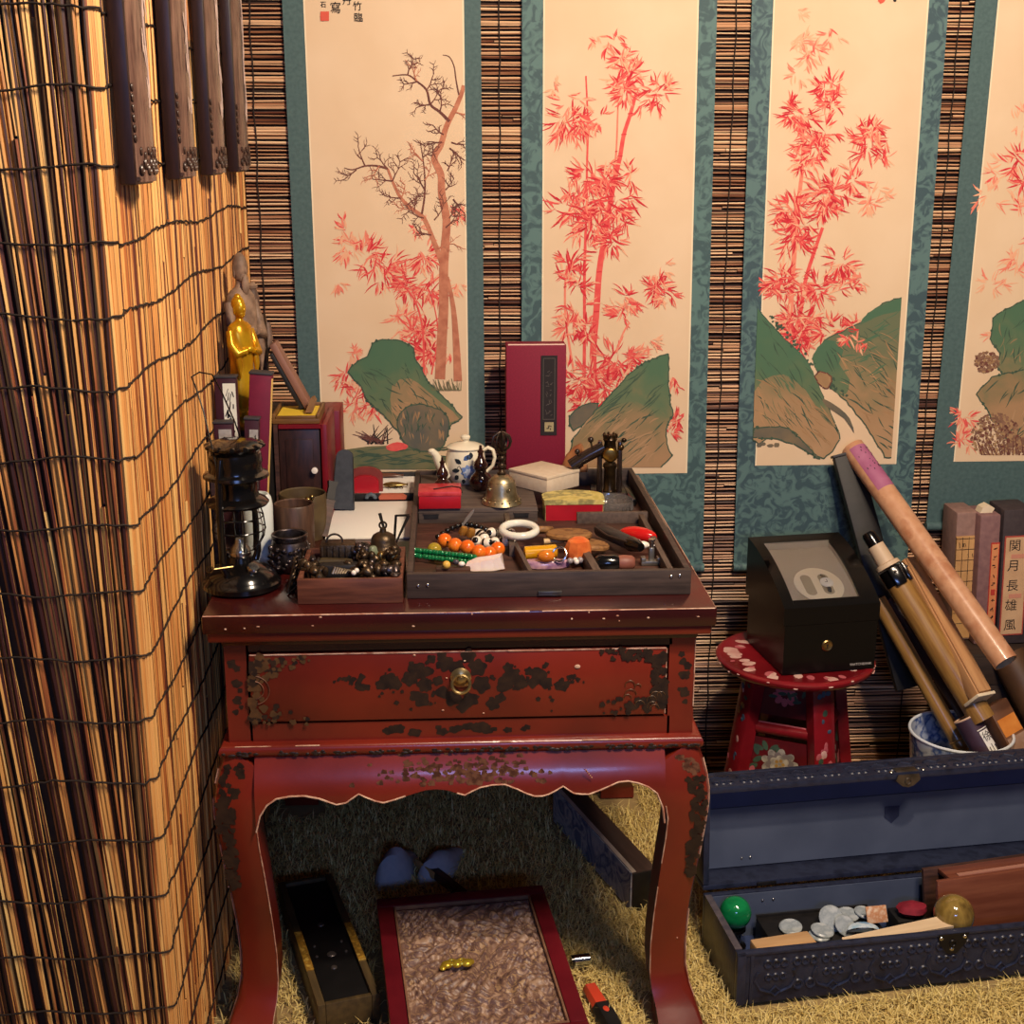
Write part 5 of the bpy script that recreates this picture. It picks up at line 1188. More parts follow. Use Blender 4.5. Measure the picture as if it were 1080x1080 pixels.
# antique telephone-like instrument, glass dish, black bar in the back right compartment
FZ = TT+.0085
I0 = Vector((.338, 2.715, FZ)); inst = M('dark_brass', (96, 74, 46), (48, 38, 30), rough=.3, metal=.85, scale=40); jap = M('japanned_black', (28, 22, 20), (44, 32, 26), rough=.25, scale=30, coat=.4)
t = thing('sextant_instrument', 'antique black and brass optical instrument at the back right of the large tray', 'instrument', I0, (0, 0, R(-4)))
mb = MB(); mb.box((0, .02, .008), (.075, .075, .016), 0, .003); mb.build('foot', jap, t)
for x in (-.020, .022): mb = MB(); mb.box((x, 0, .07), (.012, .022, .11), 0, .003, None, .8); mb.build('upright', jap, t)
mb = MB(); mb.lathe([(0, 0), (.0135, 0), (.0145, .004), (.0125, .008), (.012, .05), (.0145, .054), (.0145, .060), (.011, .064), (0, .064)], 0, 22, (.001, -.016, .018)); mb.build('barrel', inst, t)
mb = MB(); mb.lathe([(0, 0), (.017, 0), (.018, .012), (.014, .018), (.012, .034), (.015, .040), (.012, .046), (.006, .050), (0, .051)], 0, 20, (.001, 0, .088))
for k in range(7): a = 2*math.pi*k/7; mb.ball((.001+.013*math.cos(a), .013*math.sin(a), .135), (.0035, .0035, .007), 0, 8, 6)
mb.ball((.024, -.006, .112), (.007, .007, .007), 0, 10, 7); mb.ball((.030, 0, .126), (.006, .005, .005), 0, 9, 6); mb.build('crown_head', inst, t)
mb = MB(); mb.tube([(-.012, -.004, .112), (-.045, -.008, .095), (-.066, -.010, .082)], [.0135, .0130, .0118], 0, 16); mb.tube([(-.062, -.010, .0845), (-.080, -.011, .072)], [.0145, .015], 0, 16); mb.build('sight_tube', jap, t)
mb = MB(); mb.tube([(-.036, -.010, .108), (-.040, -.014, .126)], .0022, 0, 7); mb.ball((-.040, -.014, .130), .0065, 0, 12, 8); mb.build('knob', jap, t)
mb = MB(); mb.tube([(-.064, -.012, .090), (-.068, -.016, .102)], .002, 0, 7); mb.ball((-.068, -.016, .105), .0058, 0, 12, 8); mb.build('knob', jap, t)
mb = MB(); mb.lathe([(0, 0), (.016, 0), (.0165, .004), (.014, .008), (.011, .009), (0, .009)], 0, 20, (.001, -.0115, .098), (R(90), 0, 0)); mb.build('dial', brass, t)
simple('copper_elbow', 'copper and tan elbow-shaped fitting beside the cream box', 'fitting', M('copper_wood', (150, 92, 62), (196, 140, 88), rough=.35, scale=24), lambda mb: (mb.tube([(-.020, 0, .010), (-.012, 0, .034), (.004, 0, .052), (.014, 0, .056)], [.012, .011, .010, .011], 0, 12), mb.tube([(-.018, -.002, .008), (.026, -.004, .012)], [.010, .008], 0, 10)), (.276, 2.80, TT+.0445), (0, 0, R(-15)))
t = thing('glass_dish', 'low round clear glass dish in front of the black and brass instrument', 'dish', (.325, 2.597, FZ))
mb = MB(); mb.lathe([(0, .001), (.034, .001), (.042, .006), (.047, .020), (.0485, .030), (.0475, .0305), (.0455, .021), (.040, .008), (.033, .004), (0, .004)], 0, 40)
for k in range(24): a = 2*math.pi*k/24; mb.ball((.0475*math.cos(a), .0475*math.sin(a), .016), (.0022, .0022, .009), 0, 6, 5)
mb.build('dish', M('smoky_glass', (206, 200, 196), rough=.06, trans=.88, ior=1.4), t)
simple('black_bar', 'slim black bar lying along the right wall of the large tray', 'bar', black_lacquer, lambda mb: mb.box((0, 0, .008), (.014, .16, .016), 0, .003), (.382, 2.725, FZ))

# front compartments: beads and stones, left to right
FZ = TT+.0145
def near(u, v, z): q = at(u, v, Z=FZ+z); return Vector((q.x, q.y, FZ+z))
agate_o = M('orange_agate', (226, 92, 20), (236, 130, 40), rough=.12, scale=30, sss=.25, coat=.4)
bead_row('orange_bead_bracelet', 'bracelet of large glossy orange beads on the left of the large tray', 'bracelet', [near(u, v, .020+.006*math.sin(k)) for k, (u, v) in enumerate(((469, 570), (480, 575), (493, 577), (505, 582), (516, 584), (525, 579)))], .0135, agate_o)
green_m = M('green_glass', (10, 86, 48), (16, 120, 66), rough=.15, scale=40, coat=.4)
pts = [near(437+6.4*k, 583+.75*k, .014) for k in range(11)]
t = thing('green_beadwork', 'band of tiny dark green glass beads in front of the orange bracelet', 'bracelet', pts[0])
o0 = None
for i in range(20):
    f = i/19*10; k = min(9, int(f)); q = pts[k].lerp(pts[k+1], f-k)
    for j in range(3):
        if o0 is None: mb = MB(); mb.ball((0, 0, 0), .0050, 0, 8, 6); o0 = mb.build('bead', green_m, t); o = o0
        else: o = o0.copy(); COL.objects.link(o); o.parent = t
        o.location = q-pts[0]+Vector((random.uniform(-.0015, .0015), (j-1)*.0088+random.uniform(-.001, .001), .0055*(j == 1)-.002*(j == 0)))
citrine = M('citrine', (200, 172, 60), rough=.12, trans=.4, sss=.2)
q = near(458, 580, .014); simple('citrine_bead', 'olive yellow bead behind the left end of the green beads', 'bead', citrine, lambda mb: mb.ball((0, 0, .0), (.0135, .0135, .0135), 0, 16, 10), q)
amber_c = M('clear_amber', (196, 140, 62), (150, 98, 40), rough=.08, trans=.35, scale=40)
for k, (u, v, l) in enumerate(((489, 564, 'dark amber cut stone behind the orange bracelet'), (497, 566, 'pale amber cut stone between the orange bracelet and the black and white beads'))):
    q = near(u, v, .012); simple('amber_stone', l, 'stone', amber_c, lambda mb: mb.box((0, 0, .008), (.016, .014, .018), 0, .003, (.3, .2, .5), .7), q)
q = near(511, 601, .001)
t = simple('rose_quartz', 'rough whitish pink crystal chunk at the front of the large tray', 'crystal', M('rose_quartz', (226, 202, 196), (240, 226, 220), rough=.2, scale=30, sss=.3), lambda mb: mb.loft([[(x*1.0+random.uniform(-.003, .003), y+random.uniform(-.002, .002), z+random.uniform(-.003, .003)) for x, y in ((-.034, -.010), (-.01, -.014), (.02, -.013), (.036, -.006), (.034, .012), (.01, .016), (-.02, .014), (-.036, .008))] for z in (.003,)]+[[(x*.85+random.uniform(-.004, .004), y*.8+random.uniform(-.002, .002), zz) for (x, y), zz in zip(((-.034, -.010), (-.01, -.014), (.02, -.013), (.036, -.006), (.034, .012), (.01, .016), (-.02, .014), (-.036, .008)), (.012, .018, .022, .026, .028, .022, .02, .014))]], 0, sm=False), q, ang=15)
q = near(471, 605, 0.002); q.z = FZ+.018; simple('yellow_bead', 'round yellow bead in front of the green beads', 'bead', M('yellow_bead', (222, 178, 84), rough=.2, sss=.2), lambda mb: mb.ball((0, 0, 0), .0072, 0, 14, 10), q)
q = near(481, 603, 0); q.z = FZ+.018; simple('grey_bead', 'small dark grey bead between the yellow bead and the pearl', 'bead', M('grey_bead', (70, 66, 72), rough=.25), lambda mb: mb.ball((0, 0, 0), (.006, .005, .005), 0, 12, 8), q)
q = near(487, 604, 0); q.z = FZ+.016; simple('pearl', 'small white pearl in front of the green beads', 'bead', pearl, lambda mb: mb.ball((0, 0, 0), (.0060, .005, .0045), 0, 12, 8), q)
simple('tray_felt_block', 'small wooden rest under the loose beads at the front of the large tray', 'block', dark_wood, lambda mb: mb.box((0, 0, .0055), (.060, .022, .011), 0, .002), (near(478, 603, 0).x, near(478, 603, 0).y-.006, FZ))
bead_row('black_bead_string', 'string of small black beads against the flat case', 'beads', [near(462+5*k, 566-10*math.sin(k/9*2.6)-.5*k, .012) for k in range(11)], .0058, black_lacquer)
q = near(487, 556, .012); simple('silver_pendant', 'slender pale feather-shaped pendant standing up by the black beads', 'pendant', M('silver_grey', (172, 166, 156), rough=.3, metal=.6), lambda mb: mb.loft([[(a*.0035+x, -.0010, z), (a*.0035+x, .001, z), (-a*.0035+x, .001, z), (-a*.0035+x, -.001, z)] for x, z, a in ((0, 0, .3), (.005, .008, .8), (.013, .020, 1.2), (.020, .030, .9), (.024, .036, .1))]), q)
# black and white agate beads: white body, black rings
dz_m = M('banded_agate', (236, 226, 208), rough=.12, coat=.4)
t = thing('agate_beads', 'string of black and white banded agate beads lying beside the white jade bangle', 'beads', near(506, 566, .012)); base = t.location.copy(); o0 = None
for k, (u, v) in enumerate(((506, 564), (519, 562), (531, 560), (539, 563), (503, 571), (513, 573), (522, 572), (532, 571), (538, 569), (510, 567))):
    if o0 is None:
        mb = MB()
        prof = []
        for i in range(17):
            th = math.pi*i/16; r = .0105*math.sin(th); z = -.0140*math.cos(th); prof.append((r, z, 1 if i in (1, 2, 3, 8, 9, 14, 15, 16) else 0))
        mb.lathe(prof, 0, 16); o0 = mb.build('bead', [dz_m, black_lacquer], t); o = o0
    else: o = o0.copy(); COL.objects.link(o); o.parent = t
    o.location = near(u, v, .012 if k < 4 else .014)-base; o.rotation_euler = (R(90)+random.uniform(-.5, .5), 0, random.uniform(-1.2, 1.2))
q = near(546, 571, .010)
simple('jade_bangle', 'white jade bangle in the middle of the large tray', 'bangle', M('white_jade', (232, 230, 218), (222, 222, 206), rough=.15, scale=20, sss=.2, coat=.3), lambda mb: mb.torus((0, 0, 0), .031, .0072, 0, (R(7), 0, 0), 40, 12), (q.x+.002, q.y-.012, FZ+.036))
slice_m = M('wood_slice', (128, 88, 50), [(150, 108, 62), (110, 74, 42)], rough=.55, scale=60, bump=.5, bscale=70)
def slab(mb, r, h, sx=1.0): mb.lathe([(0, 0), (r*.9, 0), (r, h*.3), (r, h*.7), (r*.9, h), (0, h*.85)], 0, 26)
for (u, v, r, z, l, rt) in ((600, 567, .043, .022, 'larger flat brown wood slice, under the red fronted box', (R(-6), 0, 0)), (622, 578, .035, .014, 'smaller brown wood slice, right of the orange stone', (R(-4), R(6), 0)), (570, 562, .026, .018, 'small dark brown wood slice, right of the jade bangle', (R(-20), 0, 0))):
    q = near(u, v, z); simple('wood_slice', l, 'wood slice', slice_m, lambda mb, r=r: slab(mb, r, .011), q, rt)
q = near(570, 583, .018); simple('yellow_amber_stick', 'thick yellow amber cylinder in the middle compartment of the large tray', 'stone', M('yellow_amber', (216, 160, 24), (200, 138, 16), rough=.15, sss=.25, scale=20, coat=.3), lambda mb: mb.tube([(-.030, 0, 0), (-.028, 0, 0), (.028, 0, .002), (.030, 0, .002)], [.009, .0125, .0125, .009], 0, 18), q, (0, 0, R(4)))
q = near(584, 571, .020); simple('bone_tube', 'thin pale bone tube behind the yellow amber cylinder', 'tube', M('bone', (206, 176, 128), (186, 150, 104), rough=.35, scale=40), lambda mb: mb.tube([(-.018, 0, 0), (.018, 0, .002)], .0055, 0, 14), q, (0, 0, R(2)))
q = near(576, 598, .001); simple('amethyst_slab', 'flat purple agate slab at the front of the middle compartment', 'stone', M('amethyst', (160, 120, 146), [(190, 150, 160), (134, 98, 130)], rough=.2, scale=40, coat=.3), lambda mb: mb.loft([[(.040*math.cos(a)*(1+.12*math.sin(3*a)), .013*math.sin(a), z) for a in [2*math.pi*k/20 for k in range(20)]] for z in (0, .009)]+[[(.034*math.cos(a)*(1+.12*math.sin(3*a)), .010*math.sin(a), .013) for a in [2*math.pi*k/20 for k in range(20)]]]), q)
q = near(576, 592, .014); simple('carnelian_piece', 'small orange carnelian piece lying on the purple slab', 'stone', M('carnelian', (214, 128, 40), (196, 104, 30), rough=.15, sss=.2, scale=30), lambda mb: mb.ball((0, 0, .009), (.016, .010, .011), 0, 12, 8, None, .08), q)
q = near(590, 592, .014); simple('silver_ring', 'silver ring standing on edge on the purple slab', 'ring', steel, lambda mb: mb.torus((0, 0, .013), .0125, .0019, 0, (R(62), 0, R(-20)), 26, 8), q)
q = near(606, 598, .002); t = thing('pearl_cluster', 'small cluster of grey and white pearls right of the purple slab', 'beads', q)
for k, (x, y, r, m_) in enumerate(((-.008, 0, .0055, M('grey_pearl', (150, 140, 140), rough=.2)), (.003, -.004, .0048, pearl), (.010, .002, .0058, M('grey_pearl', (150, 140, 140))), (.002, .006, .005, pearl))): mb = MB(); mb.ball((x, y, r+.006), r, 0, 12, 8); mb.build('pearl', m_, t)
q = near(610, 588, .010); simple('orange_stone', 'chunky orange stone at the front beside a wooden divider', 'stone', M('orange_stone', (206, 96, 44), [(226, 124, 62), (188, 80, 36)], rough=.35, scale=30, bump=.2, sss=.2), lambda mb: mb.loft([[(r*math.cos(2*math.pi*k/9)*random.uniform(.9, 1.1), r*.85*math.sin(2*math.pi*k/9)*random.uniform(.9, 1.1), z) for k in range(9)] for r, z in ((.017, 0), (.0235, .008), (.0245, .024), (.020, .038), (.011, .043))]), (q.x, q.y, FZ+.004), (0, 0, .4), None, 30)
# right compartment
def lying(name, label, cat, mat, fn, u0, v0, u1, v1, z, **k):
    a, b = near(u0, v0, z), near(u1, v1, z); d = b-a
    t = thing(name, label, cat, a, (0, 0, math.atan2(d.y, d.x))); fn(t, d.length); return t
def cigar(t, L):
    mb = MB(); mb.tube([(0, 0, 0), (.004, 0, 0), (L*.72, 0, 0), (L*.74, 0, 0)], [.011, .0135, .0128, .011], 0, 16); mb.build('handle', M('black_horn', (48, 44, 42), (66, 60, 56), rough=.4, scale=30, stretch=(1, 8, 8)), t)
    mb = MB(); mb.tube([(L*.74, 0, 0), (L*.80, 0, 0), (L*.92, 0, .001), (L, 0, .001)], [.0130, .0142, .011, .008], 0, 14); mb.build('collar', black_lacquer, t)
    mb = MB(); mb.tube([(.004, -.012, .006), (L*.4, -.018, .004), (L*.8, -.012, .006)], .0022, 0, 6); mb.build('wire_loop', M('iron_wire', (80, 72, 68), rough=.4, metal=.8), t)
lying('horn_handle', 'black horn handled tool with a wire loop, lying across the right compartment', 'tool', None, cigar, 632, 558, 676, 578, .022)
q = near(673, 566, .014); simple('red_lozenge', 'smooth bright red oval stone at the right of the large tray', 'stone', M('bright_red', (206, 32, 28), (190, 24, 24), rough=.18, coat=.4, scale=20), lambda mb: mb.ball((0, 0, .004), (.038, .016, .015), 0, 20, 12), q, (0, 0, R(-32)))
q = near(678, 577, .018); simple('white_shell', 'white shell lying at the tip of the horn handled tool', 'shell', pearl, lambda mb: (mb.ball((0, 0, .004), (.012, .008, .007), 0, 14, 9), mb.ball((-.010, .004, .008), (.008, .006, .006), 0, 10, 7), mb.ball((.012, -.001, .003), (.010, .003, .003), 0, 8, 6)), q)
q = near(645, 594, .0145); t = thing('tobacco_pipe', 'short pipe with a black bowl and pinkish brown stem, lying at the right front', 'pipe', (q.x, q.y, FZ+.0152))
mb = MB(); mb.tube([(-.028, 0, 0), (-.022, 0, 0), (.004, 0, 0), (.012, 0, 0)], [.011, .0150, .0150, .0125], 0, 18); mb.build('bowl', black_lacquer, t)
mb = MB(); mb.tube([(.0125, 0, 0), (.020, 0, 0), (.036, 0, 0), (.040, 0, 0)], [.0125, .0138, .0125, .009], 0, 16); mb.build('stem', M('pinkish_clay', (150, 92, 74), (126, 74, 60), rough=.5, scale=40), t)
q = near(688, 596, .0); t = thing('metal_clamp', 'small grey metal bracket in the right front corner of the large tray', 'bracket', (q.x-.002, q.y+.004, FZ))
mb = MB(); mb.box((0, 0, .004), (.036, .016, .008), 0, .001); mb.box((-.014, 0, .010), (.008, .016, .008), 0, .001); mb.box((.014, 0, .010), (.008, .016, .008), 0, .001); mb.box((.001, .004, .018), (.010, .010, .026), 0, .002); mb.build('bracket_body', M('grey_metal', (150, 146, 138), (110, 106, 98), rough=.4, metal=.8, scale=40), t)
mb = MB(); mb.lathe([(0, 0), (.004, 0), (.004, .010), (.006, .012), (.006, .016), (0, .017)], 0, 12, (.001, .004, .030)); mb.build('thumb_screw', steel, t)
# ------------------------------------------------------------------ painted stool and the black case on it
SC = Vector((.757, 2.705, 0)); SZ = .45
st_red = M('stool_red', (142, 25, 34), (116, 19, 27), rough=.3, scale=12, coat=.4)
st_white = M('stool_white', (226, 190, 176), (206, 150, 140), rough=.45, scale=30)
st_ochre = M('stool_ochre', (176, 138, 70), (140, 104, 60), rough=.5, scale=40); st_green = M('stool_green', (70, 92, 70), (50, 70, 60), rough=.5, scale=40)
st_blue = M('stool_blue', (64, 84, 104), rough=.5); st_pink = M('stool_pink', (196, 104, 108), (176, 80, 90), rough=.5, scale=40); st_grey = M('peony_grey', (188, 178, 160), (120, 112, 104), rough=.5, scale=60)
t = thing('painted_stool', 'round red painted wooden stool with flowers on its legs, under the black watch case', 'stool', SC)
mb = MB(); mb.lathe([(0, -.022), (.150, -.022), (.166, -.018), (.1725, -.010), (.1725, -.004), (.168, 0), (.160, .0005), (.156, -.0015), (0, -.0015)], 0, 56, (0, 0, SZ))
for k in range(46):
    a = random.uniform(0, 6.28); r = random.uniform(.118, .150); rr = random.uniform(.006, .020)
    mb.ball((r*math.cos(a), r*math.sin(a), SZ-.0016), (rr, rr*.7, .0006), random.choice((1, 1, 4)), 8, 4, (0, 0, a))
for k in range(26): a = random.uniform(0, 6.28); mb.ball((.1722*math.cos(a), .1722*math.sin(a), SZ-random.uniform(.003, .012)), (.002, random.uniform(.002, .008), .0016), 1, 7, 4, (0, 0, a))
mb.build('seat', [st_red, st_white, st_ochre, st_green, st_pink], t)
angs = [R(a) for a in (198, 288, 18, 108)]
def legpt(a, z): r = .098+.066*(SZ-.02-z)/.43; return Vector((r*math.cos(a), r*math.sin(a), z))
for i, a in enumerate(angs):
    mb = MB(); rings = []
    for z in (SZ-.022, .33, .22, .11, .003):
        c = legpt(a, z); rx = Vector((-math.sin(a), math.cos(a), 0)); ro = Vector((math.cos(a), math.sin(a), 0)); wz = .026+.006*(z < .1)
        rings.append([c+rx*wz*p+ro*.014*q for p, q in ((-1, -1), (1, -1), (1, 1), (.8, 1.25), (-.8, 1.25), (-1, 1))])
    mb.loft(rings, 0, sm=False)
    rx = Vector((-math.sin(a), math.cos(a), 0)); ro = Vector((math.cos(a), math.sin(a), 0))
    for k in range(34):
        z = random.uniform(.03, .41); c = legpt(a, z)+ro*.0178+rx*random.uniform(-.018, .018)
        mb.ball(c, (.0008, random.uniform(.003, .009), random.uniform(.004, .013)), random.choice((1, 2, 2, 3, 4, 5)), 8, 5, (0, 0, a))
    for z in (.08, .16, .24, .32): mb.ball(legpt(a, z)+ro*.0180+rx*.010, (.001, .005, .005), 5, 8, 5, (0, 0, a))
    mb.build('leg', [st_red, st_white, st_ochre, st_green, st_pink, st_blue], t)
for i in range(4):
    a, b = angs[i], angs[(i+1) % 4]
    p0, p1 = legpt(a, .302), legpt(b, .302); d = (p1-p0).normalized(); nrm = Vector((d.y, -d.x, 0))
    if nrm.dot(p0+p1) < 0: nrm = -nrm
    mb = MB(); mb.tube([p0+d*.027, p0.lerp(p1, .5), p1-d*.027], .0135, 0, 10); mb.tube([p0+d*.03+Vector((0, 0, .012)), p1-d*.03+Vector((0, 0, .012))], .0030, 1, 6); mb.build('stretcher', [st_red, st_pink], t)
    for z0, z1, nm in ((.335, SZ-.024, 'upper_panel'), (.150, .280, 'flower_panel')):
        q0, q1 = legpt(a, z0), legpt(b, z0); q2, q3 = legpt(b, z1), legpt(a, z1)
        mb = MB(); P = [q0+d*.026, q1-d*.026, q2-d*.026, q3+d*.026]; mb.prism([p-nrm*.004 for p in P], nrm*.008, 0)
        c = (P[0]+P[1]+P[2]+P[3])/4; ey = ((P[3]+P[2])-(P[0]+P[1])).normalized(); ez = d.cross(ey).normalized()
        if ez.dot(nrm) < 0: ez = -ez
        def dab(x, y, ra, rb, m, an=0):
            n_ = 10; mb.poly([c+d*(x+ra*math.cos(2*math.pi*k/n_)*math.cos(an)-rb*math.sin(2*math.pi*k/n_)*math.sin(an))+ey*(y+ra*math.cos(2*math.pi*k/n_)*math.sin(an)+rb*math.sin(2*math.pi*k/n_)*math.cos(an))+ez*(.0046+dab.k*4e-6) for k in range(n_)], m); dab.k += 1
        dab.k = 0
        if nm == 'flower_panel':
            for k in range(14): dab(random.uniform(-.07, .07), random.uniform(-.05, .05), .012, .006, 2, random.random()*3)
            for rr_, n_, m_ in ((.030, 9, 1), (.020, 8, 3), (.011, 6, 1)):
                for k in range(n_): an = 2*math.pi*k/n_+rr_*50; dab(rr_*math.cos(an), .012+rr_*.8*math.sin(an), .012, .009, m_, an)
            for k in range(5): an = 2*math.pi*k/5; dab(.008*math.cos(an), .012+.008*math.sin(an), .004, .004, 4)
            for s_ in (-1, 1):
                for k in range(5): an = 2*math.pi*k/5; dab(s_*.062+.009*math.cos(an), -.018+.009*math.sin(an), .008, .006, 5, an)
        else:
            for k in range(8): an = 2*math.pi*k/8; dab(.018*math.cos(an), .014*math.sin(an), .010, .007, 5, an)
            for k in range(8): dab(random.uniform(-.05, .05), random.uniform(-.02, .02), .010, .004, 2, random.random()*3)
        mb.build(nm, [M('stool_dark_red', (96, 18, 24), (74, 16, 22), rough=.4, scale=20), st_grey, st_green, M('peony_dark', (120, 108, 104), rough=.5), st_ochre, st_pink], t)
# black watch case
K0 = at(825, 712, Z=SZ+.001); K1 = at(922, 704.5, Z=SZ+.001); kw = (K1-K0).length; kr = math.atan2(K1.y-K0.y, K1.x-K0.x)
t = thing('watch_case', 'glossy black watch winder box with a sloping window and round lock, on the stool', 'box', (K0.x, K0.y, SZ+.001), (0, 0, kr))
hf = at(826, 641, Y=K0.y).z-SZ-.001; kd = .225; hb = hf+.088
def lidz(y): f = (y-.004)/(kd-.004); return hf+(hb-hf)*(f*1.7-.7*f*f)
mb = MB(); mb.prism([(.0, 0, 0), (.0, kd*.94, 0), (.0, kd*.94, hf*.72), (.0, 0, hf*.72)], (kw, 0, 0), 0); mb.build('case_body', M('watch_case_black', (13, 12, 12), rough=.3, spec=.3), t)
mb = MB()
ys = [0, .004]+[.004+(kd-.004)*k/10 for k in range(1, 11)]
low = hf*.725
top = [(y, lidz(max(.004, y))-(.003 if y == 0 else 0)) for y in ys]
wx0, wx1, wy0, wy1 = kw*.10, kw*.83, .017, .190
def strip(x0, x1, y0, y1, m=0):
    n_ = 8; rows = []
    for k in range(n_+1): y = y0+(y1-y0)*k/n_; rows.append([(x0, y, lidz(y)), (x1, y, lidz(y))])
    mb.loft(rows, m, False, False)
strip(-.003, wx0, .004, kd); strip(wx1, kw+.003, .004, kd); strip(wx0, wx1, .004, wy0); strip(wx0, wx1, wy1, kd)
for xs in (-.003, kw+.003): mb.poly([(xs, 0, low)]+[(xs, y, z) for y, z in top]+[(xs, kd, low)], 0)
mb.poly([(-.003, 0, low), (kw+.003, 0, low), (kw+.003, 0, top[0][1]), (-.003, 0, top[0][1])]); mb.poly([(-.003, 0, top[0][1]), (kw+.003, 0, top[0][1]), (kw+.003, .004, top[1][1]), (-.003, .004, top[1][1])])
mb.poly([(-.003, kd, low), (kw+.003, kd, low), (kw+.003, kd, hb), (-.003, kd, hb)]); mb.poly([(-.003, 0, low), (kw+.003, 0, low), (kw+.003, kd, low), (-.003, kd, low)])
n_ = 8
for xs in (wx0, wx1): mb.loft([[(xs, wy0+(wy1-wy0)*k/n_, lidz(wy0+(wy1-wy0)*k/n_)), (xs, wy0+(wy1-wy0)*k/n_, lidz(wy0+(wy1-wy0)*k/n_)-.006)] for k in range(n_+1)], 0, False, False)
lid = mb.build('sloping_lid', M('watch_case_black', (13, 12, 12)), t, 30, True)
mb = MB(); cream_in = M('cream_lining', (186, 174, 156), rough=.7)
bed = lambda y, d: lidz(y)-d
mb.loft([[(wx0-.004, wy0-.004+(wy1-wy0+.008)*k/8, bed(wy0+(wy1-wy0)*k/8, .016)), (wx1+.004, wy0-.004+(wy1-wy0+.008)*k/8, bed(wy0+(wy1-wy0)*k/8, .016))] for k in range(9)], 0, False, False)
for xs in (wx0, wx1): mb.loft([[(xs, wy0+(wy1-wy0)*k/n_, lidz(wy0+(wy1-wy0)*k/n_)-.006), (xs, wy0+(wy1-wy0)*k/n_, lidz(wy0+(wy1-wy0)*k/n_)-.0165)] for k in range(n_+1)], 0, False, False)
for ys_ in (wy0, wy1): mb.poly([(wx0, ys_, lidz(ys_)-.0005), (wx1, ys_, lidz(ys_)-.0005), (wx1, ys_, lidz(ys_)-.0165), (wx0, ys_, lidz(ys_)-.0165)])
mb.build('lining', cream_in, t)
sl = math.atan2(lidz(.12)-lidz(.07), .05); cx_, cy_ = (wx0+wx1)/2+.002, wy0+.048
mb = MB(); mb.lathe([(0, 0), (.052, 0), (.054, .002), (.054, .003), (.052, .004), (0, .004)], 0, 40, (cx_, cy_, bed(cy_, .0165)), (sl, 0, 0))
dn = Vector((0, -math.sin(sl), math.cos(sl))); dt = Vector((0, math.cos(sl), math.sin(sl))); dc = Vector((cx_, cy_, bed(cy_, .0165)))+dn*.0042
for sx in (-.024, .016):
    ring = [dc+Vector((sx+.012*math.cos(a), 0, 0))+dt*((.020 if math.sin(a) > 0 else -.020)+.012*math.sin(a)) for a in [2*math.pi*k/20+.01 for k in range(20)]]
    mb.poly(ring, 1)
mb.build('turntable', [M('ivory_turntable', (240, 228, 204), rough=.45), M('slot_shade', (176, 162, 138), rough=.7)], t)
wc = dc+Vector((.016, 0, 0))+dn*.003
wt = thing('wrist_watch', 'small silvery wristwatch resting on the ivory turntable inside the black case', 'watch', t.matrix_basis @ wc, (sl, 0, kr))
mb = MB(); mb.tube([(0, -.026, -.004), (0, -.018, 0), (0, -.009, .001)], [.004, .005, .005], 0, 8, True, .45); mb.tube([(0, .009, .001), (0, .020, 0), (0, .030, -.004)], [.005, .005, .004], 0, 8, True, .45); mb.build('strap', steel, wt)
mb = MB(); mb.lathe([(0, 0), (.0125, 0), (.0145, .001), (.0145, .003), (.012, .004), (0, .004)], 0, 26); mb.build('watch_head', M('bright_dial', (244, 240, 232), rough=.25), wt)
mb = MB(); mb.box((.001, .003, .0044), (.0008, .007, .0005), 0); mb.box((-.002, -.001, .0044), (.006, .0008, .0005), 0); mb.build('watch_hands', ink, wt)
mb = MB(); mb.loft([[(wx0, wy0+(wy1-wy0)*k/8, lidz(wy0+(wy1-wy0)*k/8)-.0015), (wx1, wy0+(wy1-wy0)*k/8, lidz(wy0+(wy1-wy0)*k/8)-.0015)] for k in range(9)]+[[(wx0, wy1-(wy1-wy0)*k/8, lidz(wy1-(wy1-wy0)*k/8)-.003), (wx1, wy1-(wy1-wy0)*k/8, lidz(wy1-(wy1-wy0)*k/8)-.003)] for k in range(9)], 0, False, False)
mb.build('window_pane', M('clear_pane', (250, 250, 250), rough=.02, trans=1, ior=1.12), t)
lq = at(874, 684, Y=K0.y-.0); lx = (Vector((lq.x, lq.y, lq.z))-K0); lx = lx.x/math.cos(kr); lz = lq.z-SZ-.001+.002
mb = MB(); mb.lathe([(0, 0), (.0125, 0), (.0125, .002), (.010, .004), (.0075, .003), (0, .003)], 0, 26, (lx, 0, lz), (R(90), 0, 0)); mb.ball((lx, -.0032, lz+.001), (.0022, .0006, .0026), 1, 8, 6); mb.box((lx, -.0032, lz-.0025), (.0016, .0012, .006), 1); mb.build('lock', [aged_brass, ink], t)
mb = MB(); text(mb, 'WATCHBANK', .0078, Matrix.Translation((kw*.845, -.0008, .012)) @ Matrix.Rotation(R(90), 4, 'X'), 0); mb.build('lettering', M('lettering_white', (206, 200, 190), rough=.6), t, recalc=False)

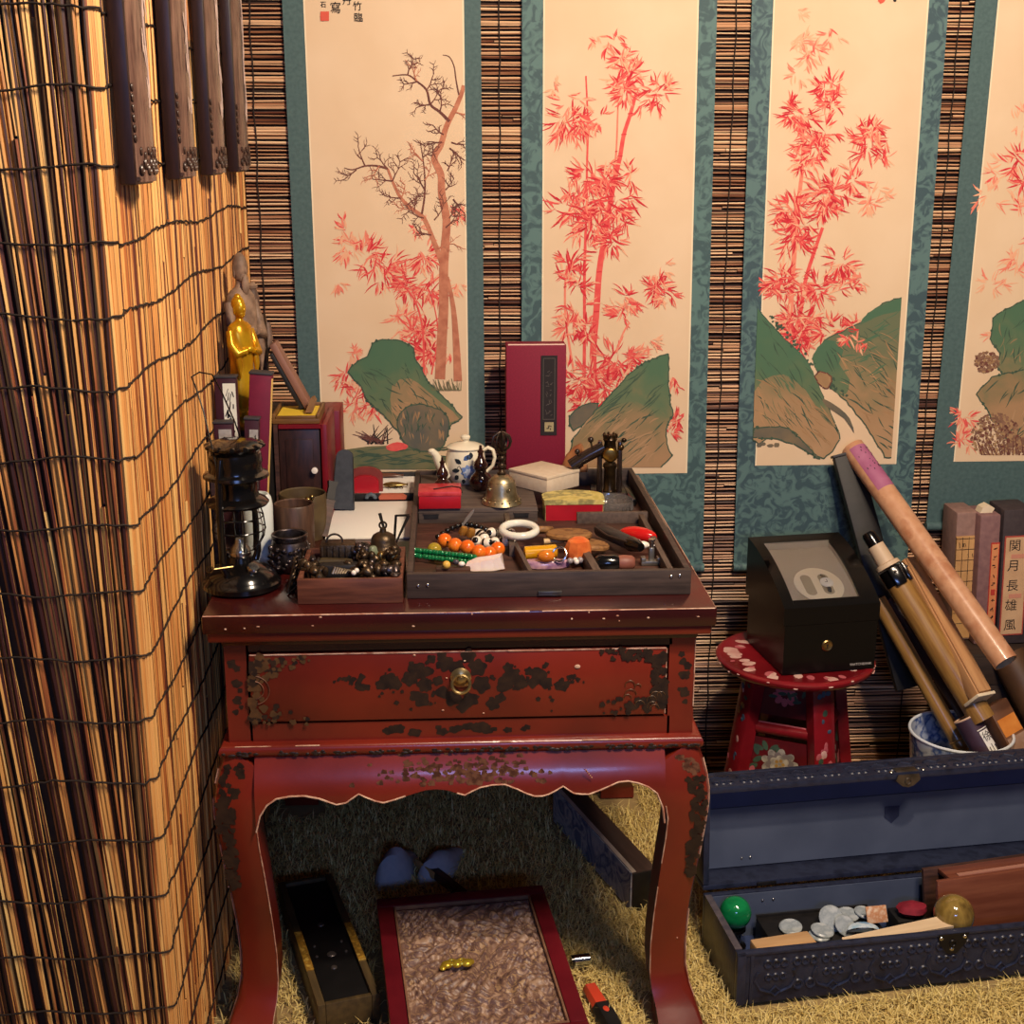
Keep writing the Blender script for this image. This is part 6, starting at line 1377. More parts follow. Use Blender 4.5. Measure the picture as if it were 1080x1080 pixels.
# ------------------------------------------------------------------ jar of tubes in the right corner
J = Vector((1.118, 2.635, 0))
t = thing('porcelain_jar', 'blue and white porcelain jar holding long tubes, behind the open trunk lid', 'jar', J)
por = M('blue_white_porcelain', (206, 214, 226), [(52, 86, 156), (190, 202, 222)], rough=.15, scale=26, lo=.42, hi=.62, coat=.4)
mb = MB(); mb.lathe([(0, .003), (.075, .003), (.085, .02), (.096, .12), (.104, .22), (.110, .283), (.1115, .289), (.107, .289), (.100, .22), (.092, .12), (.078, .02), (0, .016)], 0, 48); mb.build('body', por, t)
mb = MB(); mb.torus((0, 0, .289), .109, .0035, 0, None, 48, 8); mb.build('rim', M('pale_rim', (226, 232, 238), rough=.15), t)
gold_tube = M('gold_tube', (164, 124, 66), (140, 100, 52), rough=.4, scale=14, stretch=(12, 12, 1), coat=.2)
pink_tube = M('marbled_tube', (196, 142, 106), [(208, 158, 122), (182, 124, 90)], rough=.35, scale=22, coat=.3)
pale_wood = M('pale_wood', (198, 150, 102), (180, 130, 86), rough=.5, scale=10, stretch=(9, 9, 1))
purple = M('purple_card', (72, 50, 66), (58, 40, 54), rough=.5, scale=20)
def leaning(name, label, cat, p0, p1, roll=0, group=None):
    t = thing(name, label, cat, p0, aim(p0, p1, roll), group); return t, (Vector(p1)-Vector(p0)).length
# black flat case leaning behind
a_, b_ = at(944, 672, Y=2.82), at(892, 480, Y=2.955)
t, L_ = leaning('black_slat_case', 'long flat black case leaning on the wall behind the tubes', 'case', a_+(a_-b_).normalized()*.12, b_); L_ = L_
mb = MB(); mb.box((0, 0, L_/2), (.062, .020, L_), 0, .003); mb.build('case_body', black_matte, t)
mb = MB(); mb.box((0, 0, L_+.003), (.066, .023, .006), 0, .001); mb.build('end_cap', slate_cap, t)
# golden tube at the left, down into the jar
a_, b_ = at(1024, 806, Y=2.615), at(926, 632, Y=2.80)
t, L_ = leaning('gold_tube', 'gold brown tube with a ribbed lower end, leftmost of those standing in the jar', 'tube', a_, b_)
mb = MB(); mb.tube([(0, 0, .06), (0, 0, L_)], .0175, 0, 20); mb.build('tube_body', gold_tube, t)
mb = MB(); mb.tube([(0, 0, .0), (0, 0, .012), (0, 0, .014), (0, 0, .058)], [.016, .0188, .0188, .0192], 0, 20); mb.torus((0, 0, .058), .0188, .002, 0, None, 24, 6); mb.build('tube_cap', gold_tube, t)
# dark tube beside it
a_, b_ = at(1016, 748, Y=2.70), at(938, 632, Y=2.845)
t, L_ = leaning('dark_tube', 'dark purple brown tube in the shade between two gold tubes', 'tube', a_+(a_-b_).normalized()*.06, b_)
mb = MB(); mb.tube([(0, 0, 0), (0, 0, L_)], .019, 0, 18); mb.build('tube_body', M('dark_brown_tube', (78, 56, 54), (60, 42, 42), rough=.45, scale=14), t)
# gold tube with buckled black top
a_, b_ = at(1026, 742, Y=2.60), at(915, 562, Y=2.80)
t, L_ = leaning('strapped_tube', 'gold tube with a pale neck and two black buckle straps at its top', 'tube', a_+(a_-b_).normalized()*.04, b_, R(25))
mb = MB(); mb.tube([(0, 0, 0), (0, 0, L_*.80)], .0275, 0, 22); mb.build('tube_body', gold_tube, t)
mb = MB(); mb.tube([(0, 0, L_*.72), (0, 0, L_*.80)], .0288, 0, 22)
mb.build('black_band', black_lacquer, t)
for a0 in (-.62, .62):
    mb = MB(); mb.box((.028*math.sin(a0), -.028*math.cos(a0), L_*.755), (.027, .010, .046), 0, .004, (0, 0, a0)); mb.ball((.034*math.sin(a0), -.0345*math.cos(a0), L_*.775), (.0035, .003, .0035), 1, 8, 6); mb.build('buckle', [black_lacquer, steel], t)
mb = MB(); mb.tube([(0, 0, L_*.81), (0, 0, L_*.83), (0, 0, L_*.835), (0, 0, L_*.93)], [.029, .027, .0205, .019], 0, 20); mb.build('pale_neck', M('pale_plastic', (206, 180, 150), rough=.5), t)
mb = MB(); mb.lathe([(0, L_*.93), (.0165, L_*.93), (.0165, L_*.985), (.0135, L_), (0, L_)], 0, 20); mb.build('black_cap', black_lacquer, t)
# pale wooden box
a_, b_ = at(1034, 734, Y=2.575), at(956, 592, Y=2.81)
t, L_ = leaning('wooden_scroll_box', 'long pale wooden scroll box lying between the strapped tube and the marbled tube', 'box', a_, b_, R(18))
mb = MB(); mb.box((0, 0, L_/2), (.040, .032, L_), 0, .003); mb.build('box_body', pale_wood, t)
mb = MB(); mb.box((0, -.018, L_/2), (.035, .006, L_-.004), 0, .002); mb.build('sliding_lid', pale_wood, t)
mb = MB(); mb.box((0, .006, -.004), (.050, .050, .007), 0, .001); mb.build('end_piece', cream_paper, t)
# big marbled tube on top, open lower end towards the room
a_, b_ = at(1061, 699, Y=2.545), at(899, 472, Y=2.965)
t, L_ = leaning('marbled_tube', 'big pinkish marbled paper tube with a purple label, lying across the top of the others', 'tube', a_, b_, R(12))
mb = MB(); r_ = .0265
mb.lathe([(r_-.003, 0), (r_, 0), (r_, L_*.42), (r_+.0006, L_*.42), (r_+.0006, L_), (0, L_)], 0, 36); mb.lathe([(r_-.003, 0), (r_-.003, .12), (0, .12)], 1, 36); mb.build('tube_body', [pink_tube, M('tube_inside', (196, 180, 150), (176, 160, 130), rough=.8, scale=20)], t)
mb = MB(); rows = []
for k in range(11): a = R(-62+11.5*k); rows.append([((r_+.0011)*math.sin(a), -(r_+.0011)*math.cos(a), L_-.012), ((r_+.0011)*math.sin(a), -(r_+.0011)*math.cos(a), L_-.135)])
mb.loft(rows, 0, False, False)
for k in range(22): a = R(random.uniform(-50, 45)); z = L_-random.uniform(.02, .085); mb.box(((r_+.0013)*math.sin(a), -(r_+.0013)*math.cos(a), z), (.002, .0008, random.uniform(.002, .005)), 1, 0, (0, 0, a))
mb.build('purple_label', [M('mauve_label', (176, 108, 140), (164, 92, 128), rough=.6, scale=30), purple], t)
# dark tube with lettered label, its open end upward
a_, b_ = at(1052, 815, Y=2.545), at(1019, 757, Y=2.60)
t, L_ = leaning('lettered_tube', 'dark purple tube with an open top and white lettered label, above the trunk lid', 'tube', a_+(a_-b_).normalized()*.05, b_, R(20))
r_ = .028
mb = MB(); mb.lathe([(0, 0), (r_, 0), (r_, L_), (r_-.004, L_), (r_-.004, .03), (0, .03)], 0, 30); mb.build('tube_body', purple, t)
mb = MB(); mb.torus((0, 0, L_), r_-.002, .0028, 0, None, 30, 6); mb.build('pale_rim', M('pale_cardboard', (214, 178, 150), rough=.7), t)
mb = MB(); rows = []
for k in range(7): a = R(-24+8*k); rows.append([((r_+.0008)*math.sin(a), -(r_+.0008)*math.cos(a), .010), ((r_+.0008)*math.sin(a), -(r_+.0008)*math.cos(a), L_-.036)])
mb.loft(rows, 0, False, False); mb.torus((0, 0, L_-.032), r_+.0008, .0012, 0, None, 20, 5, R(-118), R(-62))
for ch, zz in (('徐', L_-.051), ('山', L_-.080)): text(mb, ch, .023, Matrix.Translation((0, -r_-.0014, zz)) @ Matrix.Rotation(R(90), 4, 'X'), 1)
mb.build('white_label', [white_paper, ink], t, recalc=False)
# brown tube with orange patch at the right edge, a paper bag and two more tube ends
a_, b_ = at(1092, 826, Y=2.58), at(1046, 742, Y=2.66)
t, L_ = leaning('brown_tube', 'brown box with an orange paper patch, right of the dark lettered tube', 'box', a_, b_, R(14))
mb = MB(); mb.box((0, 0, L_/2), (.058, .040, L_), 0, .004); mb.build('tube_body', M('brown_card', (124, 82, 54), (104, 66, 44), rough=.45, scale=14), t)
mb = MB(); mb.box((0, -.0206, L_-.055), (.050, .001, .040), 0); mb.build('orange_patch', M('orange_patch', (226, 146, 66), (206, 120, 46), rough=.5, scale=30), t)
mb = MB(); mb.box((0, -.0214, L_-.120), (.052, .0016, .080), 0); text(mb, '日 门', .022, Matrix.Translation((0, -.0226, L_-.125)) @ Matrix.Rotation(R(90), 4, 'X'), 1); mb.build('wrapper', [M('clear_wrap', (150, 116, 96), (172, 140, 118), rough=.2, scale=30), ink], t, recalc=False)
a_, b_ = at(1108, 775, Y=2.70), at(1062, 690, Y=2.80)
t, L_ = leaning('umber_tube', 'wide umber tube at the right edge, behind the open end of the marbled tube', 'tube', a_, b_)
mb = MB(); mb.tube([(0, 0, 0), (0, 0, L_)], .040, 0, 22); mb.build('tube_body', M('umber_tube', (92, 64, 42), (74, 50, 34), rough=.5, scale=14), t)
# scroll boxes standing on a dark crate
t = thing('dark_crate', 'dark wooden crate in the right corner carrying the standing book boxes', 'crate', (1.40, 2.885, 0))
mb = MB(); mb.box((0, 0, .2035), (.44, .17, .399), 0, .004)
for k in range(5): mb.box((0, -.0855, .05+k*.078), (.43, .004, .066), 0, .001)
mb.build('crate_body', M('crate_wood', (44, 32, 26), (58, 42, 34), rough=.7, scale=10, stretch=(1, 8, 8)), t)
def bookbox(label, u0, u1, v, mat, deco, Y=2.86, lean=.012):
    x0, x1 = at(u0, v, Y=Y).x, at(u1, v, Y=Y).x; z = at((u0+u1)/2, v, Y=Y).z; h = z-.405
    t = thing('book_box', label, 'book', ((x0+x1)/2+lean, Y, .4045), (0, R(-2.2), 0), 'book boxes standing on the crate')
    mb = MB(); mb.box((0, .045, h/2), (x1-x0-.003, .09, h), 0, .004); mb.build('case', mat, t); deco(t, x1-x0, h); return t
def deco1(t, w_, h):
    mb = MB(); mb.box((-.002, -.0008, h*.42), (w_*.86, .002, h*.80), 0)
    for k in range(9): mb.box((-.002, -.0022, h*.80-k*.026), (w_*.84, .0008, .0010), 1)
    for k in range(4): mb.box((-.002-w_*.42+k*w_*.28, -.0022, h*.62), (.0010, .0008, h*.38), 1)
    for k in range(6): mb.box((w_*random.uniform(-.35, .3), -.0022, h*.79-.012-random.choice((0, 1))*.026), (.0012, .0008, random.uniform(.006, .014)), 1, 0, (0, random.uniform(-.4, .4), 0))
    mb.build('grid_label', [M('bamboo_paper', (206, 160, 104), (190, 142, 90), rough=.7, scale=30), ink], t)
def deco2(t, w_, h):
    mb = MB(); mb.box((w_*.27, -.0008, h*.46), (.020, .002, h*.66), 0); mb.box((w_*.27, -.0016, h*.46), (.016, .0012, h*.64), 1)
    for k in range(9):
        z = h*.74-k*h*.066
        if k == 5: mb.box((w_*.27, -.0025, z), (.010, .0008, .014), 0); continue
        for j in range(4): mb.box((w_*.27+random.uniform(-.003, .003), -.0025, z+random.uniform(-.004, .004)), (random.uniform(.003, .007), .0008, .0012), 2, 0, (0, random.choice((0, 0, 1.3, -.6)), 0))
    mb.build('title_strip', [M('strip_red', (186, 60, 48), rough=.7), M('strip_orange', (222, 146, 96), (208, 128, 80), rough=.7, scale=30), ink], t)
    mb = MB(); mb.prism([(-.018, .02, h), (.010, .02, h), (.016, .02, h+.010), (.002, .02, h+.018), (-.012, .02, h+.012)], (0, .03, 0)); mb.build('ragged_top', cream_paper, t)
def deco3(t, w_, h):
    mb = MB(); mb.box((-.002, -.0008, h*.44), (.056, .002, h*.74), 1); mb.box((-.002, -.0016, h*.44), (.050, .0012, h*.72), 0)
    for k, ch in enumerate('関月長雄風'):
        text(mb, ch, .030, Matrix.Translation((-.006, -.0026, h*.735-k*h*.148)) @ Matrix.Rotation(R(90), 4, 'X'), 2)
    for zf in (.66, .365): mb.box((.002, -.0024, h*zf), (.030, .0004, .010), 3)
    mb.build('lettered_label', [M('label_buff', (214, 176, 136), (200, 160, 122), rough=.7, scale=20), M('label_edge', (176, 76, 64), rough=.7), ink, M('faint_seal', (206, 140, 116), rough=.7)], t, recalc=False)
mauve = M('mauve_cloth', (140, 104, 102), (122, 88, 90), rough=.7, scale=60); darkc = M('dark_cloth', (56, 46, 50), (66, 56, 58), rough=.7, scale=60); taupe = M('taupe_cloth', (150, 118, 108), (134, 104, 96), rough=.7, scale=60)
bookbox('book box with a gridded tan label, leftmost on the dark crate', 1009, 1033, 540, taupe, deco1, 2.89)
bookbox('mauve brown book box with a narrow orange title strip, middle of the three', 1034, 1057, 543, mauve, deco2, 2.86)
bookbox('dark book box with large black characters on a buff label, at the right edge', 1059, 1092, 537, darkc, deco3, 2.86)

# ------------------------------------------------------------------ open trunk
F0 = Vector((.512, 2.086, .010)); tr = R(6.8)
t = thing('leather_chest', 'dark navy embossed trunk standing open with its lid leaning back, in front of the stool', 'trunk', F0, (0, 0, tr))
navy = M('navy_leather', (34, 38, 58), [(42, 48, 70), (28, 32, 50)], rough=.38, scale=30, bump=.15, bscale=120); navy_in = M('navy_lining', (52, 66, 108), (46, 60, 98), rough=.7, scale=14)
grey_in = M('slate_lining', (84, 94, 116), (74, 84, 106), rough=.65, scale=10)
TW, TD, TH, tw = .92, .207, .108, .012
mb = MB()
mb.box((TW/2, tw/2, TH/2), (TW, tw, TH), 0, .002)
def emboss(mb, y, z0, z1, x0, x1, m=0, s=-1):
    """repeating scroll and lozenge relief in a row"""
    p_ = .112; n_ = int((x1-x0)/p_); zc = (z0+z1)/2
    for i in range(n_+1):
        cx = x0+.03+i*p_
        for k in range(3):
            mb.torus((cx-.016+k*.016, y, zc+.026), .0068, .0030, m, (R(90), 0, 0), 14, 5); mb.torus((cx-.016+k*.016+p_/2, y, zc+.026), .0068, .0030, m, (R(90), 0, 0), 14, 5)
            mb.torus((cx-.014+k*.014, y, zc-.002), .0058, .0026, m, (R(90), 0, 0), 12, 5)
        for s_ in (-1, 1):
            mb.tube([(cx+s_*.010, y, zc-.034), (cx+s_*.030, y, zc-.026), (cx+s_*.040, y, zc-.006), (cx+s_*.034, y, zc+.010)], .0032, m, 6)
            mb.torus((cx+p_/2+s_*.012, y, zc-.022), .0085, .0030, m, (R(90), 0, 0), 14, 5)
        mb.tube([(cx, y, zc-.042), (cx+.010, y, zc-.032), (cx, y, zc-.022), (cx-.010, y, zc-.032), (cx, y, zc-.042)], .0026, m, 6)
emboss(mb, -.0002, 0, TH, .045, TW-.05)
mb.box((TW/2, -.001, TH-.003), (TW+.002, .004, .006), 0, .001); mb.box((.008, -.001, TH/2), (.016, .004, TH), 0, .001); mb.box((.028, -.0008, TH/2), (.006, .003, TH), 0, .001)
mb.build('front_wall', navy, t)
for x in (tw/2, TW-tw/2): mb = MB(); mb.box((x, TD/2, TH/2), (tw, TD-2*tw, TH), 0, .001); mb.box((x, TD/2, TH+.0008), (tw+.001, TD-2*tw, .0022), 1); mb.build('side_wall', [navy, M('worn_leather', (96, 88, 92), (70, 66, 76), rough=.5, scale=60)], t)
mb = MB(); mb.box((TW/2, TD-tw/2, TH/2), (TW, tw, TH), 0, .001); mb.box((TW/2, TD-tw-.001, TH/2), (TW-2*tw-.002, .002, TH-.006), 1); mb.build('back_wall', [navy, grey_in], t)
mb = MB(); mb.box((TW/2, TD/2, .006), (TW-2*tw, TD-2*tw, .012), 0); mb.build('trunk_floor', navy_in, t)
for x, z in ((.395, .098), (.442, .098), (.418, .074)): mb = MB(); mb.ball((x, -.003, z), (.0045, .003, .0045), 0, 10, 7); mb.build('stud', steel, t)
mb = MB(); mb.prism([(.388, -.0015, .106), (.450, -.0015, .106), (.446, -.0015, .086), (.428, -.0015, .064), (.410, -.0015, .064), (.392, -.0015, .086)], (0, -.002, 0)); mb.torus((.419, -.004, .086), .006, .002, 0, (R(90), 0, 0), 14, 6); mb.build('hasp_plate', M('blackened_iron', (50, 48, 50), (36, 36, 40), rough=.4, metal=.7, scale=40), t)
# lid
lid = bpy.data.objects.new('lid', None); COL.objects.link(lid); lid.parent = t; lid.location = (0, TD+.001, TH+.004); lid.rotation_euler = (R(-4), 0, 0)
LH, LD = .212, .076
mb = MB(); mb.box((TW/2, LD-.006, LH/2), (TW, .012, LH), 0, .001); mb.box((TW/2, LD-.0130, LH*.36), (TW-.026, .002, LH*.60), 1); mb.box((TW/2, LD-.0130, LH*.82), (TW-.026, .002, LH*.30), 2)  # upper navy strip paints in the shade below the lid front
mb.build('lid_panel', [navy, grey_in, navy_in], lid)
mb = MB(); mb.box((TW/2, (LD-.012)/2, LH-.006), (TW, LD-.012, .012), 0, .0015)
for i in range(16):
    x = .03+i*.056
    for k in range(3): mb.torus((x+.014*k, .022, LH+.0002), .0065, .0026, 0, None, 12, 5)
    mb.tube([(x-.008, .042, LH), (x+.006, .054, LH), (x+.020, .042, LH), (x+.034, .054, LH)], .0024, 0, 5)
mb.box((TW/2, .0025, LH+.0006), (TW, .005, .002), 0, .0006)
mb.build('lid_front', navy, lid)
mb = MB(); mb.box((TW/2, (LD-.012)/2, .005), (TW, LD-.012, .010), 0, .001); mb.build('lid_back', navy, lid)
for x in (.006, TW-.006): mb = MB(); mb.box((x, (LD-.012)/2, LH/2), (.012, LD-.012, LH-.024), 0, .001); mb.build('lid_side', navy, lid)
iron = MATS['blackened_iron']
mb = MB(); mb.box((.418, .012, LH+.0016), (.046, .022, .003), 0, .001); mb.prism([(.396, -.0015, LH-.002), (.440, -.0015, LH-.002), (.444, -.0015, LH-.014), (.430, -.0015, LH-.026), (.418, -.0015, LH-.029), (.406, -.0015, LH-.026), (.392, -.0015, LH-.014)], (0, -.002, 0)); mb.torus((.418, -.004, LH-.016), .006, .002, 0, (R(90), 0, 0), 14, 6)
mb.build('hasp', M('grey_iron', (120, 112, 104), (86, 82, 78), rough=.35, metal=.85, scale=40), lid)
for x in (.384, .452): mb = MB(); mb.ball((x, .004, LH+.002), (.0045, .0045, .003), 0, 10, 6); mb.build('stud', steel, lid)
mb = MB(); mb.prism([(.402, LD-.0145, .115), (.434, LD-.0145, .115), (.434, LD-.0145, .092), (.418, LD-.0145, .078), (.402, LD-.0145, .092)], (0, -.0006, 0), 0); mb.build('lining_patch', M('patch_navy', (40, 48, 76), rough=.7), lid)  # dark navy pentagon on the lid lining
mb = MB(); mb.box((.13, -.001, .004), (.040, .004, .007), 0, .001); mb.build('hinge', iron, lid)
for x in (.118, .140): mb = MB(); mb.ball((x, TD-tw-.0025, TH-.020), (.003, .002, .003), 0, 8, 6); mb.build('rivet', steel, t)
for x in (.10, .118): mb = MB(); mb.ball((x, LD-.0145, .030), (.003, .002, .003), 0, 8, 6); mb.build('rivet', steel, lid)
TM = t.matrix_basis.copy() if t.matrix_basis else Matrix.Identity(4)
TM = Matrix.Translation(F0) @ Matrix.Rotation(tr, 4, 'Z')
def intr(x, y, z): return TM @ Vector((x, y, z))
# inside the trunk
IN = .0125
simple('black_insert', 'shallow black box filling the left end inside the trunk, under the silvery discs', 'box', black_matte, lambda mb: (mb.box((0, 0, .025), (.23, .110, .050), 0, .002), mb.box((0, -.053, .0525), (.23, .004, .005)), mb.box((0, .053, .0525), (.23, .004, .005))), intr(.215, .122, IN), (0, 0, tr))
simple('green_ball', 'glossy green stone ball in the left corner of the trunk', 'ball', M('malachite', (14, 112, 62), [(22, 136, 76), (10, 92, 50)], rough=.1, scale=8, stretch=(1, 1, 4), coat=.5), lambda mb: mb.ball((0, 0, .032), (.031, .031, .032), 0, 24, 16), intr(.050, .158, IN+.045), (0, 0, 0))
t2 = simple('ball_stand', 'black wooden stand under the green ball', 'stand', black_lacquer, lambda mb: mb.lathe([(0, 0), (.024, 0), (.024, .006), (.014, .012), (.014, .033), (.022, .041), (.022, .047), (.012, .046), (0, .0455)], 0, 24), intr(.050, .158, IN))
simple('tan_block', 'plain tan wooden block with a ribbed edge, at the front left of the trunk', 'block', M('tan_block', (206, 166, 120), (192, 150, 104), rough=.55, scale=10, stretch=(1, 9, 9)), lambda mb: (mb.box((0, 0, .042), (.118, .046, .084), 0, .004), [mb.box((-.050+.009*k, -.0235, .079), (.004, .002, .008)) for k in range(12)]), intr(.104, .040, IN), (0, 0, tr+R(5)))
disc_m = M('pale_jade_disc', (176, 184, 188), [(150, 160, 166), (190, 196, 198)], rough=.3, scale=50, bump=.2)
def disc(mb, r=.021): 
    mb.lathe([(0, 0), (r*.85, 0), (r, .002), (r, .004), (r*.85, .0065), (r*.55, .0055), (0, .007)], 0, 28)
dl = ['disc lying flat at the left of the black insert', 'disc in front, lying on another', 'disc half covered by the front disc', 'large disc standing tilted at the centre', 'disc leaning against the centre one', 'disc at the back right', 'disc lying right of the one at the back']
for k, (x, y, z, rx, ry, r) in enumerate(((.150, .128, .061, 8, -6, .022), (.200, .096, .068, 6, 8, .022), (.194, .092, .061, 0, 0, .021), (.232, .128, .072, 42, 4, .026), (.250, .106, .068, 36, 16, .022), (.276, .150, .061, 6, 0, .022), (.308, .146, .064, 6, 10, .020))):
    simple('stone_disc', 'pale grey stone '+dl[k], 'disc', disc_m, lambda mb, r=r: disc(mb, r), intr(x, y-.006, IN+z-.006), (R(rx), R(ry), tr), 'pale stone discs in the trunk')
t3 = thing('porcelain_fan', 'small pale blue and white shell-shaped dish in the trunk, right of the discs', 'dish', intr(.275, .070, IN+.066), (R(20), 0, tr+R(-10)))
mb = MB(); mb.loft([[(.032*math.cos(R(k)), .020*math.sin(R(k)), .0), (.030*math.cos(R(k)), .019*math.sin(R(k)), .006), (.016*math.cos(R(k)), .010*math.sin(R(k)), .012), (0, 0, .013)] for k in range(0, 181, 12)], 0, False, False); mb.poly([(.032, 0, 0), (-.032, 0, 0), (0, 0, .013)], 0); mb.build('dish', M('pale_blue_glaze2', (156, 190, 212), [(206, 218, 226), (110, 152, 190)], rough=.2, scale=50), t3)
simple('fan_rest', 'dark flat box under the blue and white dish', 'box', black_matte, lambda mb: mb.box((0, 0, .032), (.060, .05, .064), 0, .002), intr(.292, .040, IN), (0, 0, tr))
simple('patterned_scrap', 'small piece of orange and white patterned card leaning behind the blue dish', 'card', M('patterned_card', (226, 196, 164), [(196, 132, 88), (232, 210, 184)], rough=.7, scale=60), lambda mb: mb.box((0, 0, .016), (.042, .004, .032), 0, .001), intr(.318, .100, IN+.062), (R(-30), 0, tr))
simple('crimson_pouch', 'crimson cloth pouch tucked beside the brown wooden box lid in the trunk', 'pouch', M('crimson_cloth', (142, 26, 46), (118, 20, 38), rough=.8, scale=60), lambda mb: mb.ball((0, 0, .013), (.030, .022, .014), 0, 16, 10, None, .10), intr(.398, .120, IN+.0585), (0, 0, 0))
simple('pouch_rest', 'dark box under the crimson pouch', 'box', black_matte, lambda mb: mb.box((0, 0, .029), (.06, .05, .058), 0, .002), intr(.392, .128, IN), (0, 0, tr))
simple('wooden_ruler', 'long cream wooden slat lying across the front of the trunk', 'slat', M('cream_slat', (226, 200, 164), (214, 186, 148), rough=.6, scale=10, stretch=(1, 9, 9)), lambda mb: mb.prism([(-.115, -.012, 0), (.110, -.020, .0), (.120, .012, .0), (-.11, .006, .0)], (0, 0, .010)), intr(.322, .030, IN+.084), (R(8), R(-3), tr+R(4)))
bb = thing('amber_globe', 'large olive gold cat-eye glass ball at the front of the trunk', 'ball', intr(.446, .050, IN+.0605))
mb = MB(); mb.ball((0, 0, .038), .038, 0, 28, 18); mb.build('ball', M('cats_eye', (120, 96, 44), [(150, 124, 62), (98, 76, 34)], rough=.06, scale=10, stretch=(3, 3, .6), coat=.8), bb)
simple('globe_rest', 'small dark block under the olive gold ball', 'block', black_matte, lambda mb: mb.box((0, 0, .030), (.05, .05, .060), 0, .004), intr(.446, .050, IN))
t4 = thing('open_wooden_box', 'brown wooden box with dark open end, lying tilted in the right of the trunk', 'box', intr(.442, .120, IN+.016), (R(-8), R(-3), tr))
mb = MB(); mb.box((.22, -.030, .060), (.44, .010, .118), 0, .002); mb.build('front_board', M('red_brown_wood', (112, 60, 42), (132, 76, 54), rough=.4, scale=8, stretch=(1, 9, 9), coat=.2), t4)
mb = MB(); mb.box((.22, .030, .060), (.44, .010, .118), 0, .002); mb.build('back_board', dark_wood, t4)
mb = MB(); mb.box((.235, 0, .113), (.41, .05, .010), 0, .001); mb.box((.24, -.018, .1185), (.38, .010, .003), 1); mb.build('top_board', [MATS['red_brown_wood'], M('worn_pinkish', (176, 124, 106), rough=.6)], t4)
mb = MB(); mb.box((.22, 0, .006), (.43, .05, .010)); mb.build('bottom_board', dark_wood, t4)
mb = MB(); mb.box((.08, 0, .06), (.006, .05, .096)); mb.build('divider', M('olive_inside', (72, 58, 40), rough=.7), t4)
# ------------------------------------------------------------------ under the table
def grounded(u, v, z=.0): q = at(u, v, Z=z); return Vector((q.x, q.y, z))
# carved box
zt_ = .12; c0, c1, c2 = at(397, 948, Z=zt_), at(572, 933, Z=zt_), at(620, 1080, Z=zt_)
cr = math.atan2(c1.y-c0.y, c1.x-c0.x); CW = (c1-c0).length; CD = (c1-c2).length+.02
t = thing('carved_box', 'red lacquer box with a carved brown relief lid and gilt clasp, under the table', 'box', (c0.x, c0.y, .003), (0, 0, cr))
car_red = M('box_red', (112, 24, 34), (92, 18, 28), rough=.35, scale=10, coat=.3)
relief_m = M('carved_relief', (178, 146, 120), [(140, 108, 88), (98, 74, 74), (176, 142, 106)], rough=.42, scale=38, lo=.36, hi=.66, detail=5, distort=2.0)
mb = MB(); mb.box((CW/2, -CD/2, (zt_-.03)/2), (CW-.012, CD-.012, zt_-.03), 0, .003); mb.build('box_base', car_red, t)
fw_ = .030; top_z = zt_-.003
lid = MB()
for x, y, a, b in ((CW/2, -fw_/2, CW, fw_), (CW/2, -CD+fw_/2, CW, fw_), (fw_/2, -CD/2, fw_, CD-2*fw_), (CW-fw_/2, -CD/2, fw_, CD-2*fw_)): lid.box((x, y, top_z-.014), (a, b, .028), 0, .002)
li = lid.build('lid_frame', car_red, t)
lid = MB(); i_ = fw_+.001
for x, y, a, b in ((CW/2, -i_-.002, CW-2*i_, .004), (CW/2, -CD+i_+.002, CW-2*i_, .004), (i_+.002, -CD/2, .004, CD-2*i_-.008), (CW-i_-.002, -CD/2, .004, CD-2*i_-.008)): lid.box((x, y, top_z-.004), (a, b, .008), 0, .001)
lid.build('inner_bead', M('bead_moulding', (150, 112, 84), (120, 84, 66), rough=.45, scale=40), t)
# carved swirls as a relief surface
nx, ny = 150, 190; X0, X1, Y0, Y1 = i_+.004, CW-i_-.004, -CD+i_+.004, -i_-.004
rg = np.random.default_rng(11); gx, gy = np.meshgrid(np.linspace(0, 1, nx), np.linspace(0, 1, ny)); wx = np.zeros_like(gx); wy = np.zeros_like(gx)
for k in range(12):
    a, b, p1, p2 = rg.uniform(3, 13), rg.uniform(3, 13), rg.uniform(0, 6.28), rg.uniform(0, 6.28)
    wx += np.sin(a*gx*.8+b*gy*1.0+p1)/a*2.4; wy += np.cos(b*gx*.8-a*gy*1.0+p2)/b*2.4
hgt = np.sin(24*gx+5*wx)*np.sin(30*gy+5*wy); hgt = np.sign(hgt)*np.abs(hgt)**.6
hgt = hgt*.5+.5*np.sin(46*gx+9*wy+6*wx)*np.cos(44*gy+9*wx)
ed = np.minimum.reduce([gx, 1-gx, gy, 1-gy]); hgt *= np.clip(ed/.03, 0, 1)
V = [(X0+(X1-X0)*gx[j, i], Y0+(Y1-Y0)*gy[j, i], top_z-.009+.0085*hgt[j, i]) for j in range(ny) for i in range(nx)]
Fc = [(j*nx+i, j*nx+i+1, (j+1)*nx+i+1, (j+1)*nx+i) for j in range(ny-1) for i in range(nx-1)]
me = bpy.data.meshes.new('carved_panel'); me.from_pydata(V, [], Fc); me.materials.append(relief_m); me.polygons.foreach_set('use_smooth', [True]*len(me.polygons))
o = bpy.data.objects.new('carved_panel', me); COL.objects.link(o); o.parent = t
q = at(482, 1018, Z=zt_)-Vector((c0.x, c0.y, 0)); q = Matrix.Rotation(-cr, 4, 'Z') @ q
mb = MB(); gold_b = M('bright_gold', (230, 200, 70), (196, 158, 40), rough=.25, metal=.6, scale=40)
for x, r in ((-.018, .011), (0, .010), (.018, .011)): mb.ball((q.x+x, q.y, top_z+.003), (r, .010, .006), 0, 12, 8)
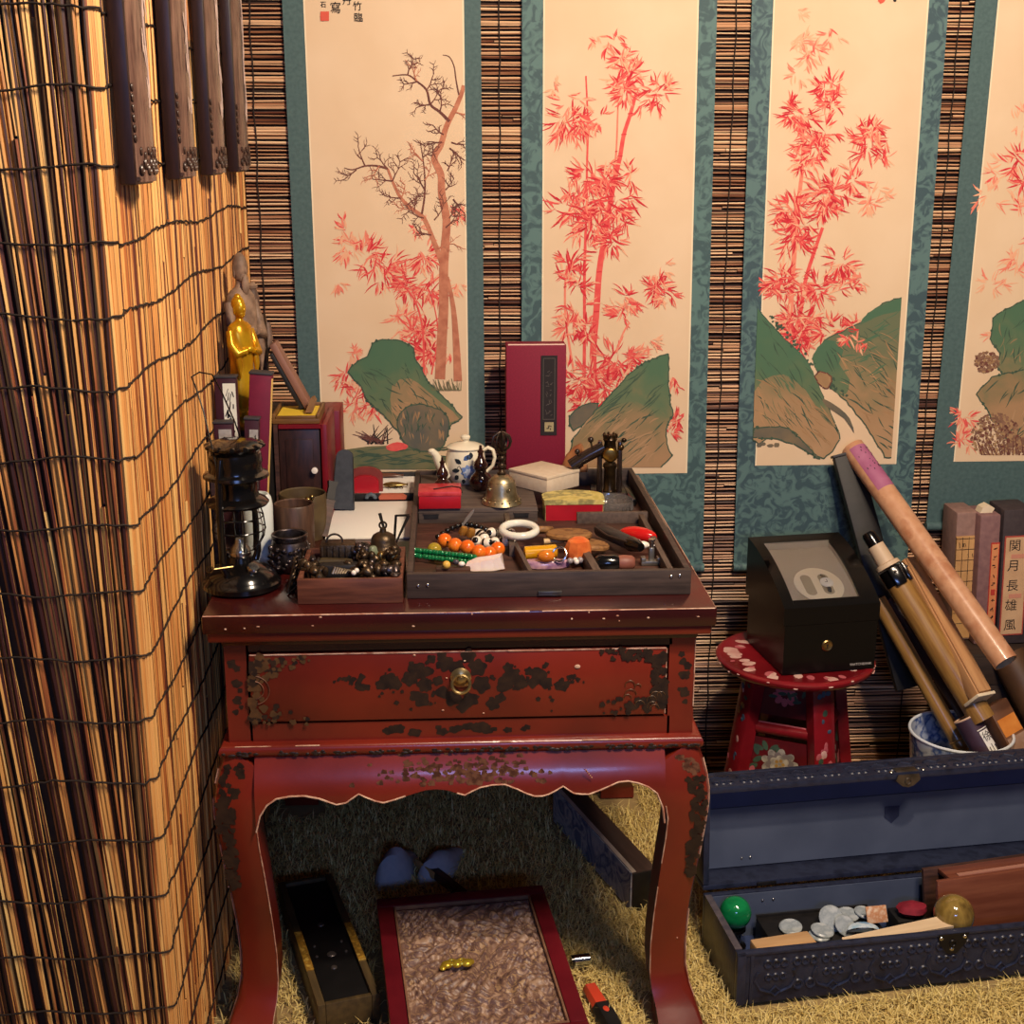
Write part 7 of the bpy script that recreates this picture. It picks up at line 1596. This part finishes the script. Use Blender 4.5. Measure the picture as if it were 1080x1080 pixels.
for x in (-.009, .009): mb.torus((q.x+x, q.y+.003, top_z+.005), .007, .0024, 0, None, 16, 6)
mb.ball((q.x-.026, q.y-.005, top_z+.001), (.006, .008, .004), 0, 10, 6); mb.ball((q.x+.026, q.y+.005, top_z+.001), (.006, .008, .004), 0, 10, 6)
mb.build('gilt_clasp', gold_b, t)

# long black case with gilded edges
a0, a1 = Vector((-.310, 2.475, 0)), Vector((-.190, 2.060, 0)); d = (a1-a0); L_ = d.length; rz = math.atan2(d.y, d.x)
t = thing('black_gilt_case', 'long narrow open box, black inside with gilt strips on its edges, left under the table', 'box', (a0.x, a0.y, .003), (0, 0, rz))
olive = M('olive_wood', (92, 74, 44), (72, 58, 36), rough=.5, scale=10, stretch=(1, 9, 9)); gspeck = M('gold_speckle', (206, 160, 60), [(150, 106, 40), (222, 184, 84)], rough=.4, metal=.3, scale=90)
mb = MB(); mb.box((L_/2, 0, .006), (L_, .098, .012)); mb.build('box_floor', black_matte, t)
for y in (-.049, .049):
    mb = MB(); mb.box((L_/2, y, .031), (L_, .014, .062), 0, .001); sw = mb.build('side_board', olive, t)
    mb = MB(); mb.box((L_*.60, y, .0630), (L_*.30, .0142, .003), 0, .0005); mb.build('gilt_strip', gspeck, sw)
for x in (.005, L_-.005): mb = MB(); mb.box((x, 0, .031), (.010, .083, .060), 0, .001); mb.build('end_board', olive, t)
mb = MB(); mb.box((L_*.5, 0, .050), (L_-.03, .080, .012), 0, .001); mb.build('black_insert', M('deep_black', (10, 9, 10), (16, 14, 15), rough=.5, scale=40), t)
mb = MB()
for f, y, r in ((.40, 0, .007), (.56, .026, .003), (.56, -.026, .003), (.64, 0, .009), (.64, .028, .003), (.64, -.028, .003), (.74, -.004, .006)): mb.lathe([(0, 0), (r, 0), (r*.8, .002), (0, .003)], 0, 14, (L_*f, y, .0561))
mb.build('coin_marks', M('dull_pewter', (96, 88, 84), rough=.4, metal=.6), t)

# long box with blue and white painted side
n0, n1 = Vector((.392, 2.425, 0)), Vector((.262, 2.815, 0)); d = n1-n0; L_ = d.length; rz = math.atan2(d.y, d.x)
t = thing('painted_long_box', 'long dark box with a blue and white painted side, under the right of the table', 'box', (n0.x, n0.y, .003), (0, 0, rz))
mb = MB(); mb.box((L_/2, 0, .044), (L_, .056, .088), 0, .002); mb.build('box_body', M('umber_box', (66, 50, 44), (82, 62, 54), rough=.5, scale=8, stretch=(1, 9, 9)), t)
mb = MB(); mb.box((L_/2, .0290, .044), (L_-.002, .0024, .086), 0)
mb.box((L_/2, .0235, .0888), (L_-.002, .010, .0016), 1); mb.build('painted_side', [M('blue_white_paint', (120, 132, 156), [(206, 204, 200), (92, 106, 138), (184, 186, 192)], rough=.55, scale=16, lo=.35, hi=.68, detail=5, distort=1.2), M('pale_edge', (196, 180, 164), (160, 146, 136), rough=.6, scale=20)], t)
mb = MB(); mb.box((-.0012, 0, .044), (.003, .052, .084), 0, .001); mb.build('end_panel', black_matte, t)

# pale cloth shoes, stick and small things on the grass
cl = M('pale_cloth', (190, 192, 198), (176, 180, 188), rough=.85, scale=60)
q = grounded(424, 940); t = thing('cloth_bundle', 'pair of pale grey cloth slippers on the grass behind the carved box', 'slippers', (q.x, q.y+.03, .003), (0, 0, R(10)))
for x, h, rot in ((-.030, .075, .30), (.056, .055, .45)):
    mb = MB(); rings = []
    for f, a, b in ((0, .3, .25), (.06, .7, .6), (.2, 1, .95), (.4, 1, 1), (.6, .85, .7), (.85, .9, .45), (.97, .7, .3), (1, .3, .2)):
        y = -.03+.13*f
        rings.append([(x+rot*f*.16+.040*a*math.cos(math.pi*k/10), y, h*b*math.sin(math.pi*k/10)) for k in range(11)]+[(x+rot*f*.16+.030*a*q, y, -.0005) for q in (-1, 0, 1)])
    mb.loft(rings, 0); mb.build('slipper', cl, t)
a0, a1 = at(492, 940, Z=.03), at(452, 905, Z=.055)
t = thing('wooden_stick', 'dark wooden stick with a tan tip leaning behind the carved box', 'stick', a0, aim(a0, a1)); L_ = (a1-a0).length
t.location = (a0.x, a0.y, .012); t.rotation_euler = (0, 0, math.atan2(a1.y-a0.y, a1.x-a0.x)); 
mb = MB(); mb.box((L_/2, 0, .012), (L_, .020, .018), 0, .003, (0, R(-8), 0)); mb.build('shaft', dark_wood, t)
mb = MB(); mb.box((L_*.98, .011, .022), (L_*.5, .006, .016), 0, .002, (0, R(-8), 0)); mb.build('tan_tip', M('tan_wood2', (176, 136, 84), rough=.6), t)
q = grounded(612, 1016, .02); simple('metal_cylinder', 'small black cylinder with a bright metal band on the grass, right of the carved box', 'cap', black_lacquer, lambda mb: (mb.tube([(-.018, 0, .010), (.016, 0, .010)], .010, 0, 14)), (q.x, q.y, .018), (0, 0, R(8)))
ob = bpy.data.objects['metal_cylinder']; mb = MB(); mb.tube([(-.012, 0, .010), (.018, 0, .010)], .0104, 0, 16); mb.build('metal_band', M('bright_metal', (196, 206, 220), rough=.15, metal=1), ob)
a0, a1 = grounded(616, 1040, .02), grounded(650, 1100, .02)
t = thing('utility_cutter', 'orange and black handled cutter lying on the grass beside the carved box', 'tool', (a0.x+.008, a0.y, .016), (0, 0, math.atan2(a1.y-a0.y, a1.x-a0.x))); L_ = (a1-a0).length
mb = MB(); mb.loft([[(x, y*w__, z*w__) for y, z in ((-.014, 0), (.014, 0), (.016, .008), (.010, .018), (-.010, .018), (-.016, .008))] for x, w__ in ((0, .5), (.01, .9), (L_*.42, 1.0))]); mb.build('orange_handle', M('orange_plastic', (226, 76, 50), rough=.4), t)
mb = MB(); mb.loft([[(x, y*w__, z*w__) for y, z in ((-.014, 0), (.014, 0), (.016, .008), (.010, .018), (-.010, .018), (-.016, .008))] for x, w__ in ((L_*.42, 1.12), (L_*.6, 1.2), (L_*1.1, 1.0))]); mb.ball((L_*.56, 0, .0205), (.010, .006, .002), 1, 12, 6); mb.build('black_grip', [black_matte, MATS['orange_plastic']], t)
